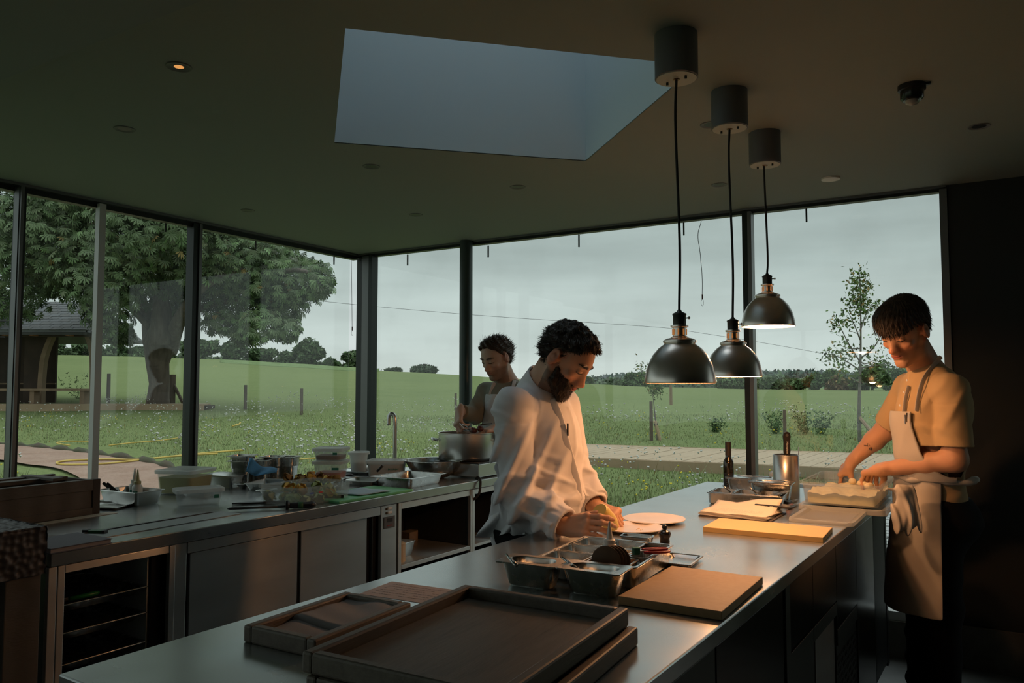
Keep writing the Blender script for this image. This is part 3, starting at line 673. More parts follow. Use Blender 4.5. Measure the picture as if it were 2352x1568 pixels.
mobj('stake', *tube([q(1518,1020), q(1504,966)], .035, 6), mat('new_stake', (.42,.31,.2), .8), s2); mobj('tie', *tube([q(1502,974), q(1510,974)], .03, 8), M_blackm, s2)
# hose
M_hose = mat('yellow_hose', (.55,.38,.08), .55)
def hose(pts, label, r_=.010):
    q = curve([onland(x, y) for x, y in pts], 5); q = [Vector((a.x, a.y, gz(a.x, a.y)+.05)) for a in q]
    tag(mobj('garden_hose', *tube([a-q[0] for a in q], r_, 6), M_hose, loc=q[0], smooth=True), label, 'hose')
hose([(560,1042),(480,1048),(400,1056),(320,1064),(240,1064),(160,1066),(130,1071),(150,1076),(230,1074),(300,1068),(345,1062),(430,1054),(500,1050)], 'yellow hose lying in a long loop over the gravel path', .013)
hose([(410,1012),(370,1018),(300,1024),(250,1030)], 'short run of yellow hose in the grass above the gravel, right')
hose([(215,1021),(160,1020),(130,1024),(160,1030)], 'short bend of yellow hose in the grass above the gravel, left')
hose([(725,1060),(690,1063),(655,1064),(600,1060)], 'yellow hose lying behind the tall steel pans')
hose([(534,984),(548,980),(552,976)], 'yellow hose nozzle end in the flowering grass', .016)
a, b, c = Q(735,690,60), Q(1480,749,62), Q(2052,848,66)
pts = [Q(300,640,58), Q(735,691,60), Q(1100,724,61), Q(1480,749,62), Q(1600,763,63), Q(1860,806,65), Q(2100,858,67), Q(2500,935,70)]
tag(mobj('power_line', *tube([p-pts[0] for p in curve(pts, 6)], .014, 5), M_blackm, loc=pts[0]), 'thin overhead wire crossing the sky above the field', 'wire')
# ------------------------------------------------------------------ meadow grass and flowers
def land_pts(n, u0, u1, v0, v1, seed):
    r_ = np.random.default_rng(seed); D0, D1 = v0, v1
    D = D0*(D1/D0)**r_.random(n); u = r_.uniform(u0, u1, n); L = (u-1176)/F*D
    x = L*rt[0]-D*math.sin(YAW); y = L*rt[1]+D*math.cos(YAW); X = x*ca+y*sa; Y = -x*sa+y*ca
    ok = ((X < XLW-.15) | (Y > YRW+.25)); return x[ok], y[ok]
def offpath(x, y):
    pa = np.array([(p.x, p.y) for p in A_]); pb = np.array([(p.x, p.y) for p in B_]); keep = np.ones(len(x), bool)
    for i in range(0, len(pa), 2):
        c_ = (pa[i]+pb[i])/2; r_ = np.linalg.norm(pa[i]-pb[i])/2*1.02; keep &= np.hypot(x-c_[0], y-c_[1]) > r_
    w0 = np.array([st0.x, st0.y]); d0 = np.array([dirx.x, dirx.y]); p0 = np.array([pn.x, pn.y])
    a_ = (np.c_[x, y]-w0)@d0; b_ = (np.c_[x, y]-w0)@p0
    keep &= ~((a_ > -.5) & (a_ < npl*.15+2) & (b_ < .05) & (b_ > -wd-.05))
    X = x*ca+y*sa; Y = -x*sa+y*ca; keep &= ~((X > -2.2) & (Y < YRW+4.45)); return keep
def blades(n, v0, v1, h, w_, col, seed, label, name='meadow_grass'):
    x, y = land_pts(n, -120, 2300, v0, v1, seed); k = offpath(x, y); x, y = x[k], y[k]; n = len(x)
    r_ = np.random.default_rng(seed+1); z = ground(x, y); a = r_.random(n)*6.28; l = r_.normal(0, .35, (n, 2)); D = np.hypot(x, y)
    cl = .6+.8*(np.sin(x*1.3+np.sin(y*.9)*2)*np.sin(y*1.1+1)*.5+.5)
    hh = h*r_.uniform(.5, 1.3, n)*cl; ww = w_*(1+D/14)*r_.uniform(.7, 1.3, n)
    b0 = np.c_[x-np.cos(a)*ww, y-np.sin(a)*ww, z-.02]; b1 = np.c_[x+np.cos(a)*ww, y+np.sin(a)*ww, z-.02]; t_ = np.c_[x+l[:,0]*hh, y+l[:,1]*hh, z+hh]
    V = np.stack([b0, b1, t_], 1).reshape(-1,3); T = np.arange(3*n).reshape(-1,3)
    C_ = np.repeat(leafcol(n, col, .35, .03), 3, 0); tag(mesh_np(name, V, T, M_leafB, col=C_), label, None, kind='stuff')
blades(95000, 4.5, 21, .034, .005, (.20,.24,.105), 11, 'rough meadow grass on the near lawn')
blades(7000, 5, 26, .12, .003, (.24,.27,.15), 12, 'tall seeding grass stems among the flowers', 'tall_grass')
def flowers(n, us, vs, size, col, seed, label, name, hh):
    r_ = np.random.default_rng(seed); cs = r_.random((n//9+1, 2)); i = r_.integers(0, len(cs), n); D = vs[0]*(vs[1]/vs[0])**np.clip(cs[i,1]+r_.normal(0,.03,n), 0, 1)
    u = us[0]+(us[1]-us[0])*cs[i,0]+r_.normal(0, 26, n)*10/D; L = (u-1176)/F*D; x = L*rt[0]-D*math.sin(YAW); y = L*rt[1]+D*math.cos(YAW)
    X = x*ca+y*sa; Y = -x*sa+y*ca; k = ((X < XLW-.4) | (Y > YRW+.5)) & offpath(x, y); x, y = x[k], y[k]; n = len(x); z = ground(x, y)+hh*r_.uniform(.6, 1.4, n)
    m = 6; a = np.linspace(0, 2*math.pi, m, endpoint=False); s_ = size*r_.uniform(.5, 1.25, n); tl_ = r_.normal(0, .25, (n, 2))
    cx, cy = np.cos(a), np.sin(a)
    ring = np.stack([x[:,None]+s_[:,None]*cx, y[:,None]+s_[:,None]*cy, z[:,None]+s_[:,None]*(cx*tl_[:,:1]+cy*tl_[:,1:])-.004+np.tile([0,.008],3)[None]], 2)
    top = np.c_[x, y, z+size*.35][:, None]; bot = np.c_[x, y, z-size*1.2][:, None]
    V = np.concatenate([ring, top, bot], 1).reshape(-1,3); f = [(j, (j+1) % m, m) for j in range(m)]+[((j+1) % m, j, m+1) for j in range(m)]
    T = (np.array(f)[None]+np.arange(n)[:,None,None]*(m+2)).reshape(-1,3); C_ = np.tile(np.array([col]), (len(V),1))
    tag(mesh_np(name, V, T, M_leafB, col=C_), label, None, kind='stuff')
flowers(1500, (-60, 1100), (9, 26), .018, (.5,.5,.46), 21, 'white yarrow heads scattered through the left meadow', 'white_flowers', .28)
flowers(330, (1290, 2060), (6.5, 11), .013, (.52,.52,.48), 22, 'white yarrow heads in the grass before the walkway', 'white_flowers', .26)
flowers(220, (1290, 2060), (14.5, 18), .020, (.5,.5,.46), 23, 'white flowers beyond the walkway', 'white_flowers', .4)
flowers(450, (-60, 2060), (7, 22), .012, (.6,.5,.05), 24, 'small yellow flowers in the grass', 'yellow_flowers', .12)
def shrub(px, base, D, w_, h, label, seed):
    b = Q(px, base, D); z = gz(b.x, b.y); pts = []
    r_ = np.random.default_rng(seed)
    for k in range(14):
        a = r_.normal(0, .35, 2); hh = h*r_.uniform(.5, 1); tt = r_.random((26,1)); pts.append(np.c_[a[0]*w_*tt+0*tt, a[1]*w_*tt, hh*tt]+r_.normal(0, .03, (26,3)))
    V, T, C_ = cards(np.concatenate(pts), .026, (.08,.13,.055), var=.4); o = mesh_np('weed_clump', V+[b.x, b.y, z], T, M_leafB, col=C_); tag(o, label, 'weed', 'dark weed clumps on the lawn')
shrub(1848, 1028, 14.6, .6, .62, 'upright dark weed clump right of the rough post', 1); shrub(1785, 1028, 14.8, .4, .42, 'thin dark weeds just left of the rough post', 2)
shrub(1642, 1012, 15.5, .5, .3, 'low dark thistle clump between the pendants, beyond the walkway', 3); shrub(1885, 1025, 14.6, .4, .4, 'weed clump left of the slender sapling', 4)
shrub(178, 922, 27.5, 1.2, 1.0, 'leafy weeds seen under the shelter bench rail', 5)
# ------------------------------------------------------------------ more materials
M_wood = mat('oiled_dark_wood', (.15,.125,.10), .5, stretch=(9,1.2,9), noise=[(4, (.105,.085,.066), .9), (14, (.17,.14,.11), .5)], bump=(30,.25,.002))
M_woodm = mat('box_wood', (.125,.10,.078), .62, wave=(1.6, (.08,.062,.048), .7), stretch=(14,2,8), bump=(30,.2,.003))
M_woodd = mat('dark_end_grain', (.05,.035,.027), .7)
M_boardy = mat('yellow_board', (.62,.43,.18), .55, noise=(30, (.66,.45,.17), .5), bump=(120,.1,.001))
M_boardt = mat('tan_board', (.42,.29,.15), .6, noise=[(5, (.37,.25,.125), .6), (60, (.48,.35,.2), .3)], bump=(120,.1,.001))
M_green = mat('green_board', (.10,.42,.17), .5, noise=(20, (.16,.47,.23), .5))
M_linen = mat('grey_linen', (.25,.235,.24), .9, bump=(300,.25,.001))
M_paper = mat('cream_paper', (.74,.66,.56), .85)
M_paperg = mat('grey_paper', (.38,.35,.35), .9)
M_ink = mat('ink', (.04,.035,.035), .8)
M_plate = mat('stoneware_glaze', (.72,.64,.56), .35, noise=(20, (.62,.52,.44), .35), coat=.3)
M_red = mat('red_handle', (.32,.02,.04), .4)
M_tape = mat('green_tape', (.02,.17,.12), .6)
M_flour = mat('flour', (.85,.77,.50), .95, noise=(12, (.80,.70,.42), .5), bump=(50,.4,.004))
M_apple = mat('tub_yellow_liquid', (.42,.36,.12), .4)
M_sauce = mat('red_sauce', (.48,.07,.04), .5); M_brown = mat('brown_sauce', (.13,.045,.02), .5)
M_blue = mat('blue_cloth', (.06,.22,.42), .9, bump=(220,.5,.002)); M_pblue = mat('pale_blue_cloth', (.40,.52,.60), .9, bump=(160,.5,.002))
M_brass = mat('copper_collar', (.30,.17,.09), .35, 1)
M_lampm = mat('gunmetal_shade', (.78,.72,.67), .34, .95, noise=(5, (.68,.63,.59), .6), rvar=(14,.28,.36))
M_lampin = mat('shade_inside', (.85,.74,.58), .5)
M_can = mat('canopy_grey', (.13,.13,.135), .55); M_canb = mat('canopy_plate', (.42,.42,.36), .5)
M_petal = mat('blossom_petal', (.80,.38,.05), .7, noise=(20, (.55,.48,.12), .7)); M_petalg = mat('blossom_leaf', (.30,.38,.12), .7, noise=(20, (.46,.44,.2), .6)); M_dried = mat('dried_blossom', (.42,.25,.08), .8, noise=(25, (.22,.14,.07), .8))
M_bottle = mat('dark_glass_bottle', (.012,.012,.008), .12, coat=.5)
def clear_plastic(name, tint=(.92,.94,.94), milk=.3, rough=.25):
    m = bpy.data.materials.new(name); m.use_nodes = True; t = m.node_tree; t.nodes.clear()
    o = t.nodes.new('ShaderNodeOutputMaterial'); tr = t.nodes.new('ShaderNodeBsdfTransparent'); tr.inputs[0].default_value = (*tint, 1)
    pr = t.nodes.new('ShaderNodeBsdfPrincipled'); pr.inputs['Base Color'].default_value = (.74,.76,.75,1); pr.inputs['Roughness'].default_value = rough
    tl_ = t.nodes.new('ShaderNodeBsdfTranslucent'); tl_.inputs[0].default_value = (.74,.76,.75,1)
    m1 = t.nodes.new('ShaderNodeMixShader'); m1.inputs[0].default_value = .45; t.links.new(pr.outputs[0], m1.inputs[1]); t.links.new(tl_.outputs[0], m1.inputs[2])
    mx = t.nodes.new('ShaderNodeMixShader'); mx.inputs[0].default_value = milk
    t.links.new(tr.outputs[0], mx.inputs[1]); t.links.new(m1.outputs[0], mx.inputs[2]); t.links.new(mx.outputs[0], o.inputs[0]); return m
M_clear = clear_plastic('clear_tub', milk=.15); M_milky = clear_plastic('milky_tub', milk=.62); M_lid = clear_plastic('milky_lid', milk=.6); M_half = clear_plastic('half_milky_tub', milk=.26)
M_bot = mat('squeeze_bottle', (.62,.62,.58), .4, sss=0); M_boty = mat('yellow_squeeze_bottle', (.66,.50,.14), .4)
# ------------------------------------------------------------------ left counter
LX0, LX1, LY0, LY1 = -3.58, -2.56, 1.271, 3.88
lc = thing('steel_counter', 'long stainless steel counter with sliding doors under the left windows', 'counter', (0,0,0))
mobj('worktop', *box(LX0, LX1, LY0, LY1, .857, .90), M_steeltop, lc, bevel=.003)
XF = LX1-.012
mobj('carcass', *box(LX0+.03, LX1-.5, LY0+.02, LY1-.04, .10, .85), M_dsteel, lc)
mobj('plinth', *box(LX0+.1, XF-.06, LY0+.05, LY1-.06, 0, .10), M_dsteel, lc)
def fp(name, y0, y1, z0, z1, m=M_steelfr, dx=0, th=.02, par=None, bev=.0015): return mobj(name, *box(XF-th+dx, XF+dx, y0, y1, z0, z1), m, par or lc, bevel=bev)
fp('left_stile', LY0, 1.297, .10, .853); fp('left_stile', 1.300, 1.322, .10, .853); fp('rail', 1.322, 1.683, .828, .853)
fp('stile', 1.683, 1.705, .10, .853, dx=.004); fp('stile', 1.705, 1.755, .10, .853, dx=-.003); fp('rail', 1.758, 2.775, .813, .853)
fp('sliding_door', 1.772, 2.277, .14, .810, dx=-.006); fp('sliding_door', 2.311, 2.707, .14, .812, dx=-.022); fp('bottom_rail', 1.755, 2.78, .10, .14)
fp('dark_gap', 2.277, 2.311, .14, .812, M_black, dx=-.03); fp('dark_gap', 2.707, 2.775, .14, .812, M_black, dx=-.03); fp('dark_gap', 1.755, 1.772, .14, .812, M_black, dx=-.02)
fp('door_track', 2.735, 2.741, .14, .812, M_dsteel, dx=-.015)
cpn = fp('control_column', 2.781, 2.888, .10, .853)
dm = mobj('display', *box(XF, XF+.004, 2.797, 2.872, .745, .80), mat('display_grey', (.10,.105,.11), .4), cpn)
mobj('screen', *box(XF+.004, XF+.005, 2.815, 2.855, .774, .792), M_black, cpn)
mobj('red_print', *box(XF+.004, XF+.005, 2.818, 2.852, .755, .759), mat('red_print', (.25,.02,.02), .6), cpn)
for z in (.838, .818):
    mobj('rocker_switch', *box(XF, XF+.006, 2.822, 2.852, z-.006, z+.006), M_white, cpn, bevel=.002); mobj('switch_lamp', *box(XF, XF+.005, 2.813, 2.819, z-.006, z+.004), M_brass, cpn)
fp('open_frame_post', 2.904, 2.925, .10, .853); fp('open_frame_rail', 2.925, 3.49, .822, .853); fp('open_frame_post', 3.49, 3.508, .10, .853, dx=.003); fp('open_frame_post', 3.512, 3.535, .10, .853)
fp('open_frame_rail', 3.535, LY1, .825, .853)
fp('divider', 1.64, 1.683, .10, .828, M_black, dx=-.04, th=.45); fp('divider', 2.888, 2.904, .10, .853, M_dsteel, dx=-.02, th=.45); fp('divider', 3.50, 3.52, .10, .822, M_dsteel, dx=-.03, th=.45)
mobj('shelf', *box(LX0+.1, XF-.005, 2.925, 3.49, .535, .55), M_steelfr, lc, bevel=.001); mobj('shelf', *box(LX0+.1, XF-.005, 3.535, 3.83, .535, .55), M_steelfr, lc)
fp('shelf_lip', 2.925, 3.49, .53, .551)
mobj('tray_rail', *box(XF-.42, XF-.03, 1.324, 1.334, .10, .82), M_dsteel, lc); mobj('runner', *box(XF-.42, XF-.05, 1.632, 1.64, .10, .82), M_steelfr, lc)
mobj('far_end_panel', *box(LX0+.03, XF-.02, LY1-.04, LY1-.02, .10, .857), M_dsteel, lc)
def pan(name, label, cat, w, d, h, loc, rz=0, m=None, f=.010, r=.02, open_r=None, taper=.012, group=None, wall=.0015):
    m = m or M_pan; R2 = open_r or r
    rings = [rr(w-2*f-2*taper-.01, d-2*f-2*taper-.01, r, 0), rr(w-2*f-2*taper, d-2*f-2*taper, r, .006), rr(w-2*f, d-2*f, r, h-.004), rr(w-.002, d-.002, min(.008, r), h-.004), rr(w, d, min(.008, r), h-.002), rr(w-.002, d-.002, min(.008, r), h),
             rr(w-2*f-2*wall-(.012 if open_r else 0), d-2*f-2*wall-(.012 if open_r else 0), R2, h), rr(w-2*f-2*wall-(.014 if open_r else 0), d-2*f-2*wall-(.014 if open_r else 0), R2, h-.003), rr(w-2*f-2*taper-.01, d-2*f-2*taper-.01, r, .0035)]
    o = mobj(name, *loft(rings), m, None, loc=loc, rot=(0,0,rz), auto=35); tag(o, label, cat, group); return o
# baking trays sitting on the runners of the open bay
for z, lab in ((.69, 'upper steel tray in the open bay of the steel counter, green pen inside'), (.60, 'middle steel tray in the open bay of the steel counter'), (.50, 'lowest steel tray in the open bay of the steel counter')):
    pan('bay_tray', lab, 'tray', .40, .30, .028, (XF-.24, 1.483, z), 0, f=.008, r=.03, group='trays in the open bay')
tag(mobj('green_marker', *tube([(0,0,0),(0,.09,0),(.0,.1,.001)], [.008,.008,.005], 10), mat('marker_green', (.02,.22,.06), .4), loc=(XF-.12, 1.40, .712), smooth=True), 'green marker pen lying in the upper bay tray', 'pen')
tag(mobj('blue_tray_card', *box(-.05,.05,-.06,.06,0,.004), mat('dark_blue', (.01,.03,.06), .5), loc=(XF-.25, 1.46, .694)), 'dark blue card in the upper bay tray', 'card')
# things on the open shelf
rb = thing('ribbed_canister', 'small beige ribbed canister with a domed lid on the open shelf', 'canister', (XF-.075, 2.985, .55))
n = 40; prof = []
mobj('body', *loft([[((.036+.0018*(j % 2))*math.cos(2*math.pi*j/n), (.036+.0018*(j % 2))*math.sin(2*math.pi*j/n), z) for j in range(n)] for z in (0, .003, .082, .085)]), mat('beige_ceramic', (.42,.34,.23), .6), rb)
mobj('lid', *lathe([(.0385,.085),(.0385,.090),(.030,.096),(.006,.098),(.004,.106)], 24), mat('beige_lid', (.40,.33,.22), .6), rb, auto=40)
pan('shelf_tin', 'small steel tin behind the ribbed canister on the open shelf', 'tin', .09, .10, .075, (XF-.14, 3.10, .55), .1, m=M_steel, f=.003, r=.008)
for i, (x, y, s_) in enumerate(((XF-.28, 3.30, 1), (XF-.34, 3.40, .8))):
    tag(mobj('wood_block', *bc(0, 0, 0, .07*s_, .06*s_, .08*s_), M_woodm, loc=(x, y, .55), rot=(0,0,.3*i), bevel=.003), ('orange-brown wooden block on the open shelf', 'darker wooden block at the back of the open shelf')[i], 'block')
tag(mobj('dark_flask', *lathe([(.045,0),(.045,.2),(.03,.22),(.03,.24)], 24), M_black, loc=(XF-.33, 3.17, .55), auto=40), 'tall black flask standing at the back of the open shelf', 'flask')
# ------------------------------------------------------------------ island
IX0, IX1, IY0, IY1 = -1.483, -.573, .756, 4.205
il = thing('island_counter', 'large steel-topped island counter with dark appliance fronts', 'counter', (0,0,0))
mobj('worktop', *box(IX0, IX1, IY0, IY1, .862, .90), M_steeltop, il, bevel=.0035)
mobj('carcass', *box(IX0+.05, IX1-.03, IY0+.06, IY1-.03, .10, .86), M_dsteel, il); mobj('plinth', *box(IX0+.1, IX1-.08, IY0+.1, IY1-.08, 0, .10), M_black, il)
XI = IX1-.03
def ip(name, y0, y1, z0, z1, m=M_dsteel, th=.016): return mobj(name, *box(XI, XI+th, y0, y1, z0, z1), m, il, bevel=.001)
M_gloss = mat('dark_gloss_front', (.012,.014,.014), .22, 0)
ip('front_door', .83, 1.70, .12, .85); ip('front_door', 1.71, 2.27, .12, .85, M_gloss); ip('stile', 2.285, 2.335, .10, .86, M_dsteel, .02)
ip('upper_front', 2.34, 2.632, .665, .855, M_gloss); ip('upper_front', 2.637, 2.997, .66, .855, M_gloss)
ip('drawer_front', 2.34, 2.632, .12, .655); d_ = ip('drawer_front', 2.70, 2.99, .12, .60, M_steelfr, .006); ip('drawer_rail', 2.637, 2.997, .61, .655)
ip('upper_front', 3.002, 3.385, .56, .855, M_gloss); ip('grille_frame', 3.002, 3.385, .50, .555)
g_ = ip('grille', 3.002, 3.385, .12, .495, M_dsteel, .010)
hm = MB()
for i in range(14):
    for j in range(13): hm.add(lathe([(.009,0),(.009,.002)], 6), TR((XI+.0095, 3.02+i*.026+(j % 2)*.013, .14+j*.026), 0, 0, math.pi/2))
h_ = hm.build('perforations', M_black, g_); h_['kind'] = 'stuff'
ip('end_panel', 3.39, 3.80, .12, .855, M_gloss); ip('end_stile', 3.805, 4.125, .12, .855); ip('corner_post', 4.13, 4.175, .10, .86, M_dsteel, .018)
hd_ = None and mobj('handle_pull', *tube(curve([(XI+.02, 3.36, .80),(XI+.045, 3.365, .77),(XI+.045, 3.365, .66),(XI+.02, 3.36, .63)]), .005, 8), M_steelfr, il, smooth=True)
# ------------------------------------------------------------------ carved wooden block table at the left
def gouged(nu, nv, su, sv, seed, depth=.006, cell=.022):
    r_ = np.random.default_rng(seed); us = np.linspace(0, su, nu); vs = np.linspace(0, sv, nv); U, V_ = np.meshgrid(us, vs, indexing='ij')
    gx_ = int(su/cell)+3; gy_ = int(sv/cell)+3; sx_ = (np.arange(gx_)[:,None]-1+r_.uniform(.15,.85,(gx_,gy_)))*cell; sy_ = (np.arange(gy_)[None]-1+r_.uniform(.15,.85,(gx_,gy_)))*cell
    d = np.full(U.shape, 9.); iu = (U/cell).astype(int)+1; iv = (V_/cell).astype(int)+1
    for a in (-1,0,1):
        for b in (-1,0,1):
            A = np.clip(iu+a, 0, gx_-1); B = np.clip(iv+b, 0, gy_-1); d = np.minimum(d, np.hypot(U-sx_[A,B], V_-sy_[A,B]))
    return U, V_, depth*np.clip(d/(cell*.62), 0, 1)**2
bt = thing('carved_block_table', 'dark wooden table with a thick gouge-carved slab top and plank leg at the left edge', 'table', (-2.485, 1.222, 0))
M_carv = mat('carved_wood', (.075,.066,.066), .5, noise=(12, (.04,.033,.032), .6))
def gface(name, nu, nv, su, sv, fn, seed):
    U, V_, H_ = gouged(nu, nv, su, sv, seed); pts = fn(U, V_, H_); i = np.arange(nu*nv).reshape(nu, nv)
    T = np.stack([i[:-1,:-1].ravel(), i[1:,:-1].ravel(), i[1:,1:].ravel(), i[:-1,1:].ravel()], 1)
    return np.stack(pts, -1).reshape(-1,3), T
LL, DD2, TH = 1.35, .62, .142
a1 = gface('f', 300, 30, LL, TH, lambda u,v,h: (-.006+h, -u, 1.0-TH+v), 1)
a2 = gface('t', 240, 110, LL, DD2, lambda u,v,h: (-v, -u, 1.0-.006+h*.8), 2)
a3 = gface('e', 110, 30, DD2, TH, lambda u,v,h: (-u, -.006+h, 1.0-TH+v), 3)
n1, n2 = len(a1[0]), len(a2[0]); V = np.concatenate([a1[0], a2[0], a3[0]]); T = np.concatenate([a1[1][:, ::-1], a2[1][:, ::-1], (a3[1]+0)+0]); T = np.concatenate([a1[1][:, ::-1], a2[1][:, ::-1]+n1, a3[1]+n1+n2])
mesh_np('slab_top', V, T, M_carv, bt, smooth=True); mobj('slab_core', *box(-DD2, -.008, -LL, -.008, 1.0-TH+.001, .992), M_carv, bt)
mobj('leg', *box(-.55, -.02, -.105, -.005, 0, 1.0-TH), M_woodm, bt, bevel=.003); mobj('leg', *box(-.55, -.02, -1.30, -1.2, 0, 1.0-TH), M_woodm, bt, bevel=.003)
mobj('back_board', *box(-.55, -.50, -1.2, -.105, .1, .85), M_woodd, bt)
# ------------------------------------------------------------------ wooden hive-like box on the left counter
wb_ = thing('wooden_box', 'open wooden crate with slatted dividers standing at the left end of the steel counter', 'box', (-3.2, 1.775, .9), .04)
L_, D2_, H_ = .62, .36, .142
mobj('front_panel', *box(-.020, -.006, -L_, -.018, .02, H_-.04), M_woodm, wb_); mobj('top_band', *box(-.022, 0, -L_, -.02, H_-.045, H_), M_woodm, wb_, bevel=.002); mobj('bottom_band', *box(-.022, 0, -L_, -.02, 0, .028), M_woodm, wb_, bevel=.002)
mobj('corner_stile', *box(-.024, .001, -.03, 0, 0, H_), M_woodd, wb_, bevel=.001); mobj('corner_stile', *box(-D2_, -D2_+.024, -.03, 0, 0, H_), M_woodd, wb_)
mobj('end_board', *box(-D2_, -.02, -.02, -.004, 0, H_-.006), M_woodm, wb_); mobj('end_board', *box(-D2_, -.02, -L_, -L_+.016, 0, H_), M_woodm, wb_); mobj('back_panel', *box(-D2_, -D2_+.016, -L_, -.02, 0, H_), M_woodm, wb_); mobj('floor_board', *box(-D2_, -.02, -L_, -.02, 0, .01), M_woodd, wb_)
for x in (-.13, -.24): mobj('divider', *box(x, x+.014, -L_+.02, -.02, .02, H_-.012), M_woodm, wb_)
for x in (-.20, -.31): mobj('lid_slat', *box(x, x+.05, -L_+.02, -.05, H_-.010, H_+.006), M_woodm, wb_, bevel=.002)
mobj('lid_slat', *box(-.30, -.06, -.16, -.12, H_+.002, H_+.012), M_woodm, wb_, rot=(0,0,.0))
tag(mobj('paper_sheet', *loft([[(x, -.12, 0), (x, .19, 0), (x, .19, .0008), (x, -.12, .0008)] for x in np.linspace(-.035, .02, 5)]), M_paper, loc=(-3.14, 1.63, .901), rot=(0,0,.12)), 'white paper sheet poking out under the wooden crate', 'paper')
tag(mobj('glass_block', *loft([rr(.10,.055,.01,0), rr(.10,.055,.01,.02), rr(.085,.045,.01,.026)]), clear_plastic('glass_piece', (.85,.92,.88), .25, .1), loc=(-2.93, 1.32, .901), rot=(0,0,1.2), auto=30), 'clear glass slab lying between the wooden crate and the carved table', 'glass')
tag(mobj('wood_offcut', *bc(0,0,0,.05,.06,.012), M_woodm, loc=(-2.80, 1.36, .901), rot=(0,0,.3), bevel=.001), 'small wooden offcut beside the purple-grey notebook', 'wood')
nb = thing('notebook', 'purple-grey hardback notebook at the left corner of the steel counter', 'notebook', (-2.655, 1.36, .9), .03)
mobj('cover', *box(-.105,.105,-.10,.10,.014,.017), mat('notebook_cover', (.13,.125,.15), .7), nb, bevel=.001); mobj('cover', *box(-.105,.105,-.10,.10,0,.003), bpy.data.materials['notebook_cover'], nb, bevel=.001); mobj('pages', *box(-.10,.10,-.098,.097,.003,.014), M_paperg, nb)
lg_ = thing('lighter', 'green and black lighter lying near the purple-grey notebook', 'lighter', (-2.775, 1.53, .9), .48)
mobj('body', *loft([rr(.055,.024,.006,0), rr(.055,.024,.006,.012)]), mat('lighter_green', (.01,.12,.03), .35), lg_, bevel=.002); mobj('cap', *box(-.047,-.027,-.012,.012,.0,.014), M_black, lg_, bevel=.002); mobj('end', *box(.027,.037,-.012,.012,0,.013), M_black, lg_, bevel=.002)
mt = thing('steel_cover_plate', 'narrow dark steel cover plate lying along the front of the steel counter', 'plate', (-2.745, 1.74, .9), .05)
mobj('plate', *box(-.055,.065,-.34,.34,0,.003), mat('dull_steel', (.16,.17,.165), .4, .9), mt); mobj('edge_strip', *box(-.068,-.055,-.34,.30,0,.006), M_dsteel, mt)
# steel pans on the left
p1 = pan('deep_pan', 'rectangular deep steel pan holding tools beside the wooden crate', 'pan', .26, .15, .062, (-3.36, 2.005, .9), .1+1.57*0, m=M_steel, f=.005, r=.014)
pan('flat_tray', 'flat steel tray in front of the deep pan, half behind the wooden crate', 'tray', .24, .17, .012, (-3.36, 1.875, .9), .45, m=M_steel, f=.006, r=.02)
for i, (dx, lab) in enumerate(((-.09, 'dark tong handle leaning over the deep pan, left one'), (-.06, 'dark spatula handle leaning over the deep pan, right one'))):
    tag(mobj('spatula' if i else 'tongs', *tube([(dx,0,.02),(dx-.06,-.045,.085)], .007, 8), M_black, loc=(-3.36, 2.005, .9)), lab, 'handle')
def squeeze(label, loc, h=.11, r=.023, m=M_bot, capm=None, rot=(0,0,0), nozzle=.05, name='squeeze_bottle', tape=True):
    t = thing(name, label, 'bottle', loc); t.rotation_euler = rot
    mobj('body', *lathe([(r*.86,0),(r,.006),(r,h*.72),(r*.93,h*.84),(r*.62,h*.92),(r*.62,h*.96)], 28), m, t, auto=50)
    mobj('collar', *lathe([(r*.7,h*.93),(r*.7,h*1.07),(r*.6,h*1.1)], 20), capm or m, t, auto=40)
    mobj('nozzle', *lathe([(r*.42,h*1.08),(r*.26,h*1.1+nozzle*.5),(r*.11,h*1.1+nozzle)], 14), capm or m, t, auto=50)
    if tape: mobj('tape_label', *[(V, Fc) for V, Fc in [loft([[(rad*math.cos(a), rad*math.sin(a), z) for a in np.linspace(-1.6, -.6, 6)] for rad, z in ((r+.0006,h*.35),(r+.0006,h*.55))], False, False)]][0], M_tape, t) if False else mobj('tape_label', [( (r+.0008)*math.cos(a), (r+.0008)*math.sin(a), z) for z in (h*.38, h*.58) for a in np.linspace(-1.5,-.5,6)], [(i, i+1, i+7, i+6) for i in range(5)], M_tape, t)
    return t
squeeze('clear squeeze bottle in the deep pan, rear left one', (-3.395, 2.04, .907), .085, .022)
squeeze('clear squeeze bottle in the deep pan, front one with green tape', (-3.33, 2.015, .907), .085, .022, capm=mat('yellowish_cap', (.45,.42,.22), .5))
def tub(name, label, w, d, h, loc, rz, m=M_clear, lid=True, fill=None, tape=None, r=.02, liquid_h=.6, cat='tub', group=None, rim=.007):
    t = thing(name, label, cat, loc, rz, group)
    mobj('tub_body', *loft([rr(w-.03,d-.03,r,0), rr(w-.022,d-.022,r,.004), rr(w-.006,d-.006,r,h-.012), rr(w+rim,d+rim,r,h-.012), rr(w+rim,d+rim,r,h), rr(w-.008,d-.008,r,h), rr(w-.026,d-.026,r,.005)]), m, t, auto=35)
    if fill: mobj('contents', *loft([rr(w-.028,d-.028,r,.006), rr(w-.03+.018*liquid_h,d-.03+.018*liquid_h,r,h*liquid_h)]), fill, t, auto=40)
    if lid: mobj('lid', *loft([rr(w+.012,d+.012,r,h-.014), rr(w+.014,d+.014,r,h+.001), rr(w+.004,d+.004,r,h+.004), rr(w-.02,d-.02,r,h+.004), rr(w-.026,d-.026,r,h+.001), ]), M_lid, t, auto=35)
    if tape: mobj('tape_label', *tape, M_tape, t)
    return t
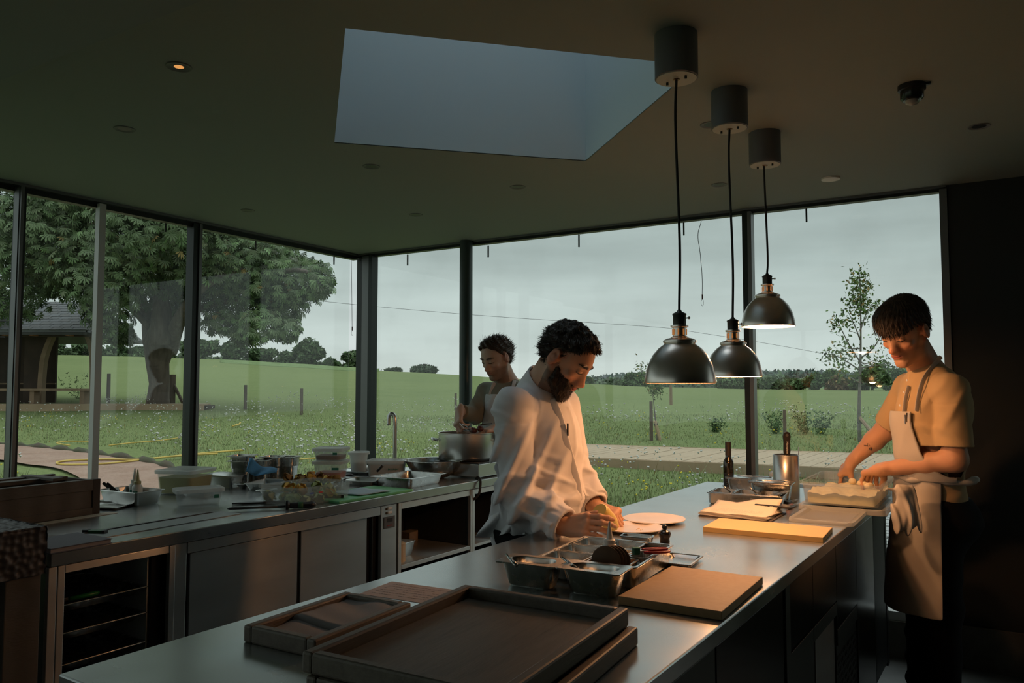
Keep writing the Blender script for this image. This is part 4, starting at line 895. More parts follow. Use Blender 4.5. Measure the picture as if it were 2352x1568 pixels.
tub('large_tub', 'big lidded plastic tub of pale yellow liquid behind the deep pan', .20, .20, .115, (-3.47, 2.35, .9), .35, M_clear, True, M_apple, liquid_h=.72)
pan('steel_cradle', 'low steel pan between the large yellow tub and the small clear tub', 'pan', .15, .12, .03, (-3.30, 2.31, .9), .35, m=M_steel, f=.004)
t_ = tub('small_clear_tub', 'small empty clear tub with lid and green tape in front of the yellow tub', .19, .11, .075, (-3.05, 2.13, .9), 1.13, M_clear, True)
mobj('tape_label', *box(.055,.075,-.0565,-.0555,.035,.05), M_tape, t_)
t_ = thing('lidded_pan', 'small steel pan with a loose steel lid behind the yellow tub', 'pan', (-3.50, 2.60, .9), .35)
mobj('pan_body', *loft([rr(.13,.10,.015,0), rr(.15,.12,.015,.055), rr(.165,.135,.008,.057), rr(.165,.135,.008,.06)]), M_steel, t_, auto=35); mobj('lid', *loft([rr(.175,.14,.01,.062), rr(.175,.14,.01,.066), rr(.06,.05,.01,.075)]), M_steel, t_, rot=(0,.05,.1), auto=35)
pan('small_dish', 'tiny round-cornered steel dish right of the lidded pan', 'dish', .075, .075, .025, (-3.38, 2.62, .9), .3, m=M_steel, f=.006, r=.02)
# tall bain-marie pans
def tallpan(label, loc, rz, lid_z=None, h=.15, w=.13, d=.13, par=None):
    t = thing('tall_pan', label, 'pan', loc, rz, 'tall steel pans in a row')
    mobj('pan_body', *loft([rr(w-.05,d-.05,.018,0), rr(w-.042,d-.042,.02,.006), rr(w-.036,d-.036,.02,h*.55), rr(w-.026,d-.026,.02,h*.6), rr(w-.022,d-.022,.02,h-.004), rr(w,d,.008,h-.004), rr(w,d,.008,h), rr(w-.026,d-.026,.02,h), rr(w-.04,d-.04,.02,h*.55), rr(w-.05,d-.05,.018,.006)]), M_pan, t, auto=35)
    if lid_z: mobj('nested_rim', *loft([rr(w-.024,d-.024,.02,h-.03), rr(w+.004,d+.004,.008,h-.029), rr(w+.004,d+.004,.008,h-.026), rr(w-.024,d-.024,.02,h-.026)], False, False), M_pan, t, auto=35)
    return t
def spot(px, py, z=.9): return P(px, py, z)
a = P(556,1112,.9); tallpan('tall steel pan nearest the window gap, two nested together', a, .55, 1, .155)
a = P(598,1108,.9); tallpan('tall steel pan draped with the blue cloth', a, .5, None, .125)
a = P(628,1103,.9); tallpan('dark tall steel pan between the blue cloth pan and the right-hand one', a, .5, None, .135)
a = P(660,1101,.9); tallpan('tall steel pan at the right end of the row, beside the orange blossoms', a, .45, None, .13)
def cloth(name, label, pts, m, loc=(0,0,0), th=.003):
    n = len(pts); k = len(pts[0]); V = [tuple(p) for r_ in pts for p in r_]; F_ = [(i*k+j, i*k+j+1, (i+1)*k+j+1, (i+1)*k+j) for i in range(n-1) for j in range(k-1)]
    o = mobj(name, V, F_, m, None, smooth=True, loc=loc); md = o.modifiers.new('s', 'SOLIDIFY'); md.thickness = th; return tag(o, label, 'cloth')
q = P(592,1108,.9)
pts = []
for i in range(15):
    u = i/14; yt = float(np.interp(u, [0,.09,.25,.45,.6,.8,1], [1070,1047,1058,1071,1072,1071,1076])); yb = float(np.interp(u, [0,.3,.6,1], [1082,1092,1088,1083])); row = []
    for j in range(7):
        v = j/6; row.append(Q(568+70*u-3*v, yt+(yb-yt)*v, 4.02-.13*v-.03*math.sin(u*8+v*3)))
    pts.append(row)
cloth('blue_cloth', 'bright blue woven cloth draped over the second tall pan', pts, M_blue)
# stacked tubs with sauces
sx0 = P(760,1098,.9); rzs = .5
t_ = tub('sauce_tub', 'square tub with red sauce at the bottom, lower tub of the stack of two', .165, .165, .10, sx0, rzs, M_half, True, M_sauce, liquid_h=.38)
c_ = bpy.context
for nm, z0 in (('a', .055),): mobj('tape_label', *box(.03,.07,-.084,-.0832,.055,.068), M_tape, t_, rot=(0,0,0))
t2 = tub('brown_sauce_tub', 'square tub with a band of brown sauce, upper tub of the stack of two', .165, .165, .068, (sx0.x, sx0.y, 1.004), rzs, M_half, True, M_brown, liquid_h=.42)
mobj('tape_label', *box(.035,.06,-.084,-.0832,.035,.048), M_tape, t2)
tub('white_bucket', 'round-cornered white tub behind the stack of sauce tubs', .11, .11, .12, P(799,1088,.9)+Vector((-.03,.12,0)), .4, M_milky, True, M_white, liquid_h=.5, r=.04)
t_ = tub('frosted_tub', 'frosted lidded tub with green writing behind the large shallow pan', .21, .14, .10, P(889,1098,.9)+Vector((-.02,.02,0)), .55, M_milky, True, mat('pale_contents', (.5,.51,.48), .8), liquid_h=.8)
m_ = MB()
for i in range(9): m_.add(box(.02+i*.007, .024+i*.007, -.0712, -.0704, .05+.002*(i % 3), .06-.002*(i % 2)))
m_.build('handwriting', M_tape, t_)
# blossoms: crumpled courgette flowers, each a thing
def blossom(label, loc, rz, tilt, m1, m2, s=1.0, seed=0, group='courgette blossoms'):
    t = thing('courgette_blossom', label, 'blossom', loc, rz, group); t.rotation_euler = (tilt, .0, rz); r_ = np.random.default_rng(seed)
    for k in range(5):
        a = k*1.256+r_.uniform(-.2,.2); L = s*(.05+.015*r_.random()); rows_ = []
        for i in range(6):
            v = i/5; wdt = s*.024*math.sin(min(v*1.25+.25, 1.0)*math.pi*.75+.2)*(1 if v < .8 else 1-(v-.8)*4.0); rad = s*(.006+.017*math.sin(v*2.6)+.006*v*v*r_.uniform(-1,1.4)); row = []
            for j in range(5):
                w_ = (j-2)/2*wdt; row.append(((rad+.003*s*((j % 2))*v)*math.cos(a)-w_*math.sin(a), (rad+.003*s*(j % 2)*v)*math.sin(a)+w_*math.cos(a), L*v))
            rows_.append(row)
        V = [p for r0 in rows_ for p in r0]; F_ = [(i*5+j, i*5+j+1, i*5+j+6, i*5+j+5) for i in range(5) for j in range(4)]
        mobj('petal', V, F_, m1 if k % 2 else m2, t, smooth=True)
    mobj('stem', *tube([(0,0,-.02*s),(0,0,.006*s)], [.005*s,.008*s], 7), M_petalg, t, smooth=True)
bq = [(612,M_petalg,M_petalg),(640,M_petalg,M_petal),(664,M_petalg,M_petalg),(688,M_petal,M_petal),(700,M_petalg,M_petalg),(722,M_petalg,M_petalg),(735,M_petalg,M_petal)]
fl = P(705,1158,.9); fb = tub('blossom_tub', 'large open clear tub of courgette blossoms with green tape, front of the steel counter', .33, .26, .085, (-2.745, 2.47, .9), 1.85-.25, M_clear, False)
V, F_ = [], []
mobj('tape_label', *box(-.16,-.155,-.0,.001,.0,.001), M_tape, fb) if False else None
tp = P(760,1152,.905)
mobj('red_print', *box(-.05,-.028,-.1312,-.1306,.052,.06), mat('label_red', (.5,.05,.05), .5), fb); mobj('blue_print', *box(-.1,-.08,-.1312,-.1306,.054,.06), mat('label_blue', (.08,.14,.45), .5), fb)
lab = ['green-tipped courgette blossom at the left of the open tub', 'green and orange courgette blossom left of centre in the open tub', 'green courgette blossom low in the middle of the open tub', 'upright orange courgette blossom topping the heap in the open tub', 'green courgette blossom right of the orange one', 'wide green courgette blossom at the right of the open tub', 'yellowish courgette blossom under the right of the heap']
for i, (px, a, b) in enumerate(bq):
    p = P(px+6, 1150+3*(i % 2), .94); p.z = .945+.012*((i*2) % 3); p = P(px+8, 1136-2*(i % 2), p.z+.01) if False else Vector((fb.location.x+.16*(-1+i/3.2)*.62*rt[0]*1.25, fb.location.y+.16*(-1+i/3.2)*.62*1.0, p.z-.012*(i == 0)-.012))
    blossom(lab[i], p, i*1.9, 1.1 if i != 3 else .4, a, b, .85, i)
for i in range(8):
    blossom('dull green courgette blossom lying at the bottom of the open tub, '+['front','back','left','right','front left','front right','back left','back right'][i]+' spot', Vector((fb.location.x+RNG.uniform(-.07,.07), fb.location.y+RNG.uniform(-.09,.09), .915)), i*2.3, 1.4, M_petalg, M_petalg, .9, 20+i, 'blossoms inside the clear tub')
# dried blossoms on a tray
q = P(744,1118,.92); dt = pan('blossom_tray', 'shallow steel tray heaped with dried orange blossoms before the sauce tubs', 'tray', .25, .15, .025, (q.x-.03, q.y-.06, .93), .5, m=M_steel, f=.006)
for i in range(9):
    v = Vector((-.10+.025*i, .0+.03*math.sin(i*2.4), 0)); v.rotate(Matrix.Rotation(.5, 3, 'Z'))
    blossom('dried crinkled orange blossom, %s on the shallow tray' % ['leftmost','second from the left','third from the left','fourth from the left','middle one','fourth from the right','third from the right','second from the right','rightmost'][i], Vector((dt.location.x+v.x, dt.location.y+v.y, .958)), i*1.1, 1.0+.3*math.sin(i), M_dried, M_petal if i % 2 else M_dried, .8, 40+i, 'dried blossoms on the tray')
pan('blossom_tray_support', 'steel pan carrying the blossom tray on its rim', 'pan', .24, .14, .027, (q.x-.03, q.y-.06, .9), .5, m=M_steel, f=.004)
# long steel trays behind the blossom tub
q = P(680,1128,.9); pan('long_tray', 'long shallow steel tray behind the blossom tub', 'tray', .42, .22, .035, (q.x-.10, q.y+.06, .9), .42, m=M_steel, f=.006, r=.012)
q = P(775,1120,.9); pan('handled_cup', 'small steel rectangular cup with a long flat handle behind the blossom tub', 'cup', .085, .075, .05, (q.x, q.y, .9), .3, m=M_pan, f=.003)
q = P(836,1112,.9); pan('middle_tray', 'shallow steel tray between the handled cup and the large shallow pan', 'tray', .21, .17, .028, (q.x, q.y, .9), .2, m=M_steel, f=.006)
q = P(838,1088,.9); pan('back_tray', 'pale empty steel tray in front of the glass corner', 'tray', .30, .2, .02, (q.x-.02, q.y+.02, .9), .3, m=M_steeltop, f=.008)
q = P(845,1079,.9); tag(mobj('white_board', *bc(0,0,0,.26,.12,.012), M_white, loc=(q.x-.02, q.y+.10, .9), rot=(0,0,.2), bevel=.002), 'white plastic board behind the pale empty tray', 'board')
q = P(802,1092,.9); tag(mobj('aubergine_skin', *loft([rr(.04,.02,.009,0), rr(.05,.025,.01,.006), rr(.03,.012,.005,.012)]), mat('dark_purple', (.025,.012,.015), .35), loc=q+Vector((0,0,0)), rot=(0,0,.3), auto=60), 'dark purple sliver of food beside the dried blossoms', 'food')
q = P(612,1134,.9); pan('oval_dish', 'small oval steel dish at the left of the blossom tub', 'dish', .07, .09, .022, (q.x, q.y, .9), .3, m=M_steel, f=.006, r=.034)
# knife steel and sheathed knife
ks = thing('sharpening_steel', 'knife sharpening steel with black handle and green tape before the blossom tub', 'tool', P(640,1168,.9)+Vector((0,0,.012)), 0)
a, b = P(522,1168,.912), P(724,1160,.912); dv = b-a; ks.location = a; ks.rotation_euler = (0,0,math.atan2(dv.y, dv.x)); Lk = dv.length
mobj('rod', *tube([(0,0,0),(.01,0,0),(Lk*.68,0,0)], [.002,.0055,.0055], 10), M_dsteel, ks, smooth=True)
mobj('guard', *lathe([(.006,0),(.019,.003),(.02,.012),(.012,.02)], 18), M_black, ks, loc=(Lk*.65,0,.006), rot=(0,math.pi/2,0), auto=40)
mobj('handle', *tube([(Lk*.69,0,.004),(Lk*.75,0,.003),(Lk*.85,0,.003),(Lk*.95,0,.003),(Lk*.995,0,.003)], [.010,.014,.0125,.015,.012], 14), M_black, ks, smooth=True); mobj('tape_band', *tube([(Lk*.80,0,.0035),(Lk*.86,0,.0035)], .0142, 14), mat('green_band', (.02,.09,.03), .6), ks, smooth=True)
mobj('ring', *tube([(Lk+.005*math.cos(a), .0, .0+.008*math.sin(a)) for a in np.linspace(0, 6.3, 14)], .001, 5), M_steel, ks)
kn = thing('sheathed_knife', 'black sheathed knife lying behind the sharpening steel', 'knife', P(524,1161,.9)+Vector((0,.02,.006)), math.atan2(dv.y, dv.x)-.02)
mobj('sheath', *loft([[(0,-.004,-.002),(0,.004,-.002),(0,.004,.003),(0,-.004,.003)], [(.04,-.014,-.003),(.04,.016,-.003),(.04,.016,.004),(.04,-.014,.004)], [(Lk*.62,-.016,-.003),(Lk*.62,.02,-.003),(Lk*.62,.02,.006),(Lk*.62,-.016,.006)]]), M_black, kn)
mobj('bolster', *loft([[(Lk*.62+dx, y*k, z*k+.006) for y, z in ((-.02,-.012),(.02,-.012),(.022,.012),(0,.022),(-.02,.01))] for dx, k in ((0,.8),(.012,1.1),(.03,.8))]), M_black, kn, bevel=.002); mobj('handle', *tube([(Lk*.66,0,.012),(Lk*.8,0,.014),(Lk*.94,0,.012),(Lk*.99,0,.010)], [.011,.013,.014,.012], 12), M_black, kn, smooth=True)
# green board, cloth, large shallow pan, bowl
q1, q2 = P(791,1148,.912), P(952,1121,.912)
gb = thing('green_cutting_board', 'green plastic chopping board at the front edge of the steel counter', 'board', (0,0,.9))
V, F_ = box(-2.83, -2.565, 2.50, 3.0, 0, .012); mobj('board', V, F_, M_green, gb, bevel=.003)
pts = [[Vector((-2.80+.22*(i/8)+.02*math.sin(j/4), 2.66+.20*(j/8)-.0*i, .9165+.0015*math.sin(i*1.3+j))) for j in range(9)] for i in range(8)]
cloth('pale_cloth', 'pale blue woven wiping cloth folded on the green board', pts, M_pblue, th=.002)
tag(mobj('knife_grip', *loft([rr(.018,.09,.006,0), rr(.02,.09,.006,.014)]), M_black, loc=(-2.66, 2.56, .913), rot=(0,0,-.9), bevel=.002), 'black knife handle on the green board by the blossom tub', 'handle')
pan('large_shallow_pan', 'large shallow steel gastronorm pan resting on the end of the green board', 'pan', .265, .325, .055, (-2.755, 3.19, .9), .06, m=M_pan, f=.012, r=.025)
bw_ = P(1003,1103,.9); bl = mobj('mixing_bowl', *lathe([(.05,0),(.085,.006),(.135,.04),(.158,.08),(.165,.098),(.180,.1),(.180,.102),(.163,.101),(.155,.08),(.13,.042),(.08,.009),(.0005,.004)], 48, True, False), M_pan, None, loc=(-2.86, 3.53, .9), auto=50); tag(bl, 'round stainless mixing bowl between the shallow pan and the stock pot', 'bowl')
tp_ = thing('tap', 'tall slim swan-neck steel tap at the back of the steel counter', 'tap', (-3.305, 3.69, .9))
ph = (1078-950)/F*np.dot(np.array([-3.305,3.69,0]), fw)
mobj('spout', *tube(curve([(0,0,0),(0,0,ph*.6),(0,0,ph*.86),(-.006,-.002,ph*.97),(-.022,-.01,ph),(-.036,-.016,ph*.95),(-.038,-.017,ph*.80)], 6), .013, 12), M_steel, tp_, smooth=True); mobj('base', *lathe([(.025,0),(.025,.01),(.016,.014)], 20), M_steel, tp_, auto=40)
tag(mobj('black_lever', *tube([(0,0,0),(.03,.01,.03)], .007, 8), M_black, loc=P(866,1082,.98)-Vector((0,0,0)), smooth=True), 'black lever tip sticking up behind the frosted tub', 'lever')
bx = P(1000,1083,.9); tag(mobj('printed_carton', *bc(0,0,0,.12,.10,.045), mat('carton', (.55,.6,.62), .7), loc=(-3.08, 3.74, .9), rot=(0,0,.4), bevel=.003), 'pale printed carton behind the mixing bowl', 'carton')
tag(mobj('white_slab', *bc(0,0,0,.3,.14,.055), M_white, loc=(-3.05, 3.80+.0, .9), rot=(0,0,.0), bevel=.004), 'white slab tray at the far edge behind the mixing bowl', 'tray') if False else None
# hob with stock pot
hb = thing('induction_hob', 'portable steel induction hob under the stock pot at the far end of the counter', 'hob', (-2.77, 3.755, .9), .03)
mobj('body', *box(-.15,.17,-.16,.11,.008,.082), M_steel, hb, bevel=.004); mobj('top_glass', *box(-.15,.17,-.16,.11,.082,.088), M_black, hb, bevel=.002)
mobj('vent_panel', *box(-.14,.0,-.163,-.16,.015,.075), M_dsteel, hb)
for i in range(9): mobj('vent_slot', *box(-.13+i*.013,-.124+i*.013,-.1645,-.163,.02,.07), M_black, hb)
for x in (-.13,.15): mobj('foot', *box(x-.01,x+.01,-.15,-.13,0,.008), M_black, hb)
pc = (-2.79, 3.745, .988)
pt_ = thing('stock_pot', 'wide stainless stock pot with loop handles standing on the hob', 'pot', pc)
mobj('pot_body', *lathe([(.150,0),(.160,.006),(.165,.02),(.165,.155),(.171,.158),(.171,.162),(.162,.161),(.161,.02),(.15,.008),(.0005,.007)], 56, True, False), M_steel, pt_, auto=50)
for s_ in (0, math.pi):
    c, s2_ = math.cos(s_), math.sin(s_); dirv = Vector((-rt[0]*c, -rt[1]*c, 0)).normalized(); sd = Vector((-dirv.y, dirv.x, 0))
    pts = [dirv*.163+sd*.045+Vector((0,0,.115)), dirv*.19+sd*.045+Vector((0,0,.12)), dirv*.205+sd*.02+Vector((0,0,.125)), dirv*.205-sd*.02+Vector((0,0,.125)), dirv*.19-sd*.045+Vector((0,0,.12)), dirv*.163-sd*.045+Vector((0,0,.115))]
    mobj('handle', *tube(curve(pts, 5), .0055, 8), M_pan, pt_, smooth=True)
pts = [(-2.66,3.64,.915),(-2.60,3.60,.91),(-2.555,3.56,.905),(-2.54,3.54,.87),(-2.548,3.53,.82),(-2.60,3.52,.78)]
tag(mobj('power_cable', *tube(curve(pts, 6), .007, 8), M_blackm, smooth=True), 'black power cable drooping from the hob over the counter edge', 'cable')
# ------------------------------------------------------------------ island props
def wtray(name, label, cx, cy, w, d, h, rz, z0, base=.012):
    t = thing(name, label, 'tray', (cx, cy, z0), rz); wl_ = .022
    mobj('base', *box(-w/2+wl_,w/2-wl_,-d/2+wl_,d/2-wl_,.002,base), M_wood, t)
    for nm, b_ in (('long_side', (-w/2,-w/2+wl_,-d/2,d/2)), ('long_side', (w/2-wl_,w/2,-d/2,d/2)), ('short_side', (-w/2+wl_,w/2-wl_,-d/2,-d/2+wl_)), ('short_side', (-w/2+wl_,w/2-wl_,d/2-wl_,d/2))): mobj(nm, *box(*b_, 0, h), M_wood, t, bevel=.0045)
    return t
wtray('large_wooden_tray', 'large dark wooden tray, lower one of the nested pair on the near island', -.848, 1.205, .405, .52, .036, .09, .9)
bt_ = wtray('large_wooden_tray', 'large dark wooden tray, upper one of the nested pair, empty', -.865, 1.205, .395, .515, .036, .075, .936)
for i in range(4): mobj('base_plank', *box(-.172+i*.086, -.0862+i*.086, -.234, .234, .012, .0135), M_wood, bt_)
wtray('small_wooden_tray', 'small dark wooden tray holding folded grey napkins', -1.262, 1.212, .196, .305, .035, .06, .9)
for k, (y0, y1, zz, lab) in enumerate(((-.135,.02,.016,'folded grey linen napkin, front one in the small wooden tray'), (-.04,.135,.024,'folded grey linen napkin, rear one in the small wooden tray'))):
    rows_ = []
    for i in range(22):
        row = []
        for j in range(22):
            u, v = i/21, j/21; x = -.082+.164*u; y = y0+(y1-y0)*v
            row.append(Vector((x, y, zz+.0022*math.sin(5*u+3*v+k)+.0018*math.sin(9*u*v+2*k)+.0012*math.sin(13*v+4*u)-(.01 if j in (0,) else 0)-.006*(max(0,.12-u)/.12))))
        rows_.append(row)
    Mz = Matrix.Translation((-1.262,1.212,.9)) @ Matrix.Rotation(.06,4,'Z'); cloth('linen_napkin', lab, [[Mz @ p for p in r0] for r0 in rows_], M_linen, th=.003)
def lines(n, w, d, z, m_, rows=7, seed=0, x0=0, y0=0):
    r_ = np.random.default_rng(seed); mb = MB()
    for i in range(rows):
        y = y0-d/2+d*(i+.5)/rows; x = x0-w/2
        while x < x0+w/2-.004:
            l = r_.uniform(.003,.011); mb.add(([(x,y,z),(min(x+l,x0+w/2),y,z),(min(x+l,x0+w/2),y+.0016,z),(x,y+.0016,z)], [(0,1,2,3)])); x += l+r_.uniform(.001,.004)
            if r_.random() < .12: x += .02
    return mb
mn = thing('menu_sheet', 'printed grey menu sheet lying between the small tray and the steel pans', 'paper', (-1.32, 1.535, .9), .12)
mobj('sheet', *box(-.105,.105,-.07,.07,0,.0008), M_paperg, mn); o = lines(0,.17,.11,.0012,M_ink,6,3).build('print', M_ink, mn); o['kind'] = 'stuff'
# near pans
pan('ladle_pan', 'deep steel pan with an oval opening and spoon, front left of the pan group', 'pan', .172, .108, .066, (-1.097, 1.765, .9), .12, f=.012, r=.02, open_r=.046)
pan('ladle_pan', 'deep steel pan with an oval opening and spoon, nearest the tan board', 'pan', .172, .108, .066, (-.925, 1.785, .9), .09, f=.012, r=.02, open_r=.046)
bp = pan('insert_carrier', 'large rectangular steel pan carrying the small inserts in the middle of the island', 'pan', .285, .335, .060, (-1.0, 2.01, .9), .09, m=M_pan, f=.006, r=.014, taper=.004)
bm = Matrix.Translation((-1.0,2.01,.9)) @ Matrix.Rotation(.09,4,'Z')
ins = [(-.072,-.115,'front left'),(-.072,-.005,'second row left'),(-.072,.105,'back left'),(.03,-.115,'front middle, holding the brown discs'),(.03,.105,'back middle'),(.105,-.01,'right middle, under the red scissors')]
cells = [(-.0725,-.108,.125,.098,'front left'),(-.0725,-.005,.125,.098,'middle left'),(-.085,.103,.095,.105,'rear left'),(.015,.103,.095,.105,'rear centre'),(.055,-.108,.12,.098,'front right, holding the brown discs'),(.03,-.003,.075,.095,'centre, holding the squeeze bottle'),(.100,.02,.058,.12,'right side, under the scissors')]
for x, y, w_, d2, l_ in cells:
    p = bm @ Vector((x, y, .004)); pan('insert_pan', 'small steel insert pan in the carrier, '+l_, 'pan', w_, d2, .054, p, .09, f=.003, r=.012, taper=.004, group='insert pans in the carrier')
# contents of one insert
p = bm @ Vector((.055,-.108,.012)); tag(mobj('spice_paste', *loft([rr(.1,.08,.01,0), rr(.105,.085,.01,.024), rr(.08,.06,.02,.028)]), mat('rust_paste', (.30,.11,.03), .8, bump=(60,.5,.004)), loc=p, rot=(0,0,.09), auto=40), 'rust-coloured crumb filling the front right insert pan', 'food')
for i in range(4):
    v = bm @ Vector((.044+.0065*i, -.125+.006*i, .057)); o = mobj('brown_disc', *lathe([(.002,-.0022),(.039,-.0022),(.041,-.0011),(.041,.0011),(.039,.0022),(.002,.0022)], 44), mat('cork_brown', (.11,.065,.035), .7) if i == 0 else bpy.data.materials['cork_brown'], None, loc=v, auto=40)
    o.rotation_euler = (math.pi/2*.93, 0, .16+.03*i)
    tag(o, ['brown round disc standing on edge, frontmost of four by the squeeze bottle', 'brown round disc standing on edge, second of four from the front', 'brown round disc standing on edge, third of four from the front', 'brown round disc standing on edge, rearmost of four'][i], 'disc', 'brown discs in the insert pan')
p = bm @ Vector((.012,-.015,.018)); squeeze('white squeeze bottle with pointed nozzle standing in the insert carrier', p, .070, .0225, m=M_bot, nozzle=.048, tape=False)
sc_ = thing('scissors', 'red-handled scissors lying across the insert pans', 'scissors', bm @ Vector((.098,-.005,.068)), .75)
for s_ in (-1, 1):
    a = [(.0+.03*math.cos(t)*1.2+.045, s_*.009+.0095*math.sin(t), .002*s_) for t in np.linspace(0, 2*math.pi, 22)]
    mobj('handle', *tube(a, .0035, 8, False), M_red, sc_, smooth=True); mobj('blade', *loft([[(-.004,s_*.003-.004,0),(-.004,s_*.003+.004,0),(-.004,s_*.003+.004,.002),(-.004,s_*.003-.004,.002)], [(.02,s_*.003-.004,0),(.02,s_*.003+.004,0),(.02,s_*.003+.004,.002),(.02,s_*.003-.004,.002)]]), M_steel, sc_)
mobj('green_hinge', *loft([rr(.02,.018,.004,-.008), rr(.02,.018,.004,.010)]), M_tape, sc_, loc=(-.012,0,0), bevel=.001)
for (a, b, c, d, lab) in ((1163,1273,1177,1289,'steel spoon handle sticking up at the left of the front left pan'), (1291,1280,1326,1306,'bright steel spoon handle resting in the pan nearest the tan board')):
    A, B = Q(a, b, 2.06 if a < 1200 else 2.03), Q(c, d, 2.04); 
    A = P(a, b, 1.0) if False else Q(a, b, 2.03); B = Q(c, d, 2.0)
    dd_ = (B-A); tag(mobj('spoon', *tube([A-A, dd_*.5, dd_, dd_*1.6], [.0035,.004,.0045,.006], 8), M_pan, loc=A, smooth=True), lab, 'spoon')
pan('small_steel_dish', 'small empty steel pan behind the insert carrier beside the pepper mill', 'pan', .105, .058, .036, (-1.075, 2.375, .9), .12, f=.003, r=.01, taper=.004)
pan('side_tray', 'small shallow steel tray half under the right side of the insert carrier', 'tray', .11, .15, .014, (-.872, 2.225, .9), .1, f=.005, r=.012, taper=.004)
pm = mobj('pepper_mill', *lathe([(.016,0),(.017,.006),(.0155,.014),(.0185,.02),(.0205,.026),(.0215,.032),(.019,.037),(.012,.041),(.007,.043),(.006,.045),(.009,.049),(.0095,.053),(.008,.057),(.003,.060)], 36), mat('black_lacquer', (.012,.011,.010), .18, coat=.5), None, loc=P(1527,1246,.9), auto=60); tag(pm, 'short black turned pepper mill with a ball knob behind the insert carrier', 'mill')
# boards
tag(mobj('tan_cutting_board', *box(-.125,.125,-.185,.185,0,.02), M_boardt, loc=(-.712,1.912,.901), rot=(0,0,.035), bevel=.0015), 'tan composite cutting board beside the steel pan group', 'board')
tag(mobj('yellow_cutting_board', *box(-.203,.203,-.11,.11,0,.018), M_boardy, loc=(-.79,2.868,.9), rot=(0,0,.06), bevel=.0015), 'yellow cutting board glowing under the middle lamp', 'board')
# plates
def plate(label, loc, rx, ry, seed):
    n = 48; r_ = np.random.default_rng(seed); wob = [1+.012*math.sin(3*a+seed)+.008*math.sin(7*a+2*seed) for a in np.linspace(0, 2*math.pi, n, endpoint=False)]
    prof = [(.6,0),(.75,.004),(1.0,.012),(1.0,.0145),(.76,.0075),(.55,.006),(.01,.006)]
    rg = [[(rx*r*w_*math.cos(2*math.pi*j/n), ry*r*w_*math.sin(2*math.pi*j/n), z) for j, w_ in enumerate(wob)] for r, z in prof]
    o = mobj('plate', *loft(rg), M_plate, loc=loc, auto=40); return tag(o, label, 'plate', 'cream plates under the lamp')
plate('cream stoneware plate further from the camera, empty', P(1502,1194,.906)-Vector((0,0,.006)), .118, .125, 1); p2 = plate('cream stoneware plate under the yellow squeeze bottle, with crumbs', P(1452,1214,.906)-Vector((0,0,.006)), .113, .118, 2)
for i in range(7): tag(mobj('crumb', *lathe([(.0005,-.0015),(.0018,0),(.0005,.0015)], 6), M_petal, loc=p2.location+Vector((.03+.012*math.cos(i*2.1), -.02+.01*math.sin(i*1.7)+.004*i, .009))), 'tiny orange crumb on the nearer cream plate', 'crumb', 'crumbs on the plate')
# notebook of recipes + phone
rbk = thing('recipe_notebook', 'open battered recipe notebook with curled cream pages beside the yellow board', 'notebook', (-.985, 3.19, .9), .02)
mobj('cover', *box(-.135,.15,-.125,.13,0,.004), M_woodd, rbk)
def page(z, cx, w_, d2, curl, seed):
    rows_ = []; 
    V = []; n_ = 16
    for i in range(n_):
        for j in range(n_):
            u, v = i/(n_-1)-.5, j/(n_-1)-.5; V.append((cx+w_*u*(1-.03*math.sin(v*9+seed)), d2*v, z+curl*max(0, v+.05)**2*4*(1-.4*abs(u))*(.7+.5*math.sin(seed+u*3))+.0012*math.sin(u*11+seed)))
    F_ = [(i*n_+j, (i+1)*n_+j, (i+1)*n_+j+1, i*n_+j+1) for i in range(n_-1) for j in range(n_-1)]
    o = mobj('page', V, F_, M_paper, rbk, smooth=True); m_ = o.modifiers.new('s','SOLIDIFY'); m_.thickness = .001
for k in range(7): page(.006+.0022*k, 0, .27, .24, .006*k if k > 3 else .001, k)
o = lines(0,.2,.09,.0225,M_ink,5,9,0,-.055).build('handwriting', M_ink, rbk); o['kind'] = 'stuff'
ph_ = thing('phone', 'black smartphone lying on the right page of the recipe notebook', 'phone', (-.875, 3.295, .929), -.06)
mobj('body', *loft([rr(.15,.074,.012,0), rr(.152,.076,.012,.002), rr(.152,.076,.012,.007), rr(.148,.072,.012,.0085)]), M_black, ph_, auto=40); mobj('screen', *loft([rr(.140,.066,.008,.0086), rr(.140,.066,.008,.009)]), M_gloss, ph_); mobj('side_port', *box(-.01,.004,-.0385,-.0375,.003,.006), M_white, ph_)
# far pans and bottle
pan('spoon_pan', 'long steel pan with two spoons behind the recipe notebook', 'pan', .325, .165, .052, (-1.05, 3.50, .9), .10, f=.005, r=.012, taper=.003, m=M_pan)
sm_ = Matrix.Translation((-1.05,3.50,.9)) @ Matrix.Rotation(.10,4,'Z')
for x, l_ in ((-.10,'left'),(0,'centre'),(.10,'right')): pan('narrow_insert', 'narrow steel insert inside the spoon pan, '+l_, 'pan', .096, .15, .05, sm_ @ Vector((x,0,.004)), .10, f=.003, r=.01, taper=.003, group='inserts in the spoon pan')
for x, l_ in ((-.07,'left one'),(.045,'right one')):
    A = sm_ @ Vector((x,-.02,.05)); tag(mobj('spoon', *tube([(0,0,0),(-.03,-.015,.03)], [.005,.003], 8), M_pan, loc=A, smooth=True), 'steel spoon handle sticking from the long spoon pan, '+l_, 'spoon')
A = sm_ @ Vector((.13,.0,.052)); tag(mobj('pan_lid', *loft([rr(.10,.13,.01,0), rr(.10,.13,.01,.003)]), M_pan, loc=A, rot=(0,-.28,.1)), 'tilted steel lid over the right end of the spoon pan', 'lid')
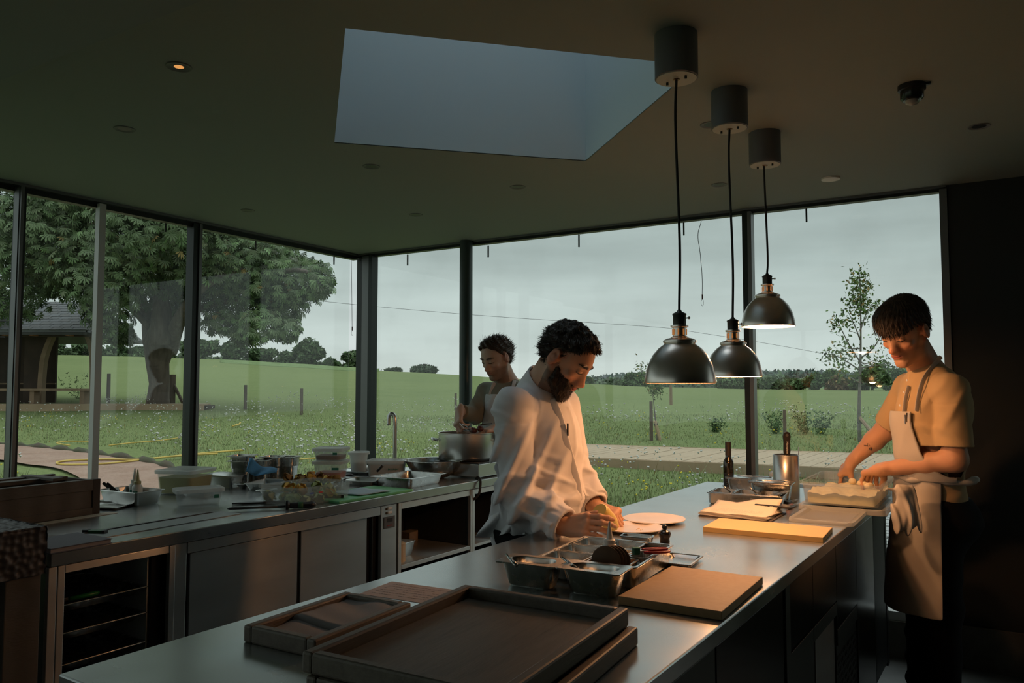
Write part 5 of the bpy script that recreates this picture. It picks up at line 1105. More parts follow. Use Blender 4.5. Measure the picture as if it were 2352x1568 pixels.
def opan(label, cx, cy, w_, d2, h, rz, grp='lidded pans behind the oil bottle'): 
    o = pan('lidded_steel_pan', label, 'pan', w_, d2, h, (cx, cy, .9), rz, f=.008, r=.018, group=grp)
    l = mobj('recessed_lid', *loft([rr(w_+.004,d2+.004,.01,h+.001), rr(w_+.004,d2+.004,.01,h+.004), rr(w_*.75,d2*.6,.03,h+.004), rr(w_*.7,d2*.55,.03,h-.003)]), M_pan, o, auto=35); return o
opan('lidded steel pan just right of the oil bottle, rear one', -1.13, 3.87, .25, .13, .075, .12); opan('lidded steel pan in front of the steel canister', -.985, 3.66, .19, .12, .085, .08)
tub('orange_fill_tub', 'plastic tub with orange filling behind the steel canister', .13, .10, .09, (-1.02, 4.03, .9), .1, M_clear, True, mat('orange_fill', (.5,.26,.05), .6), liquid_h=.6)
ob = thing('oil_bottle', 'tall dark glass oil bottle with a printed label at the far end of the island', 'bottle', P(1674,1124,.9))
bh = (1120-1012)/F*np.dot(np.array(ob.location)*[1,1,0], fw); 
mobj('glass', *lathe([(.024,0),(.0265,.004),(.0265,bh*.55),(.024,bh*.61),(.0155,bh*.665),(.0145,bh*.70),(.0145,bh*.99)], 32), M_bottle, ob, auto=50); mobj('capsule', *lathe([(.0152,bh*.72),(.0152,bh),(.012,bh*1.003)], 24), mat('capsule_black', (.03,.022,.014), .4), ob, auto=40)
lbm = mat('bottle_label', (.10,.075,.055), .7); ax_ = math.atan2(-ob.location.y, -ob.location.x)
V = [(.0268*math.cos(a), .0268*math.sin(a), z) for z in (.004, bh*.36) for a in np.linspace(ax_-.9, ax_+.9, 12)]; mobj('label', V, [(i, i+1, i+13, i+12) for i in range(11)], M_black, ob, smooth=True)
mb = MB()
for i in range(14):
    z = bh*(.30-.016*i) if i > 2 else bh*(.33-.01*i); w_ = (.28+.18*math.sin(i*2.3))*(.3 if i < 3 else 1)
    for a0 in np.arange(-w_, w_, .11): mb.add(([(.027*math.cos(ax_+a), .027*math.sin(ax_+a), zz) for zz in (z, z+.0022) for a in (a0, a0+.07)], [(0,1,3,2)]))
for a0 in np.arange(-.5,.5,.07): mb.add(([(.0271*math.cos(ax_+a), .0271*math.sin(ax_+a), zz) for zz in (.006,.018) for a in (a0, a0+.035+.015*math.sin(a0*40))], [(0,1,3,2)]))
o = mb.build('label_print', mat('label_ink', (.42,.34,.27), .7), ob); o['kind'] = 'stuff'
cn = thing('steel_canister', 'tall brushed steel canister holding a grater and utensils', 'canister', P(1807,1142,.9)); cR = .061*.97; chh = (1142-1045)/F*np.dot(np.array(cn.location)*[1,1,0], fw)*1.0
mobj('cylinder', *lathe([(cR,0),(cR,chh-.002),(cR-.0015,chh),(cR-.004,chh),(cR-.004,.004),(.001,.004)], 48, True, False), M_steel, cn, auto=40)
gh = thing('grater', 'black grater handle with white lettering standing in the steel canister', 'grater', cn.location+Vector((.005,0,0)))
vx = Vector((rt[0], rt[1], 0)); hb_ = chh-.012
prof = [(-.012,-.01),(-.016,.03),(-.015,.07),(-.018,.10),(-.014,.115),(0,.121),(.014,.115),(.018,.10),(.015,.07),(.016,.03),(.012,-.01)]
V = [(x*rt[0]+t*.006*rt[1], x*rt[1]-t*.006*rt[0], z+hb_) for t in (-1, 1) for x, z in prof]; nn = len(prof)
go_ = mobj('handle', V, [tuple(range(nn)), tuple(range(2*nn-1, nn-1, -1))]+[(i, i+nn, (i+1) % nn+nn, (i+1) % nn) for i in range(nn)], M_black, gh, bevel=.002)
mobj('hang_hole', *[x for x in [tube([(0*rt[0]+.007*rt[1], -.007*rt[0], hb_+.103),(-.007*rt[1], .007*rt[0], hb_+.103)], .007, 12)]][0], M_steel, gh)
mobj('blade', *box(-.014,.014,-.001,.001,.008,hb_), M_steel, gh, rot=(0,0,YAW))
fc = bpy.data.curves.new('lettering', 'FONT'); fc.body = 'Microplane'; fc.size = .0125; fc.extrude = .0002; fc.align_x = 'CENTER'; fc.align_y = 'CENTER'; fc.materials.append(M_white)
ft_ = bpy.data.objects.new('lettering_source', fc); fo_ = bpy.data.objects.new('lettering', bpy.data.meshes.new_from_object(ft_)); bpy.data.objects.remove(ft_); COL.objects.link(fo_); fo_.parent = gh; fo_.location = (.0066*rt[1], -.0066*rt[0], hb_+.045)
xa = Vector((0,0,-1)); za = Vector((rt[1], -rt[0], 0)); ya = za.cross(xa); fo_.rotation_euler = Matrix((xa, ya, za)).transposed().to_euler()
tag(mobj('thermometer_probe', *tube([(.045,.02,.02),(.052,.03,chh+.035)], .0025, 6), M_steel, loc=cn.location), 'thin probe standing at the right inside the steel canister', 'probe')
# flour box, lids, knives
FX, FY = -.665, 3.72
fbx = tub('flour_box', 'big clear plastic box half full of flour under the young cook hands', .31, .50, .093, (FX, FY, .925), .02, M_half, False, None, r=.03, rim=.016)
n_ = 40; V = []; 
for i in range(n_):
    for j in range(n_):
        u, v = i/(n_-1), j/(n_-1); e_ = min(u, 1-u, v, 1-v); V.append((-.131+.262*u, -.226+.452*v, .047+.008*math.sin(u*7+1)*math.sin(v*6)+.0035*math.sin(19*u+7*v)+.0022*math.sin(31*v-11*u)+.0015*math.sin(47*u+29*v)-.002*(e_ < .05)))
base = len(V); F_ = [(i*n_+j, (i+1)*n_+j, (i+1)*n_+j+1, i*n_+j+1) for i in range(n_-1) for j in range(n_-1)]
edge = [i*n_ for i in range(n_)]+[(n_-1)*n_+j for j in range(1, n_)]+[i*n_+n_-1 for i in range(n_-2, -1, -1)]+[j for j in range(n_-2, 0, -1)]
V += [(V[k][0]*.985, V[k][1]*.985, .006) for k in edge]; m_n = len(edge); F_ += [(edge[k], edge[(k+1) % m_n], base+(k+1) % m_n, base+k) for k in range(m_n)]+[tuple(range(base+m_n-1, base-1, -1))]
fl_ = mobj('flour', V, F_, M_flour, None, smooth=True, loc=(FX, FY, .925), rot=(0,0,.02)); tag(fl_, 'pale yellow flour heaped inside the big clear box', None, kind='stuff')
for i, (dx, dy) in enumerate(((.05,.02),(.09,-.06),(.0,.08))):
    o = mobj('dough_piece', *loft([rr(.03,.02,.009,0), rr(.045,.03,.013,.008), rr(.04,.026,.011,.018), rr(.02,.012,.005,.024)]), mat('dough', (.72,.62,.42), .9) if i == 0 else bpy.data.materials['dough'], None, loc=(FX+dx, FY+dy, .985), rot=(0,0,i), auto=60); tag(o, ['floured pale dough piece between the young cook hands', 'floured dough piece at the right front of the flour box', 'floured dough piece deepest in the flour box'][i], 'dough', 'dough pieces in the flour')
def lidthing(label, loc, w_, d2, rz, h=.014):
    o = mobj('plastic_lid', *loft([rr(w_,d2,.03,0), rr(w_+.004,d2+.004,.03,.003), rr(w_,d2,.03,h), rr(w_-.03,d2-.03,.025,h), rr(w_-.05,d2-.05,.02,h-.008)]), M_lid, None, loc=loc, rot=(0,0,rz), auto=35); return tag(o, label, 'lid')
lidthing('milky plastic lid lying flat in front of the flour box', (-.672, 3.31, .9), .235, .355, .02); lidthing('milky plastic lid serving as a base under the flour box', (FX+.005, FY-.0, .9), .34, .53, .02, .022)
for i, (a, b, c, d) in enumerate(((1806,1155,1843,1138),(1812,1164,1846,1146))):
    A, B = P(a, b, .91), P(c, d, .915); dv_ = B-A; t = thing('knife', ('black-handled knife beside the flour box, rear one','wooden-handled knife beside the flour box, front one')[i], 'knife', A, math.atan2(dv_.y, dv_.x))
    mobj('handle', *tube([(-.02,0,0),(0,0,.001),(.05,0,.0)], [.008,.010,.009], 10), M_black if i == 0 else mat('red_wood_handle', (.25,.08,.04), .5), t, smooth=True); mobj('blade', *loft([[(.05,-.012,-.001),(.05,.012,-.001),(.05,.012,.001),(.05,-.012,.001)], [(.15,-.008,-.001),(.15,.004,-.001),(.15,.004,.001),(.15,-.008,.001)]]), M_steel, t)
# ------------------------------------------------------------------ pendant heat lamps
def pendant(label, x, y, zb, rad, power):
    t = thing('pendant_lamp', label, 'lamp', (x, y, 0), 0, 'gunmetal heat lamps over the island')
    k = rad/.1
    prof = [(.100,0),(.1005,.003),(.098,.02),(.091,.05),(.078,.078),(.060,.099),(.045,.110),(.043,.113),(.047,.116),(.047,.121),(.038,.126),(.030,.128)]
    V, F_ = lathe([(r*k, zb+z*k) for r, z in prof], 64, False, False); sh_ = mobj('shade', V, F_, M_lampm, t, auto=50)
    V, F_ = lathe([(r*k-.0025, zb+z*k-.001) for r, z in prof[:9]], 64, False, False); mobj('shade_lining', V, F_, M_lampin, t, auto=50)
    V, F_ = lathe([(.0975*k, zb), (.1005*k, zb+.0005)], 64, False, False); mobj('rim', V, F_, M_lampin, t)
    z1 = zb+.128*k
    mobj('collar', *lathe([(.026,z1-.004),(.026,z1+.003),(.020,z1+.006),(.020,z1+.030),(.026,z1+.033),(.026,z1+.038)], 28, False), M_lampm, t, auto=40)
    for i in range(8):
        a = i*math.pi/4+.2; mobj('vent_slot', *box(-.0022,.0022,-.001,.001,-.009,.009), mat('glowing_vent', (.8,.3,.08), .5, emit=((1,.38,.10), .25)) if 'glowing_vent' not in bpy.data.materials else bpy.data.materials['glowing_vent'], t, loc=(.0206*math.cos(a), .0206*math.sin(a), z1+.018), rot=(0,0,a+math.pi/2))
    mobj('socket', *lathe([(.019,z1+.037),(.019,z1+.066),(.0205,z1+.068),(.0205,z1+.072),(.008,z1+.078),(.0045,z1+.084)], 24), M_dsteel, t, auto=40)
    mobj('switch_knob', *tube([(.018,-.004,z1+.058),(.029,-.007,z1+.058),(.031,-.007,z1+.058),(.034,-.008,z1+.058)], [.0018,.002,.0042,.004], 8), M_lampm, t, smooth=True)
    cz = HC-.135
    mobj('cord', *tube(curve([(0,0,z1+.08),(.003,.002,(z1+cz)/2-.1),(-.004,-.002,(z1+cz)/2+.25),(0,0,cz+.004)], 8), .0042, 8), M_blackm, t, smooth=True)
    mobj('canopy', *lathe([(.060,cz),(.064,cz+.001),(.064,HC)], 48), M_can, t, auto=40); mobj('canopy_plate', *lathe([(.0595,cz-.002),(.0595,cz+.001)], 48), M_canb, t, auto=40)
    for s_ in (-1, 1): mobj('screw', *lathe([(.004,cz-.010),(.004,cz-.001)], 8), M_dsteel, t, loc=(.033*s_, -.01*s_, 0))
    mobj('cord_grip', *lathe([(.009,cz-.005),(.012,cz-.001)], 12), M_brass, t)
    b_ = mobj('bulb', *lathe([(.001,zb+.022),(.018,zb+.026),(.03,zb+.04),(.032,zb+.055),(.02,zb+.085),(.012,zb+.10)], 24), mat('bulb_glow', (1,.6,.3), .3, emit=((1,.50,.17), power*.7)), t, auto=60)
    ld = bpy.data.lights.new('heat_lamp_light', 'POINT'); ld.energy = power; ld.color = (1, .47, .20); ld.shadow_soft_size = .028
    lo = bpy.data.objects.new('heat_lamp_light', ld); COL.objects.link(lo); lo.parent = t; lo.location = (0, 0, zb+.014); 
    return t
pendant('pendant heat lamp nearest the camera, hanging lowest left', -.847, 2.185, 1.431, .103, HL_POWER[0])
pendant('middle pendant heat lamp, partly behind the nearest one', -.857, 2.72, 1.456, .098, HL_POWER[1])
pendant('farthest pendant heat lamp, hanging highest', -.879, 3.255, 1.668, .107, HL_POWER[2])
# ------------------------------------------------------------------ ceiling fittings
def downlight(px, py, label, lit=False):
    p = P(px, py, HC); t = thing('downlight', label, 'light', (p.x, p.y, HC), 0, 'recessed ceiling downlights')
    mobj('trim_ring', *lathe([(.026,0),(.040,-.003),(.042,-.001),(.042,0)], 28, False, False), M_can, t, auto=40)
    mobj('recess', *lathe([(.027,-.0005),(.001,-.0006)], 24, False, False), M_black, t)
    if lit: mobj('lamp_lens', *lathe([(.016,-.001),(.001,-.0012)], 20, False, False), mat('warm_lens', (1,.5,.2), .4, emit=((1,.42,.12), .7)), t)
for px, py, lab, l_ in ((411,153,'only lit recessed downlight, glowing orange near the ceiling step',1),(286,296,'recessed downlight above the left windows',0),(853,382,'recessed downlight just below the skylight left half',0),(1189,429,'recessed downlight below the skylight right corner',0),(569,483,'recessed downlight nearest the chestnut panes',0),(955,493,'recessed downlight near the glass corner',0),(1652,424,'recessed downlight behind the pendant cords',0),(1632,286,'recessed downlight half hidden by the middle lamp canopy',0),(2249,290,'recessed downlight in the dark right part of the ceiling',0)): downlight(px, py, lab, l_)
p = P(1908,409,HC); tag(mobj('ceiling_sensor', *lathe([(.045,0),(.045,-.008),(.03,-.012)], 28), M_white, loc=(p.x,p.y,HC), auto=40), 'flat white round sensor on the ceiling by the right window', 'sensor')
p = P(2094,196,HC); sd_ = thing('heat_detector', 'black domed detector on the ceiling at the right', 'detector', (p.x, p.y, HC))
mobj('base', *lathe([(.045,0),(.045,-.018),(.04,-.02)], 32), M_black, sd_, auto=40); mobj('housing', *lathe([(.038,-.018),(.038,-.045),(.030,-.055)], 32), M_gloss, sd_, auto=40); mobj('dome', *lathe([(.024,-.053),(.02,-.066),(.001,-.072)], 24), mat('clear_dome', (.3,.3,.3), .1), sd_, auto=60)
mobj('clip', *box(.04,.06,-.006,.006,-.008,0), M_black, sd_)
tag(mobj('paper_scrap', *prism([(-.02,0),(0,-.008),(.025,.0),(.01,.012),(-.01,.01)], 0, .003), M_paperg, loc=P(2298,1500,0)+Vector((0,-.03,.001))), 'torn pale scrap lying at the foot of the dark wall', 'scrap')
# ------------------------------------------------------------------ people: smooth signed-distance bodies, meshed once
class SDF:
    def __init__(s): s.p = []
    def cap(s, a, b, ra, rb, k=.02, flat=None, sub=False):
        """tapered capsule; flat=(direction, factor) squeezes it along a direction"""
        a, b = np.array(a, float), np.array(b, float); m = max(ra, rb)*(1 if not flat else max(1, flat[1]))
        s.p.append(('c', a, b, ra, rb, flat, k, sub, (a+b)/2, np.linalg.norm(b-a)/2+m)); return s
    def ell(s, c, r, Rm=None, k=.02, sub=False):
        c, r = np.array(c, float), np.array(r, float); s.p.append(('e', c, r, np.eye(3) if Rm is None else np.array(Rm), None, None, k, sub, c, max(r))); return s
    def dist(s, P_, cen=None, rad=0, marg=.06):
        d = np.full(len(P_), .5)
        for q in s.p:
            if cen is not None and np.linalg.norm(q[8]-cen) > q[9]+rad+marg: continue
            if q[0] == 'c':
                _, a, b, ra, rb, flat, k, sb = q[:8]; X = P_-a; ab = b-a
                if flat is not None:
                    n_ = np.array(flat[0], float); n_ /= np.linalg.norm(n_); f = flat[1]
                    X = X+np.outer(X@n_, n_)*(1/f-1); ab = ab+n_*(ab@n_)*(1/f-1)
                h = np.clip(X@ab/max(ab@ab, 1e-9), 0, 1); dd = np.linalg.norm(X-h[:, None]*ab, axis=1)-(ra+(rb-ra)*h)
                if flat is not None: dd *= min(1, flat[1])
            else:
                _, c_, r_, Rm = q[:4]; k, sb = q[6], q[7]; X = (P_-c_)@Rm; k0 = np.linalg.norm(X/r_, axis=1)+1e-9; k1 = np.linalg.norm(X/r_**2, axis=1)+1e-9; dd = k0*(k0-1)/k1
            if sb: dd = -dd; h = np.clip(.5-.5*(dd-d)/k*-1, 0, 1) if False else np.clip(.5+.5*(dd-d)/k, 0, 1); d = d*(1-h)+dd*h+k*h*(1-h)
            else: h = np.clip(.5+.5*(d-dd)/k, 0, 1); d = d*(1-h)+dd*h-k*h*(1-h)
        return d
def surface_nets(fn, lo, hi, res, blk=10):
    """fn(points, block centre, block radius) -> distance; only blocks near the surface are evaluated"""
    lo = np.array(lo, float); n = np.maximum(1, np.ceil((np.array(hi)-lo)/(res*blk)).astype(int)); B = blk+1
    g = np.stack(np.meshgrid(*[np.arange(B+0)]*3, indexing='ij'), -1).reshape(-1, 3); rad = res*blk*math.sqrt(3)/2
    cs = np.array([(i, j, k) for i in range(n[0]) for j in range(n[1]) for k in range(n[2])]); cen = lo+(cs+.5)*res*blk
    d0 = fn(cen, None, 0); keep = np.abs(d0) < rad*1.25+.02; KV, VV, QQ = [], [], []
    NX = (n*blk+2).astype(np.int64)
    def key(c): return (c[..., 0]*NX[1]+c[..., 1])*NX[2]+c[..., 2]
    # cells of a block: blk^3, needs blk+1 corners; quads for edges at the low corner need neighbours -> shared by key
    for b, c0 in zip(cs[keep], cen[keep]):
        org = b*blk; Pp = lo+(org+g)*res; d = fn(Pp, c0, rad).reshape(B, B, B)
        if d.min() > 0 or d.max() < 0: continue
        ins = d < 0; cnr = [(x, y, z) for x in (0,1) for y in (0,1) for z in (0,1)]
        sl = lambda A, c: A[c[0]:B-1+c[0], c[1]:B-1+c[1], c[2]:B-1+c[2]]
        S_ = sum(sl(ins, c).astype(int) for c in cnr); act = (S_ > 0) & (S_ < 8); ci = np.argwhere(act)
        if not len(ci): continue
        acc = np.zeros((len(ci), 3)); cnt = np.zeros(len(ci)); D_ = {c: sl(d, c)[act] for c in cnr}
        for c in cnr:
            for ax in range(3):
                if c[ax]: continue
                e_ = list(c); e_[ax] = 1; e_ = tuple(e_); a_, b_ = D_[c], D_[e_]; m_ = (a_ < 0) != (b_ < 0)
                t = np.where(m_, a_/np.where(np.abs(a_-b_) < 1e-12, 1, a_-b_), 0); p = np.tile(np.array(c, float), (len(ci), 1)); p[:, ax] += t; acc[m_] += p[m_]; cnt[m_] += 1
        KV.append(key(ci+org)); VV.append(lo+(org+ci+acc/cnt[:, None])*res)
        for ax in range(3):
            o1, o2 = (ax+1) % 3, (ax+2) % 3; A_ = ins[:B-1, :B-1, :B-1]; e_ = [0,0,0]; e_[ax] = 1; Bx = sl(ins, e_); ed = np.argwhere(A_ != Bx)
            if not len(ed): continue
            fl = A_[tuple(ed.T)]; q = ed+org; ok = (q[:, o1] > 0) & (q[:, o2] > 0); q = q[ok]; fl = fl[ok]
            u = np.zeros(3, int); v = np.zeros(3, int); u[o1] = 1; v[o2] = 1
            qd = np.stack([key(q), key(q-u), key(q-u-v), key(q-v)], 1); qd[~fl] = qd[~fl][:, ::-1]; QQ.append(qd)
    K = np.concatenate(KV); V = np.concatenate(VV); Qd = np.concatenate(QQ); o = np.argsort(K); K = K[o]; V = V[o]
    ix = np.searchsorted(K, Qd); ix = np.clip(ix, 0, len(K)-1); good = (K[ix] == Qd).all(1); ix = ix[good]
    return V, ix[:, ::-1]
def sdf_obj(name, fn, lo, hi, res, m, parent, colfn=None, relax=1):
    V, T = surface_nets(fn, lo, hi, res)
    for _ in range(relax):
        s_ = np.zeros_like(V); c_ = np.zeros(len(V))
        for a, b in ((0,1),(1,2),(2,3),(3,0)):
            np.add.at(s_, T[:, a], V[T[:, b]]); np.add.at(c_, T[:, a], 1); np.add.at(s_, T[:, b], V[T[:, a]]); np.add.at(c_, T[:, b], 1)
        V = V*.5+.5*s_/np.maximum(c_, 1)[:, None]
    return mesh_np(name, V, T, m, parent, smooth=True, col=colfn(V) if colfn else None)
def bounds(S, pad=.02):
    lo = np.min([q[8]-q[9] for q in S.p if not q[7]], 0)-pad; hi = np.max([q[8]+q[9] for q in S.p if not q[7]], 0)+pad; return lo, hi
A3 = lambda v: np.array(v, float)
def unit(v): v = A3(v); return v/np.linalg.norm(v)
def frame3(f, upv=(0,0,1)):
    f = unit(f); r_ = unit(np.cross(f, upv)); return r_, f, np.cross(r_, f)
CAMR, CAMF = rt, unit(fw*[1,1,0])
def facing(phi, pitch=0, roll=0):
    """phi: angle of the gaze from image right, counter-clockwise seen from above (0 = image right, 90 = away)"""
    f = CAMR*math.cos(phi)+CAMF*math.sin(phi); f = f*math.cos(pitch)+A3((0,0,1))*math.sin(pitch); r_, f, u_ = frame3(f)
    return np.stack([r_*math.cos(roll)+u_*math.sin(roll), f, -r_*math.sin(roll)+u_*math.cos(roll)], 1)   # columns: subject's right, forward, up
def head(S, c, Rm, sc_=1.0, neck=None, gaunt=0):
    def T_(p): return c+Rm@(A3(p)*sc_)
    def E(p, r_, k=.012, sub=False, tilt=None):
        RR = Rm if tilt is None else Rm@tilt
        S.ell(T_(p), A3(r_)*sc_, RR, k*sc_, sub)
    E((0,-.012,.045), (.074,.096,.084)); E((0,.028,.02), (.066,.066,.075), .02)
    E((0,.028,-.040), (.053,.058,.070), .02); E((0,.052,-.080), (.034,.032,.032), .02); E((0,.074,-.098), (.018,.014,.014), .014)
    for s_ in (-1, 1):
        S.cap(T_((s_*.056,-.002,-.035)), T_((s_*.046,.012,-.074)), .018*sc_, .015*sc_, .02*sc_); S.cap(T_((s_*.046,.012,-.074)), T_((s_*.012,.072,-.102)), .015*sc_, .012*sc_, .02*sc_)
        E((s_*.040,.062,-.020), (.020,.018,.014), .014)                       # cheekbone
        E((s_*.026,.083,.032), (.024,.012,.008), .008)                        # brow ridge
        E((s_*.031,.100,.012), (.018,.014,.011), .010, True)                  # eye socket
        E((s_*.031,.0765,.010), (.0155,.0145,.0135), .003)                    # eyeball under the lid
        S.cap(T_((s_*.019,.088,.0045)), T_((s_*.043,.082,.0045)), .0022*sc_, .0018*sc_, .002*sc_)   # lowered lid edge
        E((s_*.0115,.098,-.034), (.0075,.009,.0065), .006)
        # ear
        ear = np.array(Matrix.Rotation(R(s_*-14), 3, 'Z') @ Matrix.Rotation(R(-10), 3, 'X'))
        E((s_*.080,-.010,.000), (.0085,.0205,.0335), .004, False, ear); E((s_*.090,-.006,.006), (.0100,.0115,.0195), .004, True, ear); E((s_*.080,.006,-.010), (.005,.006,.008), .004); S.cap(T_((s_*.070,.0,.0)), T_((s_*.080,-.006,.0)), .012*sc_, .010*sc_, .006*sc_)
    S.cap(T_((0,.082,.022)), T_((0,.106,-.026)), .0072*sc_, .0095*sc_, .012*sc_); E((0,.111,-.030), (.0100,.0088,.0085), .007); S.cap(T_((0,.104,-.034)), T_((0,.086,-.046)), .0085*sc_, .009*sc_, .008*sc_); S.cap(T_((0,.075,.03)), T_((0,.090,-.03)), .014*sc_, .017*sc_, .014*sc_)
    E((0,.080,-.060), (.027,.018,.022), .014); E((0,.0955,-.0535), (.019,.0065,.0048), .004); E((0,.0945,-.0640), (.017,.0068,.0055), .004); S.cap(T_((-.021,.094,-.0587)), T_((.021,.094,-.0587)), .0016*sc_, .0016*sc_, .002*sc_, sub=True)
    E((0,.094,-.078), (.016,.008,.007), .008, True)
    if neck is not None: S.cap(T_((0,-.022,-.05)), neck, .053*sc_, .060*sc_, .03); S.cap(T_((0,.01,-.07)), A3(neck)+Rm[:,1]*.02, .040*sc_, .050*sc_, .03)
    return T_
def face_color(T_, Rm, c, sc_, base, lip, brow, stub=None, dark=(.02,.015,.012)):
    base, lip, brow = A3(base), A3(lip), A3(brow)
    def fn(V):
        L = ((V-c)@Rm)/sc_; C_ = np.tile(base, (len(V), 1)); x, y, z = L[:,0], L[:,1], L[:,2]; ax_ = np.abs(x)
        near = (np.linalg.norm(L, axis=1) < .16)
        def mixin(w_, col): 
            nonlocal C_; w_ = np.clip(w_, 0, 1)[:, None]*near[:, None]; C_ = C_*(1-w_)+A3(col)*w_
        red = base*[1.05,.72,.68]
        mixin(.6*np.exp(-((ax_-.042)/.02)**2-((z+.03)/.02)**2)*(y > .03), red); mixin(.8*np.exp(-((ax_)/.014)**2-((z+.03)/.015)**2)*(y > .09), red); mixin(.7*(ax_ > .07)*(np.abs(z) < .04)*(y < .03), red)
        if stub is not None: mixin(stub[1]*(z < -.035)*(y > -.01)*np.clip((-.035-z)*60, 0, 1)*(1-np.exp(-((ax_)/.03)**2-((z+.035)/.012)**2)), stub[0])
        mixin(1.3*np.exp(-(ax_/.020)**4-((z+.0585)/.0095)**4)*(y > .082), lip); mixin(1.2*np.exp(-(ax_/.019)**4-((z+.0587)/.0012)**2)*(y > .08), lip*.25)
        mixin(1.4*np.exp(-((ax_-.029)/.019)**4-((z-.030-.004*np.sin(ax_*60))/.0048)**2)*(y > .06), brow)
        mixin(1.2*np.exp(-((ax_-.031)/.0135)**4-((z-.0035)/.0019)**2)*(y > .07), dark)
        pass
        return C_
    return fn
def face_bits(S, T_, Rm, par, base, sc_, browcol, seed=0, thick=1.0):
    r_ = np.random.default_rng(seed); m = mat('brow_hair', browcol, .7)
    def pj(x, z, off=.0006):
        p = T_((x, .13, z))
        for _ in range(80):
            d = S.dist(p[None], p, .01, .1)[0]
            if d < off: break
            p = p-Rm[:,1]*max(d*.8, .0006)
        return p
    for s_ in (-1, 1):
        mobj('eyelash_line', *tube(curve([pj(s_*x, z) for x, z in ((.017,.0045),(.024,.0015),(.032,.0005),(.040,.002),(.046,.0055))], 3), .0010*sc_, 5), M_black, par, loc=-Vector(base))
        mb = MB()
        for k in range(70):
            t = r_.random(); x = s_*(.013+.035*t); z = .029+.006*math.sin(t*2.4)+r_.normal(0, .0016); a = pj(x, z, .0004); b_ = pj(x+s_*.007, z+.0015-.002*t, .0016); mb.add(tube([a, b_], [.0007*thick, .0003], 3))
        mb.build('eyebrow', m, par, loc=-Vector(base))
        mobj('eyelid_crease', *tube(curve([pj(s_*x, z, .0002) for x, z in ((.018,.011),(.026,.0145),(.034,.0145),(.043,.011))], 3), .0006*sc_, 4), mat('lid_crease', (.22,.10,.06), .6), par, loc=-Vector(base))
def hand(S, W, Fd, N_, thumb_side, curls, sc_=1.0, spread=.0, thumb=None, grip=None):
    """W wrist, Fd towards fingers, N_ back of the hand, thumb_side +1/-1 along Fd x N_"""
    W = A3(W); Fd = unit(Fd); N_ = unit(A3(N_)-Fd*(A3(N_)@Fd)); Sd = np.cross(Fd, N_)*thumb_side
    S.cap(W-Fd*.03*sc_, W+Fd*.02*sc_, .024*sc_, .022*sc_, .02, (N_, .75))
    for t, wd in ((.030,.026),(-.0,.030),(-.028,.026)): S.cap(W+Fd*.015*sc_+Sd*t*.6*sc_, W+Fd*.078*sc_+Sd*t*sc_, .016*sc_, .0125*sc_, .014)
    S.cap(W+Fd*.02*sc_+Sd*.018*sc_-N_*.006*sc_, W+Fd*.05*sc_+Sd*.030*sc_-N_*.010*sc_, .017*sc_, .014*sc_, .014)
    tips = []
    for i, (off, l, r_) in enumerate(((.030,1.0,.0092),(.0105,1.1,.0095),(-.009,1.02,.0090),(-.027,.80,.0080))):
        c1, c2, c3 = curls[i]; p = W+Fd*(.080-.004*abs(i-1))*sc_+Sd*off*sc_; a = 0; rr_ = r_*sc_; sprd = Sd*(spread*(1.5-i)); S.ell(p+N_*.003*sc_, (.0108*sc_,)*3, None, .008)
        for j, (ln, cc) in enumerate(((.044,c1),(.027,c2),(.021,c3))):
            a += R(cc); d_ = unit(Fd*math.cos(a)-N_*math.sin(a)+sprd); q = p+d_*ln*l*sc_; S.cap(p, q, rr_, rr_*(.93 if j < 2 else .82), .0035)
            if j < 2: S.ell(q+0*N_, (rr_*1.04,)*3, None, .003)
            p = q; rr_ *= .93
        tips.append(p)
    th = thumb or (.75, .55, -.35, .9, .35, -.3); p = W+Fd*.022*sc_+Sd*.026*sc_-N_*.004; d1 = unit(Fd*th[0]+Sd*th[1]+N_*th[2]); q = p+d1*.042*sc_; S.cap(p, q, .0145*sc_, .0115*sc_, .012)
    d2 = unit(Fd*th[3]+Sd*th[4]+N_*th[5]); q2 = q+d2*.032*sc_; S.cap(q, q2, .0110*sc_, .0100*sc_, .004); q3 = q2+unit(d2-N_*.25)*.024*sc_; S.cap(q2, q3, .0100*sc_, .0078*sc_, .004); tips.append(q3)
    return tips
def wrink(P_, seed, dirs, amp):
    r_ = np.random.default_rng(seed); o = np.zeros(len(P_))
    for dvec, f in dirs:
        ph = r_.uniform(0, 6.28, 3); w_ = P_@A3(dvec)*f*2.3 + 2.2*np.sin(P_@r_.uniform(-9, 9, 3)+ph[0]) + 1.2*np.sin(P_@r_.uniform(-24, 24, 3)+ph[1]); o += ((1+np.sin(w_+ph[2]))*.5)**3*1.5*(.5+.5*np.sin(P_@r_.uniform(-9, 9, 3)+ph[1]))
    return np.clip(-(o-.3)*amp*1.25, -.03, .004)
M_skin = mat('skin', (.5,.33,.24), .5, attr=True, sss=.12, bump=(160,.12,.001), spec=.4)
M_coat = mat('white_chef_coat', (.66,.655,.68), .85, bump=(420,.2,.0006), spec=.2)
M_shirt = mat('mustard_shirt', (.50,.36,.20), .85, bump=(420,.2,.0006), spec=.2); M_olive = mat('olive_shirt', (.20,.20,.165), .9, bump=(400,.2,.0006), spec=.2)
M_apron = mat('cream_apron', (.52,.49,.445), .9, noise=(7, (.47,.43,.38), .4), bump=(380,.2,.0006), spec=.15); M_apronw = mat('pale_apron', (.50,.51,.53), .9, bump=(300,.2,.0006), spec=.15)
M_trous = mat('black_trousers', (.010,.010,.012), .9, spec=.2); M_shoe = mat('black_shoe', (.02,.02,.02), .5)
M_hair = mat('hair', (.03,.02,.015), .5, attr=True, spec=.35)
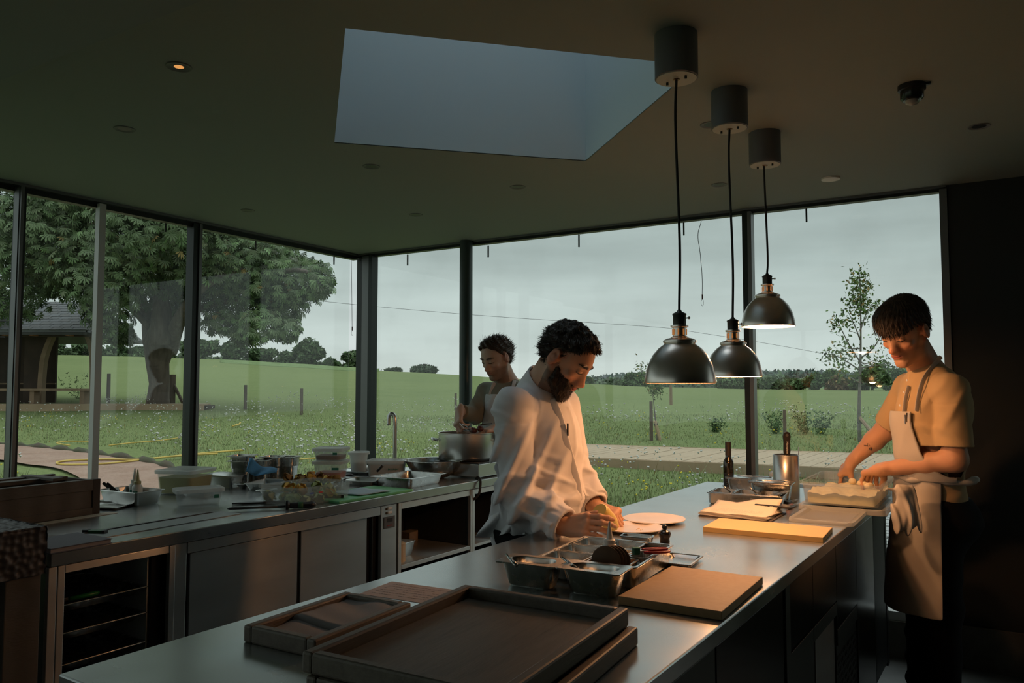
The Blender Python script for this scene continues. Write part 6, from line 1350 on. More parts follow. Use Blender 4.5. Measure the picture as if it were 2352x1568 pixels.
def earcut(d, x, y, z): return np.maximum(d, .030-np.sqrt(((np.abs(x)-.085)/1.0)**2+((y+.008)*1.15)**2+((z-.004)*.78)**2))
def hairmesh(name, fn, lo, hi, res, parent, colr, c, Rm, nst, ln, flow, seed, jit=.5, rad=.0011, keepf=None, lift=.15):
    V, T = surface_nets(fn, lo, hi, res); r_ = np.random.default_rng(seed); a, b, d = V[T[:,0]], V[T[:,1]], V[T[:,3]]; n = np.cross(b-a, d-a); n /= np.linalg.norm(n, axis=1, keepdims=True)+1e-9
    i = r_.integers(0, len(T), nst); p0 = (V[T[i,0]]+V[T[i,2]])/2+r_.standard_normal((nst,3))*res*.4; nr = n[i]
    if keepf is not None: k = keepf(((p0-c)@Rm)); p0, nr = p0[k], nr[k]
    m = len(p0); fl = flow(((p0-c)@Rm))@Rm.T; fl = fl-nr*(fl*nr).sum(1, keepdims=True)*.6; dirn = fl*.9/(np.linalg.norm(fl, axis=1, keepdims=True)+1e-6)+nr*lift+r_.standard_normal((m,3))*jit*.5; dirn /= np.linalg.norm(dirn, axis=1, keepdims=True)+1e-9
    L = ln*r_.uniform(.5, 1.3, (m,1)); s_ = np.cross(dirn, nr); s_ /= np.linalg.norm(s_, axis=1, keepdims=True)+1e-9; p0 = p0-nr*.002; cu = r_.standard_normal((m,3))*jit*.35
    p1 = p0+dirn*L*.5; p2 = p1+(dirn+cu-nr*.15)*L*.5; w_ = rad*r_.uniform(.6, 1.5, (m,1)); VS = np.stack([p0-s_*w_, p0+s_*w_, p1-s_*w_, p1+s_*w_, p2-s_*w_*.3, p2+s_*w_*.3], 1).reshape(-1,3)
    k = np.arange(m)[:, None]*6+len(V); TS = np.concatenate([k+[0,1,3,2], k+[2,3,5,4]]); colr = A3(colr); cs_ = np.repeat(colr*r_.uniform(.5, 1.9, (m,1)), 6, 0)
    return mesh_np(name, np.concatenate([V, VS]), np.concatenate([T, TS]), M_hair, parent, smooth=True, col=np.clip(np.concatenate([np.tile(colr, (len(V),1)), cs_]), 0, 1))
def qa(*a): return A3(Q(*a))
def minf(*f): return lambda P_, c, r_: np.minimum.reduce([g(P_, c, r_) for g in f])

# ================================================================ 1. bearded chef in the white coat
ch = thing('person', 'bearded man in a white chef coat bending over the plates with a yellow bottle', 'person', (0,0,0)); ch.location = (-1.66, 2.58, 0)
def rel(o, base):  # geometry is made in world space; move it under the person's empty
    o.location = -Vector(base); return o
c = qa(1297, 824, 2.88); Rm = facing(R(-27), R(-40)); S = SDF(); neckb = qa(1238, 893, 2.98)
T_ = head(S, c, Rm, 1.04, neckb)
shN, shF = qa(1180, 935, 2.84), qa(1292, 930, 3.10); elN, elF = qa(1186, 1138, 2.80), qa(1325, 1100, 3.06); wrN, wrF = qa(1306, 1211, 2.66), qa(1372, 1166, 2.93)
hip = qa(1205, 1205, 3.05)
S.cap(neckb, (shN+shF)/2-A3((0,0,.03)), .06, .08, .04); S.cap(shN, shF, .05, .05, .04); S.cap((shN+shF)/2-A3((0,0,.1)), hip, .10, .12, .05)
for a, b, w_ in ((shN, elN, wrN), (shF, elF, wrF)): S.cap(a, b, .046, .036, .03); S.cap(b, w_, .038, .026, .02)
for s_ in (-1, 1):
    hp = hip+CAMF*.09*s_*-1*1.0; fo_ = A3((hp[0], hp[1], .08)); kn_ = (hp+fo_)/2+A3((.02,0,0)); S.cap(hp, kn_, .07, .05, .04); S.cap(kn_, fo_, .05, .035, .03)
# near hand: palm closed round the bottle; bottle runs from its base (upper left) to the tip on the plate
bA, bB = qa(1377, 1172, 2.640), qa(1415, 1214, 2.715); bax = unit(bB-bA)
kn = qa(1352, 1206, 2.600)
hand(S, wrN, kn-wrN, unit(A3((0,0,.42))-CAMF*.9), -1, ((16,34,26),(20,38,30),(26,44,34),(32,48,36)), 1.04, .0, (.72,.45,-.5,.95,.15,-.3))
kf = qa(1400, 1168, 2.90); hand(S, wrF, kf-wrF-A3((0,0,.012)), unit(A3((0,0,1))-CAMF*.35), 1, ((50,65,40),(52,68,40),(54,70,40),(56,70,40)), .98)
lo, hi = bounds(S)
fcol = face_color(T_, Rm, c, 1.04, (.50,.285,.19), (.42,.15,.12), (.035,.022,.016), ((.08,.05,.035), .8))
rel(sdf_obj('body', lambda P_, a, b: S.dist(P_, a, b), lo, hi, .0027, M_skin, ch, fcol), ch.location)
face_bits(S, T_, Rm, ch, ch.location, 1.04, (.025,.017,.012), 1, 1.5)
# coat
Cs = SDF(); spine = (shN+shF)/2
Cs.cap(spine-A3((0,0,.06)), spine-A3((0,0,.30)), .135, .150, .06, (unit(np.cross(shF-shN, (0,0,1))), .86)); Cs.cap(spine-A3((0,0,.30)), hip-A3((0,0,.02)), .150, .150, .06, (unit(np.cross(shF-shN, (0,0,1))), .9))
fdir = unit(np.cross((0,0,1), shN-shF)); fdir = fdir*(1 if fdir[0] > 0 else -1)
Cs.ell(spine+fdir*.045-A3((0,0,.13)), (.12,.12,.14), None, .06); Cs.ell(spine+fdir*.075-A3((0,0,.36)), (.105,.115,.13), None, .07); Cs.ell(spine-fdir*.055-A3((0,0,.06)), (.11,.11,.12), None, .06)
Cs.cap(shN+A3((0,0,-.004)), shF+A3((0,0,-.004)), .058, .058, .05); Cs.cap(spine+A3((0,0,.03)), neckb+A3((0,0,.0)), .085, .074, .05)
for a, b, w_, f in ((shN, elN, wrN, 1.1), (shF, elF, wrF, 1.0)): Cs.cap(a, b, .070*f, .058*f, .014); Cs.cap(b, w_+(b-w_)*.10, .060*f, .047*f, .02)
# collar band
cv = unit(c-neckb+A3((0,0,.02))); col0 = neckb+A3((0,0,.0))
bell = SDF(); nb_ = neckb+cv*.054; bell.cap(neckb-cv*.03, nb_+cv*.05, .079, .077, .01); inn = SDF(); inn.cap(neckb+cv*.01, nb_+cv*.10, .068, .071, .01)
cuff = SDF(); cd_ = unit(wrN-elN); cuff.cap(wrN-cd_*.085, wrN-cd_*.022, .058, .062, .008); cinn = SDF(); cinn.cap(wrN-cd_*.05, wrN+cd_*.08, .046, .054, .006); cd2 = unit(wrF-elF); cuff.cap(wrF-cd2*.08, wrF-cd2*.03, .052, .053, .008); cinn.cap(wrF-cd2*.04, wrF+cd2*.08, .042, .046, .006)
def coat(P_, a, b):
    d = Cs.dist(P_, a, b, .09); fold = 0
    if a is not None:
        for e_, rr_, am in ((elN,.13,.022),(elN*.5+wrN*.5,.11,.016),(elF,.10,.012),(shN*.5+elN*.5,.15,.012),(shN,.12,.008)):
            w_ = np.exp(-((np.linalg.norm(P_-e_, axis=1)/rr_)**2)); fold = fold+w_*wrink(P_, 5, (((.3,.2,1),34),((1,.3,-.5),27)), am)
        fold = fold+np.exp(-((np.linalg.norm(P_-(elN*.85+wrN*.15), axis=1)/.09)**2))*wrink(P_, 51, (((.25,.1,1),44),), .014)
        ax_ = (P_-spine)@unit(shF-shN); w2 = np.clip((spine[2]-.12-P_[:,2])*6, 0, 1); fold = fold+w2*wrink(P_, 8, (((.5,.6,.35),24),((-.6,.3,.9),19)), .011)
        fr = (P_-spine)@fdir; ln_ = ax_-.03*np.sin((P_[:,2]-spine[2])*6)-.0; ridge = np.exp(-((ln_-.012)/.010)**2)*(fr > 0)*(P_[:,2] < spine[2]-.0)*(P_[:,2] > hip[2]-.03); fold = fold-ridge*.0035
        seam = np.exp(-((np.linalg.norm(P_-shN, axis=1)-.092)/.004)**2)*.0022; fold = fold+seam
    d = d+fold
    # flat hem and sleeve openings
    d = np.maximum(d, hip[2]-.10-P_[:,2]); dw = (P_-wrN)@cd_; d = np.maximum(d, np.where(np.linalg.norm(P_-wrN, axis=1) < .12, dw+.028, -1)); dw2 = (P_-wrF)@cd2; d = np.maximum(d, np.where(np.linalg.norm(P_-wrF, axis=1) < .10, dw2+.028, -1))
    cb = np.maximum(bell.dist(P_, a, b, .09), (P_-nb_)@cv); d = np.minimum(d, cb); cf = cuff.dist(P_, a, b, .09)
    if a is not None: cf = cf+wrink(P_, 3, (((.2,.9,.5),60),), .003)
    for w0, dd_ in ((wrN, cd_), (wrF, cd2)): q_ = (P_-w0)@dd_; nr_ = np.linalg.norm(P_-w0, axis=1) < .14; cf = np.where(nr_, np.maximum(np.maximum(cf, q_+.016), -q_-.088), cf)
    d = np.minimum(d, cf); d = np.maximum(d, -inn.dist(P_, a, b, .09)); d = np.maximum(d, -cinn.dist(P_, a, b, .09)); return d
lo, hi = bounds(Cs, .05); lo[2] = hip[2]-.13; cobj = rel(sdf_obj('chef_coat', coat, lo, hi, .0038, M_coat, ch), ch.location)
# pen in the chest pocket and press studs
pq = qa(1304, 972, 2.83); mobj('pen', *tube([pq-A3((0,0,0)), pq-A3((0,0,.045))], .0035, 8), M_black, ch, loc=-ch.location)
CHC = Cs
# apron skirt tied behind (cloth flare at his back) and trousers
def flap(name, pts_rows, m, parent, base, th=.004):
    n = len(pts_rows); k = len(pts_rows[0]); V = [tuple(p) for r0 in pts_rows for p in r0]; F_ = [(i*k+j, i*k+j+1, (i+1)*k+j+1, (i+1)*k+j) for i in range(n-1) for j in range(k-1)]
    o = mobj(name, V, F_, m, parent, smooth=True, loc=-Vector(base)); md = o.modifiers.new('s', 'SOLIDIFY'); md.thickness = th; md.offset = 0; s2_ = o.modifiers.new('b', 'SUBSURF'); s2_.levels = 1; s2_.render_levels = 1; return o
rows_ = []
for i in range(14):
    u = i/13; row = []
    for j in range(12):
        v = j/11; x = 1140+70*v-46*u*(1-v*.9)+5*math.sin(9*v+4*u); y = 1150+82*u-6*v+4*math.sin(7*v); row.append(qa(x, y, 2.98-.14*v+.035*math.sin(11*v+5*u)*(.3+u)))
    rows_.append(row)
flap('apron_skirt', rows_, M_coat, ch, ch.location)
TS_ = SDF()
for s_ in (-1, 1):
    hp = hip+CAMF*-.09*s_; fo_ = A3((hp[0], hp[1], .08)); TS_.cap(hp, (hp+fo_)/2, .095, .075, .05); TS_.cap((hp+fo_)/2, fo_, .075, .06, .03)
TS_.cap(hip-CAMF*.06, hip+CAMF*.06, .12, .12, .05)
lo, hi = bounds(TS_); rel(sdf_obj('trousers', lambda P_, a, b: np.maximum(TS_.dist(P_, a, b), P_[:,2]-hip[2]), lo, hi, .009, M_trous, ch), ch.location)
for s_ in (-1, 1): hp = hip+CAMF*-.09*s_; mobj('shoe', *loft([rr(.27,.10,.045,0), rr(.275,.105,.045,.02), rr(.24,.09,.04,.06), rr(.12,.08,.035,.10, cx=-.06)]), M_shoe, ch, loc=Vector((hp[0]+.05, hp[1], 0))-ch.location, auto=50)
# hair, beard
hs = SDF(); h1 = lambda p: c+Rm@(A3(p)*1.04)
hs.ell(h1((0,-.018,.050)), A3((.0785,.094,.084))*1.04, Rm, .02); hs.ell(h1((0,.026,.080)), A3((.066,.060,.048))*1.04, Rm, .025); hs.ell(h1((0,-.046,.0)), A3((.066,.056,.068))*1.04, Rm, .02)
def hairf(P_, a, b):
    d = hs.dist(P_, a, b, .09); L = ((P_-c)@Rm)/1.04; x, y, z = L[:,0], L[:,1], L[:,2]
    cut = np.maximum(y-.010-.55*(z-.02)-np.where(z > .07, .5, 0)*(z-.07)*3, -z-.06+(-.6*y)) ; line = y-(.026+.72*(z-.035)+.3*np.maximum(z-.09, 0)); cut = np.maximum(line, -(z+.050+.35*y)); d = earcut(np.maximum(d, cut*.8), x, y, z)
    if a is not None: d = d+.0045*np.sin(P_@A3((150,60,40)))*np.sin(P_@A3((-50,130,90)))+.003*np.sin(P_@A3((90,-170,200)))
    return d
lo, hi = bounds(hs); rel(hairmesh('hair', hairf, lo, hi, .003, ch, (.026,.020,.016), c, Rm, 7500, .015, lambda L: np.c_[L[:,0]*3, L[:,1]*3-.25+.5*(L[:,2] > .06), -.25+0*L[:,2]], 1, .55, .0009, None, .16), ch.location)
bs = SDF(); bs.ell(h1((0,.040,-.054)), A3((.0545,.056,.060))*1.04, Rm, .02); bs.ell(h1((0,.070,-.100)), A3((.026,.022,.024))*1.04, Rm, .02)
for s_ in (-1,1): bs.cap(h1((s_*.060,.020,-.012)), h1((s_*.050,.028,-.070)), .010, .013, .016); bs.cap(h1((s_*.018,.090,-.055)), h1((0,.101,-.047)), .005, .0045, .006); bs.cap(h1((s_*.050,.028,-.070)), h1((s_*.015,.075,-.103)), .014, .015, .02); bs.cap(h1((s_*.028,.080,-.06)), h1((s_*.03,.064,-.088)), .009, .012, .012)
def beard(P_, a, b):
    d = bs.dist(P_, a, b, .09); L = ((P_-c)@Rm)/1.04; x, y, z = L[:,0], L[:,1], L[:,2]; ax_ = np.abs(x)
    d = np.maximum(d, (z-(-.035+.45*(ax_-.035)-.55*(y-.06)*(ax_ < .06)))*.8*(1)-np.where((ax_ < .024) & (y > .085), .05, 0)); d = np.maximum(d, np.where((ax_ < .024) & (y > .07), z+.046, -1)); d = np.maximum(d, .0105-np.sqrt((ax_/2.2)**2+(z+.0585)**2+0*y)-np.where(y < .07, 1, 0))
    d = np.maximum(d, .012-y)
    if a is not None: d = d+.002*np.sin(P_@A3((260,90,100)))*np.sin(P_@A3((-90,200,240)))
    return d
lo, hi = bounds(bs); rel(hairmesh('beard', beard, lo, hi, .0026, ch, (.030,.020,.015), c, Rm, 4200, .010, lambda L: np.c_[L[:,0]*1, .2+0*L[:,1], -.9+0*L[:,2]], 2, .5, .0007), ch.location)
sb = squeeze('yellow squeeze bottle held tip down over the nearer cream plate', (0,0,0), .100, .0295, m=M_boty, nozzle=.022, tape=False); sb.location = Vector(bA)
zq = Vector(bax); sb.rotation_mode = 'QUATERNION'; sb.rotation_quaternion = Vector((0,0,1)).rotation_difference(zq)

# ================================================================ 2. young cook on the right
yk = thing('person', 'young man in a mustard short-sleeved shirt and cream apron working the flour box', 'person', (-.35, 3.74, 0))
c = qa(2079, 762, 3.27); Rm = facing(R(180+29), R(-29), R(3)); S = SDF(); neckb = qa(2136, 862, 3.34)
T_ = head(S, c, Rm, 1.075, neckb)
shN, shF = qa(2186, 895, 3.15), qa(2088, 890, 3.44); elN, elF = qa(2194, 1056, 3.12), qa(2036, 985, 3.56); wrN, wrF = qa(2022, 1078, 3.34), qa(1958, 1058, 3.64); hip = qa(2150, 1160, 3.32)
S.cap(neckb, (shN+shF)/2-A3((0,0,.03)), .06, .08, .04); S.cap(shN, shF, .05, .05, .04); S.cap((shN+shF)/2-A3((0,0,.1)), hip, .09, .10, .05)
for a, b, w_ in ((shN, elN, wrN), (shF, elF, wrF)): S.cap(a, b, .048, .043, .03); S.cap(b, b+(w_-b)*.35, .044, .043, .03); S.cap(b+(w_-b)*.35, w_, .043, .027, .02)
fk = [qa(2128, 1660, 3.36), qa(2165, 1655, 3.20)]
for fo_ in fk:
    fo_[2] = .09; hp = hip*.5+.5*A3((fo_[0], fo_[1], hip[2])); S.cap(hp, (hp+fo_)/2, .07, .05, .04); S.cap((hp+fo_)/2, fo_, .05, .035, .03)
kn1 = qa(1992, 1088, 3.44); hand(S, wrN, kn1-wrN+A3((0,0,.0)), unit(A3((0,0,1))-CAMF*.35), 1, ((48,35,15),(45,38,18),(42,36,18),(40,34,18)), 1.06, .06, (.7,.3,-.65,.7,-.1,-.7))
kn2 = qa(1932, 1084, 3.70); hand(S, wrF, kn2-wrF, unit(A3((0,0,.8))-CAMR*.45-CAMF*.25), -1, ((30,28,14),(28,30,15),(26,30,15),(24,28,15)), 1.06, .07, (.6,.3,-.7,.7,0,-.7))
lo, hi = bounds(S); fcol = face_color(T_, Rm, c, 1.075, (.56,.31,.19), (.46,.15,.11), (.12,.07,.045), ((.33,.19,.12), .25))
rel(sdf_obj('body', lambda P_, a, b: S.dist(P_, a, b), lo, hi, .0028, M_skin, yk, fcol), yk.location)
face_bits(S, T_, Rm, yk, yk.location, 1.07, (.10,.06,.035), 2, 1.0)
er = c+Rm@(A3((-.079,-.004,-.033))*1.075); mobj('earring', *tube([er+A3(rt)*.006*math.cos(t)+A3((0,0,.006*math.sin(t))) for t in np.linspace(0, 6.3, 16)], .0009, 5), M_steel, yk, loc=-yk.location)
# tattoos on the forearm: thin dark strokes on the skin
def strokes(name, a, b, r_, seed, m, par, base, n=7, side=None):
    rg_ = np.random.default_rng(seed); mb = MB(); ax_ = unit(b-a); s1 = unit(np.cross(ax_, CAMF)); s2 = -CAMF-ax_*(-CAMF@ax_); s2 = unit(s2)
    for k in range(n):
        t0 = rg_.uniform(0, 1); a0 = rg_.uniform(-.7, .7); pts = []
        for i in range(6): t = t0+.12*math.sin(i*.9+k); an = a0+.16*math.cos(i*1.1+k*2); pts.append(a+(b-a)*t+(s1*math.sin(an)+s2*math.cos(an))*(r_+.0012))
        mb.add(tube(pts, .0011, 4))
    return mb.build(name, m, par, loc=-Vector(base))
M_tat = mat('tattoo_ink', (.06,.05,.055), .7)
fa = elF+(wrF-elF)*.30; fb_ = elF+(wrF-elF)*.52; o = strokes('tattoo', fa, fb_, .0425, 4, M_tat, yk, yk.location, 6)
# shirt
Cs = SDF(); spine = (shN+shF)/2; sdv = unit(shF-shN); fdir = unit(np.cross(sdv, (0,0,1))); fdir = fdir*(1 if fdir@CAMR < 0 else -1)
Cs.cap(spine-A3((0,0,.05)), spine-A3((0,0,.25)), .130, .125, .06, (fdir, .82)); Cs.cap(spine-A3((0,0,.25)), hip+A3((0,0,.0)), .128, .132, .06, (fdir, .86)); Cs.ell(spine-fdir*.05-A3((0,0,.08)), (.12,.12,.15), None, .06)
Cs.cap(shN, shF, .064, .064, .05); Cs.cap(spine+A3((0,0,.03)), neckb, .08, .064, .05); Cs.ell(spine+fdir*.03-A3((0,0,.12)), (.105,.105,.12), None, .05)
slN = shN+(elN-shN)*.80; slF = shF+(elF-shF)*.86; Cs.cap(shN, slN, .064, .068, .013); Cs.cap(shF, slF, .062, .064, .013)
cv = unit(c-neckb+A3((0,0,.03))+fdir*.02); nb_ = neckb+cv*.040; bell = SDF(); bell.cap(neckb-cv*.03, nb_, .071, .064, .01); inn = SDF(); inn.cap(neckb-cv*.01, nb_+cv*.08, .060, .059, .01)
cinn = SDF(); cinn.cap(slN-unit(slN-shN)*.03, slN+unit(slN-shN)*.1, .058, .066, .006); cinn.cap(slF-unit(slF-shF)*.03, slF+unit(slF-shF)*.1, .054, .060, .006)
ndN, ndF = unit(slN-shN), unit(slF-shF)
fwn = ndN+0*ndN
def shirt(P_, a, b):
    d = Cs.dist(P_, a, b, .09)
    if a is not None:
        fold = np.exp(-((np.linalg.norm(P_-(shN*.6+elN*.4)+fdir*-.05, axis=1)/.14)**2))*wrink(P_, 15, (((.2,.3,1),22),((1,.4,-.6),20)), .006)+np.exp(-((np.linalg.norm(P_-slF, axis=1)/.1)**2))*wrink(P_, 17, (((.9,.3,.2),40),), .005)
        fold = fold+np.clip((spine[2]-.1-P_[:,2])*5, 0, 1)*wrink(P_, 18, (((.5,.6,.5),20),((-.6,.3,.9),17)), .006); ax_ = (P_-spine)@sdv; fr = (P_-spine)@fdir
        fold = fold-np.exp(-((ax_)/.012)**4)*(fr > 0)*(P_[:,2] > spine[2]-.30)*.0016+np.exp(-((np.linalg.norm(P_-shN, axis=1)-.088)/.004)**2)*.002; d = d+fold
    d = np.maximum(d, hip[2]-.035+.04*np.sin((P_-hip)@fdir*8)-P_[:,2]); d = np.maximum(d, np.where(np.linalg.norm(P_-slN, axis=1) < .13, (P_-slN)@ndN-.004, -1)); d = np.maximum(d, np.where(np.linalg.norm(P_-slF, axis=1) < .12, (P_-slF)@ndF-.004, -1))
    d = np.minimum(d, np.maximum(bell.dist(P_, a, b, .09), (P_-nb_)@cv)); d = np.maximum(d, -inn.dist(P_, a, b, .09)); return np.maximum(d, -cinn.dist(P_, a, b, .09))
lo, hi = bounds(Cs, .05); lo[2] = hip[2]-.09; rel(sdf_obj('shirt', shirt, lo, hi, .0038, M_shirt, yk), yk.location)
def onto(p, dirn, S_, start=.25, off=.001):
    p = A3(p); t = start
    for _ in range(40):
        q_ = p+dirn*t; d = S_.dist(q_[None], q_, .01)[0]
        if d < off: break
        t -= max(d*.7, .001)
    return p+dirn*t
for k, zz in enumerate((.035, -.015, -.07)): q_ = onto(spine+A3((0,0,zz)), fdir, Cs); mobj('button', *lathe([(.0055,0),(.0055,.002),(.001,.0025)], 12), M_white, yk, loc=Vector(q_+fdir*.0)-yk.location, rot=Vector(fdir).to_track_quat('Z', 'Y').to_euler())
# apron : bib, straps, skirt with twisted ties
def aproncloth(name, side_lo, side_hi, z_lo, z_hi, off, m, Sbase, par, base, seed, widthf, res=.0036, fold=.0035):
    def fn(P_, a, b):
        d0 = Sbase.dist(P_, a, b, .09); w_ = wrink(P_, seed, (((.55,.6,.12),26),((-.6,.5,.25),18)), fold) if a is not None else 0; sh_ = np.abs(d0-off+w_)-.0036; ax_ = (P_-spine)@sdv; fr = (P_-spine)@fdir; z = P_[:,2]
        wl_, wh_ = widthf(z); return np.maximum.reduce([sh_, wl_-ax_, ax_-wh_, z_lo-z, z-z_hi, -(fr+.02)])
    lo, hi = bounds(Sbase, .05); lo[2] = max(lo[2], z_lo-.02); hi[2] = min(hi[2], z_hi+.02); return rel(sdf_obj(name, fn, lo, hi, res, m, par), base)
ztop_ = float(qa(2095, 945, 3.2)[2]); ztie = float(qa(2090, 1100, 3.2)[2])
tor = SDF(); tor.p = [q for q in Cs.p if not (q[0] == 'c' and (np.allclose(q[1], shN) and np.allclose(q[2], slN) or np.allclose(q[1], shF) and np.allclose(q[2], slF)))]
aproncloth('apron_bib', 0, 0, ztie-.01, ztop_, .014, M_apron, tor, yk, yk.location, 31, lambda z: (-.075-.075*np.clip((ztop_-z)/(ztop_-ztie), 0, 1)**2, .075+.075*np.clip((ztop_-z)/(ztop_-ztie), 0, 1)**2))
LG = SDF(); f2 = (fk[0]+fk[1])/2; f2[2] = .4
for fo_ in fk: hp = hip*.45+.55*A3((fo_[0], fo_[1], hip[2])); kq = (hp+fo_)/2; LG.cap(hp+A3((0,0,.02)), kq, .112, .085, .06); LG.cap(kq, A3(fo_)+A3((0,0,.0)), .085, .072, .04)
LG.ell(hip-fdir*.03-A3((0,0,.06)), (.15,.15,.13), None, .05)
lo, hi = bounds(LG); rel(sdf_obj('trousers', lambda P_, a, b: np.maximum(LG.dist(P_, a, b)+(wrink(P_, 44, (((0,.2,1),18),), .008) if a is not None else 0), P_[:,2]-hip[2]-.04), lo, hi, .007, M_trous, yk), yk.location)
rows_ = []; hem = float(qa(2100, 1418, 3.12)[2]); nI, nJ = 40, 30
for i in range(nI):
    u = i/(nI-1); z = ztie-.0+(hem-ztie)*u; row = []
    for j in range(nJ):
        v = j/(nJ-1); an = -1.10+2.6*v; rx_ = .168+.025*u; ry_ = .158+.02*u; p = A3((hip[0], hip[1], 0))*(1-u*.5)+A3(((fk[0]+fk[1])[0]/2, (fk[0]+fk[1])[1]/2, 0))*u*.5
        fo2 = .010*math.sin(9*v+2*u)*(.2+u)+.006*math.sin(17*v-5*u)+.004*math.sin(23*u+9*v)*(1-u); p = p+fdir*(ry_+fo2)*math.cos(an)+sdv*(rx_+fo2)*math.sin(an); p[2] = z-.02*math.sin(2*v+.5)*u; row.append(p)
    rows_.append(row)
flap('apron_skirt', rows_, M_apron, yk, yk.location, .003)
# waist band roll, tie knot and hanging twisted cloth
wb2 = [A3((hip[0], hip[1], 0))+fdir*(.162)*math.cos(a)+sdv*(.172)*math.sin(a)+A3((0,0,ztie+.006*math.sin(5*a))) for a in np.linspace(-2.1, 2.3, 30)]
mobj('waist_tie', *tube(wb2, [.013+.004*math.sin(i*1.3) for i in range(30)], 10), M_apron, yk, loc=-yk.location, smooth=True)
kc = qa(2072, 1128, 3.10); ks_ = SDF(); ks_.ell(kc, (.030,.028,.026), None, .02); e1_ = qa(2066, 1188, 3.07); e2_ = qa(2090, 1200, 3.06); ks_.cap(kc, e1_, .022, .034, .02, (CAMF, .6)); ks_.cap(kc+CAMR*.03, e2_, .020, .032, .02, (CAMF, .6)); ks_.cap(kc, qa(2040, 1122, 3.10), .012, .008, .01)
lo, hi = bounds(ks_, .03); rel(sdf_obj('tied_cloth', lambda P_, a, b: ks_.dist(P_, a, b)+(wrink(P_, 9, (((1,.5,.12),46),((.9,.4,-.2),33)), .009) if a is not None else 0), lo, hi, .0033, M_apron, yk), yk.location)
def strap(pts, w_, m, par, base, name='strap', S_=None):
    cc = curve(pts, 5); rows_ = []
    for i, p in enumerate(cc):
        t = (cc[min(i+1, len(cc)-1)]-cc[max(i-1, 0)]).normalized(); s_ = t.cross(Vector(-CAMF)).normalized(); rows_.append([A3(p-s_*w_/2), A3(p), A3(p+s_*w_/2)])
    return flap(name, rows_, m, par, base, .003)
def front(px, py, dp): return qa(px, py, dp)
last = None
def surf(px, py, Sx, off=.014, d0=2.4):
    """nearest point of a garment along a sight line, lifted a little"""
    global last
    d = ray(px, py)/F; a = d0
    for _ in range(300):
        p = d*a+A3((0,0,CH)); v = Sx.dist(p[None], p, .01, .2)[0]
        if v < off: break
        a += max(v*.6, .002)
        if a > d0+1.6: a = last or d0+.9; break
    last = a; return d*a+A3((0,0,CH))
strap([surf(2105, 945, Cs), surf(2110, 910, Cs), surf(2122, 870, Cs), surf(2150, 832, Cs, .012), surf(2162, 818, Cs, .014)], .020, M_apron, yk, yk.location)
strap([surf(2076, 948, Cs), surf(2080, 915, Cs), surf(2088, 885, Cs)], .018, M_apron, yk, yk.location)
for k, (px, py, m_) in enumerate(((2078, 952, M_steel), (2083, 948, M_black), (2088, 950, M_steel))): p = surf(px, py, Cs, .020); mobj('pocket_pen', *tube([p, p+A3((0,0,-.038))], .0028, 7), m_, yk, loc=-yk.location)
CsY = Cs; last = None; strap([surf(x, y, CHC, .004, 2.4) for x, y in ((1268,915),(1284,955),(1299,1010),(1313,1060),(1326,1110),(1330,1150))], .028, M_coat, ch, ch.location, 'placket')
for fo_ in fk: mobj('shoe', *loft([rr(.28,.10,.045,0), rr(.285,.105,.045,.02), rr(.25,.09,.04,.06), rr(.13,.085,.035,.11, cx=-.06)]), M_shoe, yk, loc=Vector((fo_[0], fo_[1], 0))+Vector(fdir)*.05-yk.location, rot=(0,0,math.atan2(fdir[1], fdir[0])), auto=50)
# hair: straight fringe, longer on top, short sides
hs = SDF(); k1_ = 1.075; h1 = lambda p: c+Rm@(A3(p)*k1_)
hs.ell(h1((0,-.014,.060)), A3((.083,.104,.086))*k1_, Rm, .02); hs.ell(h1((0,.048,.082)), A3((.072,.060,.052))*k1_, Rm, .03); hs.ell(h1((0,.080,.055)), A3((.056,.028,.034))*k1_, Rm, .02); hs.ell(h1((0,-.045,.010)), A3((.070,.060,.060))*k1_, Rm, .02)
def hairf(P_, a, b):
    d = hs.dist(P_, a, b, .09); L = ((P_-c)@Rm)/k1_; x, y, z = L[:,0], L[:,1], L[:,2]; low = np.where(y > .03, .034+.010*np.sin(x*160)*.4, np.where(y > -.005, .030-.0, -.030)); low = np.interp(y, [-.1,-.06,-.035,-.01,.03,.06,.09], [-.030,-.020,.005,.036,.046,.042,.033]); d = earcut(np.maximum(d, (low-z)*.8), x, y, z)
    if a is not None: an = np.arctan2(x, y+.02); d = d+.0016*np.sin(an*46+3*np.sin(z*60))+.001*np.sin(an*97)
    return d
lo, hi = bounds(hs); rel(hairmesh('hair', hairf, lo, hi, .003, yk, (.06,.042,.03), c, Rm, 5600, .017, lambda L: np.c_[L[:,0]*5, L[:,1]*5+.25, -.5-0*L[:,2]-(np.abs(L[:,1]) > .05)*.5], 7, .2, .0010, None, .04), yk.location)

# ================================================================ 3. cook at the stock pot
ck = thing('person', 'long-haired man in an olive shirt and pale apron stirring the stock pot with tongs', 'person', (-2.72, 4.12, 0))
c = qa(1140, 823, 4.9); Rm = facing(R(180+48), R(-24)); S = SDF(); neckb = qa(1170, 886, 5.0); T_ = head(S, c, Rm, 1.03, neckb)
shN, shF = qa(1203, 908, 4.90), qa(1120, 903, 5.06); elN, elF = qa(1200, 990, 4.78), qa(1090, 952, 4.98); wrN, wrF = qa(1135, 985, 4.68), qa(1056, 945, 4.74); hip = qa(1175, 1040, 5.0)
S.cap(neckb, (shN+shF)/2-A3((0,0,.03)), .06, .08, .04); S.cap(shN, shF, .05, .05, .04); S.cap((shN+shF)/2-A3((0,0,.1)), hip, .09, .10, .05)
for a, b, w_ in ((shN, elN, wrN), (shF, elF, wrF)): S.cap(a, b, .046, .040, .03); S.cap(b, w_, .042, .027, .02)
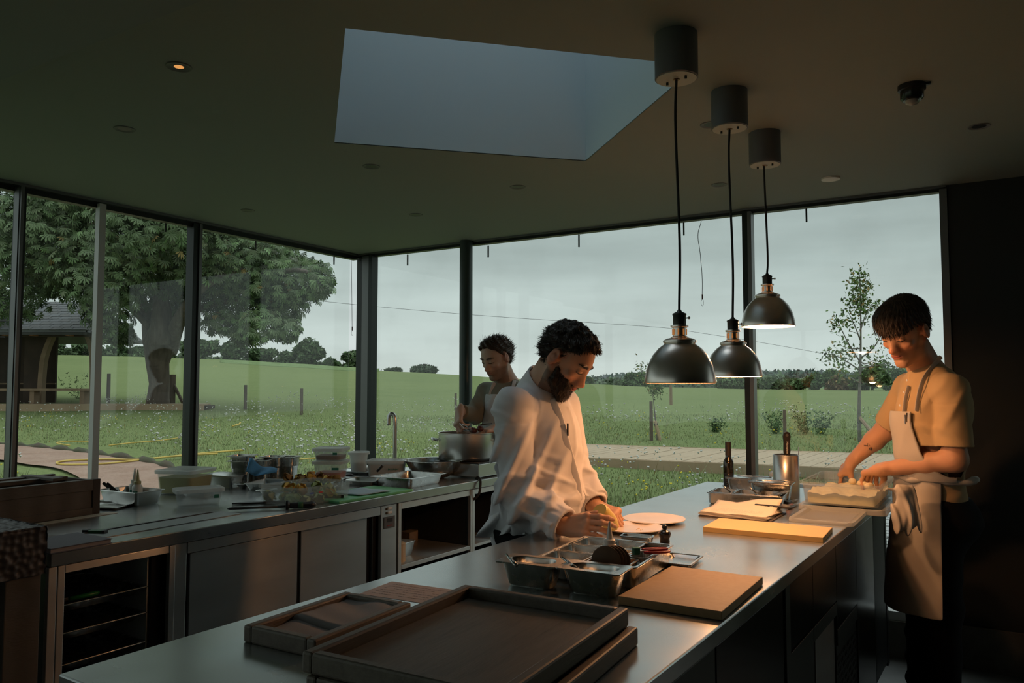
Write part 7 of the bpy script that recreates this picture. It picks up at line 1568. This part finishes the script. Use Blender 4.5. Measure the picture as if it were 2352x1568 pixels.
for s_ in (-1, 1):
    hp = hip+CAMR*.09*s_; S.cap(hp, A3((hp[0], hp[1], .09)), .07, .04, .04)
kf = qa(1052, 975, 4.68); hand(S, wrF, kf-wrF, unit(-CAMR*.7-CAMF*.5), 1, ((30,45,25),(38,50,30),(45,55,30),(50,55,30)), 1.05)
kn_ = qa(1115, 990, 4.63); hand(S, wrN, kn_-wrN, A3((0,0,1)), 1, ((35,40,20),)*4, 1.0)
lo, hi = bounds(S); rel(sdf_obj('body', lambda P_, a, b: S.dist(P_, a, b), lo, hi, .0036, M_skin, ck, face_color(T_, Rm, c, 1.03, (.46,.32,.25), (.38,.17,.14), (.07,.045,.03), ((.16,.10,.07), .75))), ck.location)
face_bits(S, T_, Rm, ck, ck.location, 1.03, (.06,.04,.025), 3, 1.2)
Cs = SDF(); spine = (shN+shF)/2; sdv = unit(shN-shF); fdir = unit(np.cross(sdv, (0,0,1))); fdir = fdir*(1 if fdir@CAMF < 0 else -1)
Cs.cap(spine-A3((0,0,.05)), spine-A3((0,0,.25)), .130, .125, .06, (fdir, .82)); Cs.cap(spine-A3((0,0,.25)), hip-A3((0,0,.1)), .128, .132, .06, (fdir, .86)); Cs.cap(shN, shF, .064, .064, .05); Cs.cap(spine+A3((0,0,.03)), neckb, .08, .066, .05)
for a, b, w_ in ((shN, elN, wrN), (shF, elF, wrF)): Cs.cap(a, b, .068, .056, .035); Cs.cap(b, w_+(b-w_)*.12, .057, .046, .025)
cv = unit(c-neckb); nb_ = neckb+cv*.04; bell = SDF(); bell.cap(neckb-cv*.03, nb_, .072, .066, .01); inn = SDF(); inn.cap(neckb, nb_+cv*.08, .058, .058, .01); d1_, d2_ = unit(wrN-elN), unit(wrF-elF)
def shirt2(P_, a, b):
    d = Cs.dist(P_, a, b, .09)
    if a is not None: d = d+wrink(P_, 25, (((.4,.3,1),30),((1,.3,-.5),26)), .006)*np.exp(-((np.linalg.norm(P_-elF, axis=1)/.16)**2))+wrink(P_, 26, (((.6,.2,.6),22),), .004)
    d = np.minimum(d, np.maximum(bell.dist(P_, a, b, .09), (P_-nb_)@cv)); d = np.maximum(d, -inn.dist(P_, a, b, .09))
    for w_, q_ in ((wrN, d1_), (wrF, d2_)): d = np.maximum(d, np.where(np.linalg.norm(P_-w_, axis=1) < .1, (P_-w_)@q_+.03, -1))
    return np.maximum(d, hip[2]-.16-P_[:,2])
lo, hi = bounds(Cs, .04); rel(sdf_obj('shirt', shirt2, lo, hi, .005, M_olive, ck), ck.location)
tor = SDF(); tor.p = Cs.p[:4]; zt_ = float(qa(1130, 905, 4.8)[2])
aproncloth('apron_bib', 0, 0, .80, zt_, .010, M_apronw, tor, ck, ck.location, 33, lambda z: (-.09-.07*np.clip((zt_-z)*3, 0, 1), .09+.07*np.clip((zt_-z)*3, 0, 1)), .006)
strap([surf(1126, 908, Cs, .008, 4), surf(1130, 893, Cs, .008, 4), surf(1136, 878, Cs, .010, 4)], .025, M_apronw, ck, ck.location); strap([surf(1172, 908, Cs, .008, 4), surf(1178, 890, Cs, .008, 4), surf(1182, 872, Cs, .01, 4)], .025, M_apronw, ck, ck.location)
LG = SDF()
for s_ in (-1, 1): hp = hip+CAMR*.09*s_; LG.cap(hp, A3((hp[0], hp[1], .1)), .095, .06, .05)
LG.cap(hip-CAMR*.08, hip+CAMR*.08, .11, .11, .05)
lo, hi = bounds(LG); rel(sdf_obj('trousers', lambda P_, a, b: np.maximum(LG.dist(P_, a, b), P_[:,2]-hip[2]), lo, hi, .010, M_trous, ck), ck.location)
for s_ in (-1, 1): hp = hip+CAMR*.09*s_; mobj('shoe', *loft([rr(.27,.10,.045,0), rr(.275,.105,.045,.02), rr(.24,.09,.04,.06), rr(.12,.08,.035,.11, cx=-.06)]), M_shoe, ck, loc=Vector((hp[0], hp[1], 0))+Vector(fdir)*.05-ck.location, rot=(0,0,math.atan2(fdir[1], fdir[0])), auto=50)
hs = SDF(); k2_ = 1.03; h2 = lambda p: c+Rm@(A3(p)*k2_)
hs.ell(h2((0,-.016,.056)), A3((.078,.097,.081))*k2_, Rm, .02); hs.ell(h2((0,.025,.080)), A3((.070,.062,.050))*k2_, Rm, .03); hs.ell(h2((0,-.05,-.0)), A3((.072,.062,.075))*k2_, Rm, .02); hs.ell(h2((0,-.125,.01)), A3((.030,.030,.032))*k2_, Rm, .02)
def hair3(P_, a, b):
    d = hs.dist(P_, a, b, .09); L = ((P_-c)@Rm)/k2_; x, y, z = L[:,0], L[:,1], L[:,2]; d = earcut(np.maximum(d, (y-(.030+.8*(z-.045)))*.8), x, y, z)
    if a is not None: d = d+.003*np.sin(P_@A3((150,60,140)))
    return d
lo, hi = bounds(hs); rel(hairmesh('hair', hair3, lo, hi, .0036, ck, (.045,.028,.018), c, Rm, 3000, .028, lambda L: np.c_[L[:,0]*3, -.5+0*L[:,1], .1+0*L[:,2]], 9, .45, .0011, None, .1), ck.location)
# tongs with a piece of meat, and a second pair of tongs
tA, tB = qa(1056, 972, 4.66), qa(1082, 990, 4.60)
tg = thing('tongs', 'steel tongs in the olive-shirted cook right hand over the pot', 'tongs', Vector(tA))
for s_ in (-1, 1): mobj('arm', *tube([(0,0,0), Vector(tB-tA)*.5+Vector(CAMR)*.006*s_+Vector((0,0,.008*s_)), Vector(tB-tA)*1.1+Vector((0,0,.004*s_))], .003, 6), M_pan, tg, smooth=True)
mt_ = mat('dark_meat', (.07,.02,.018), .4, bump=(60,.5,.004))
for i, (px, py) in enumerate(((1088,988),(1103,984))): tag(mobj('meat_piece', *lathe([(.002,-.016),(.016,-.012),(.022,0),(.016,.013),(.003,.017)], 14), mt_, loc=Q(px, py, 4.60), rot=(.3*i, .4, 0), auto=70), ('dark piece of food held in the tongs above the pot', 'second dark piece of food right beside it above the pot')[i], 'food')
tag(mobj('ladle', *tube([Q(1098, 976, 4.58), Q(1130, 972, 4.62)], .0035, 8), M_black, smooth=True), 'thin dark utensil handle crossing over the pot towards the cook', 'utensil')
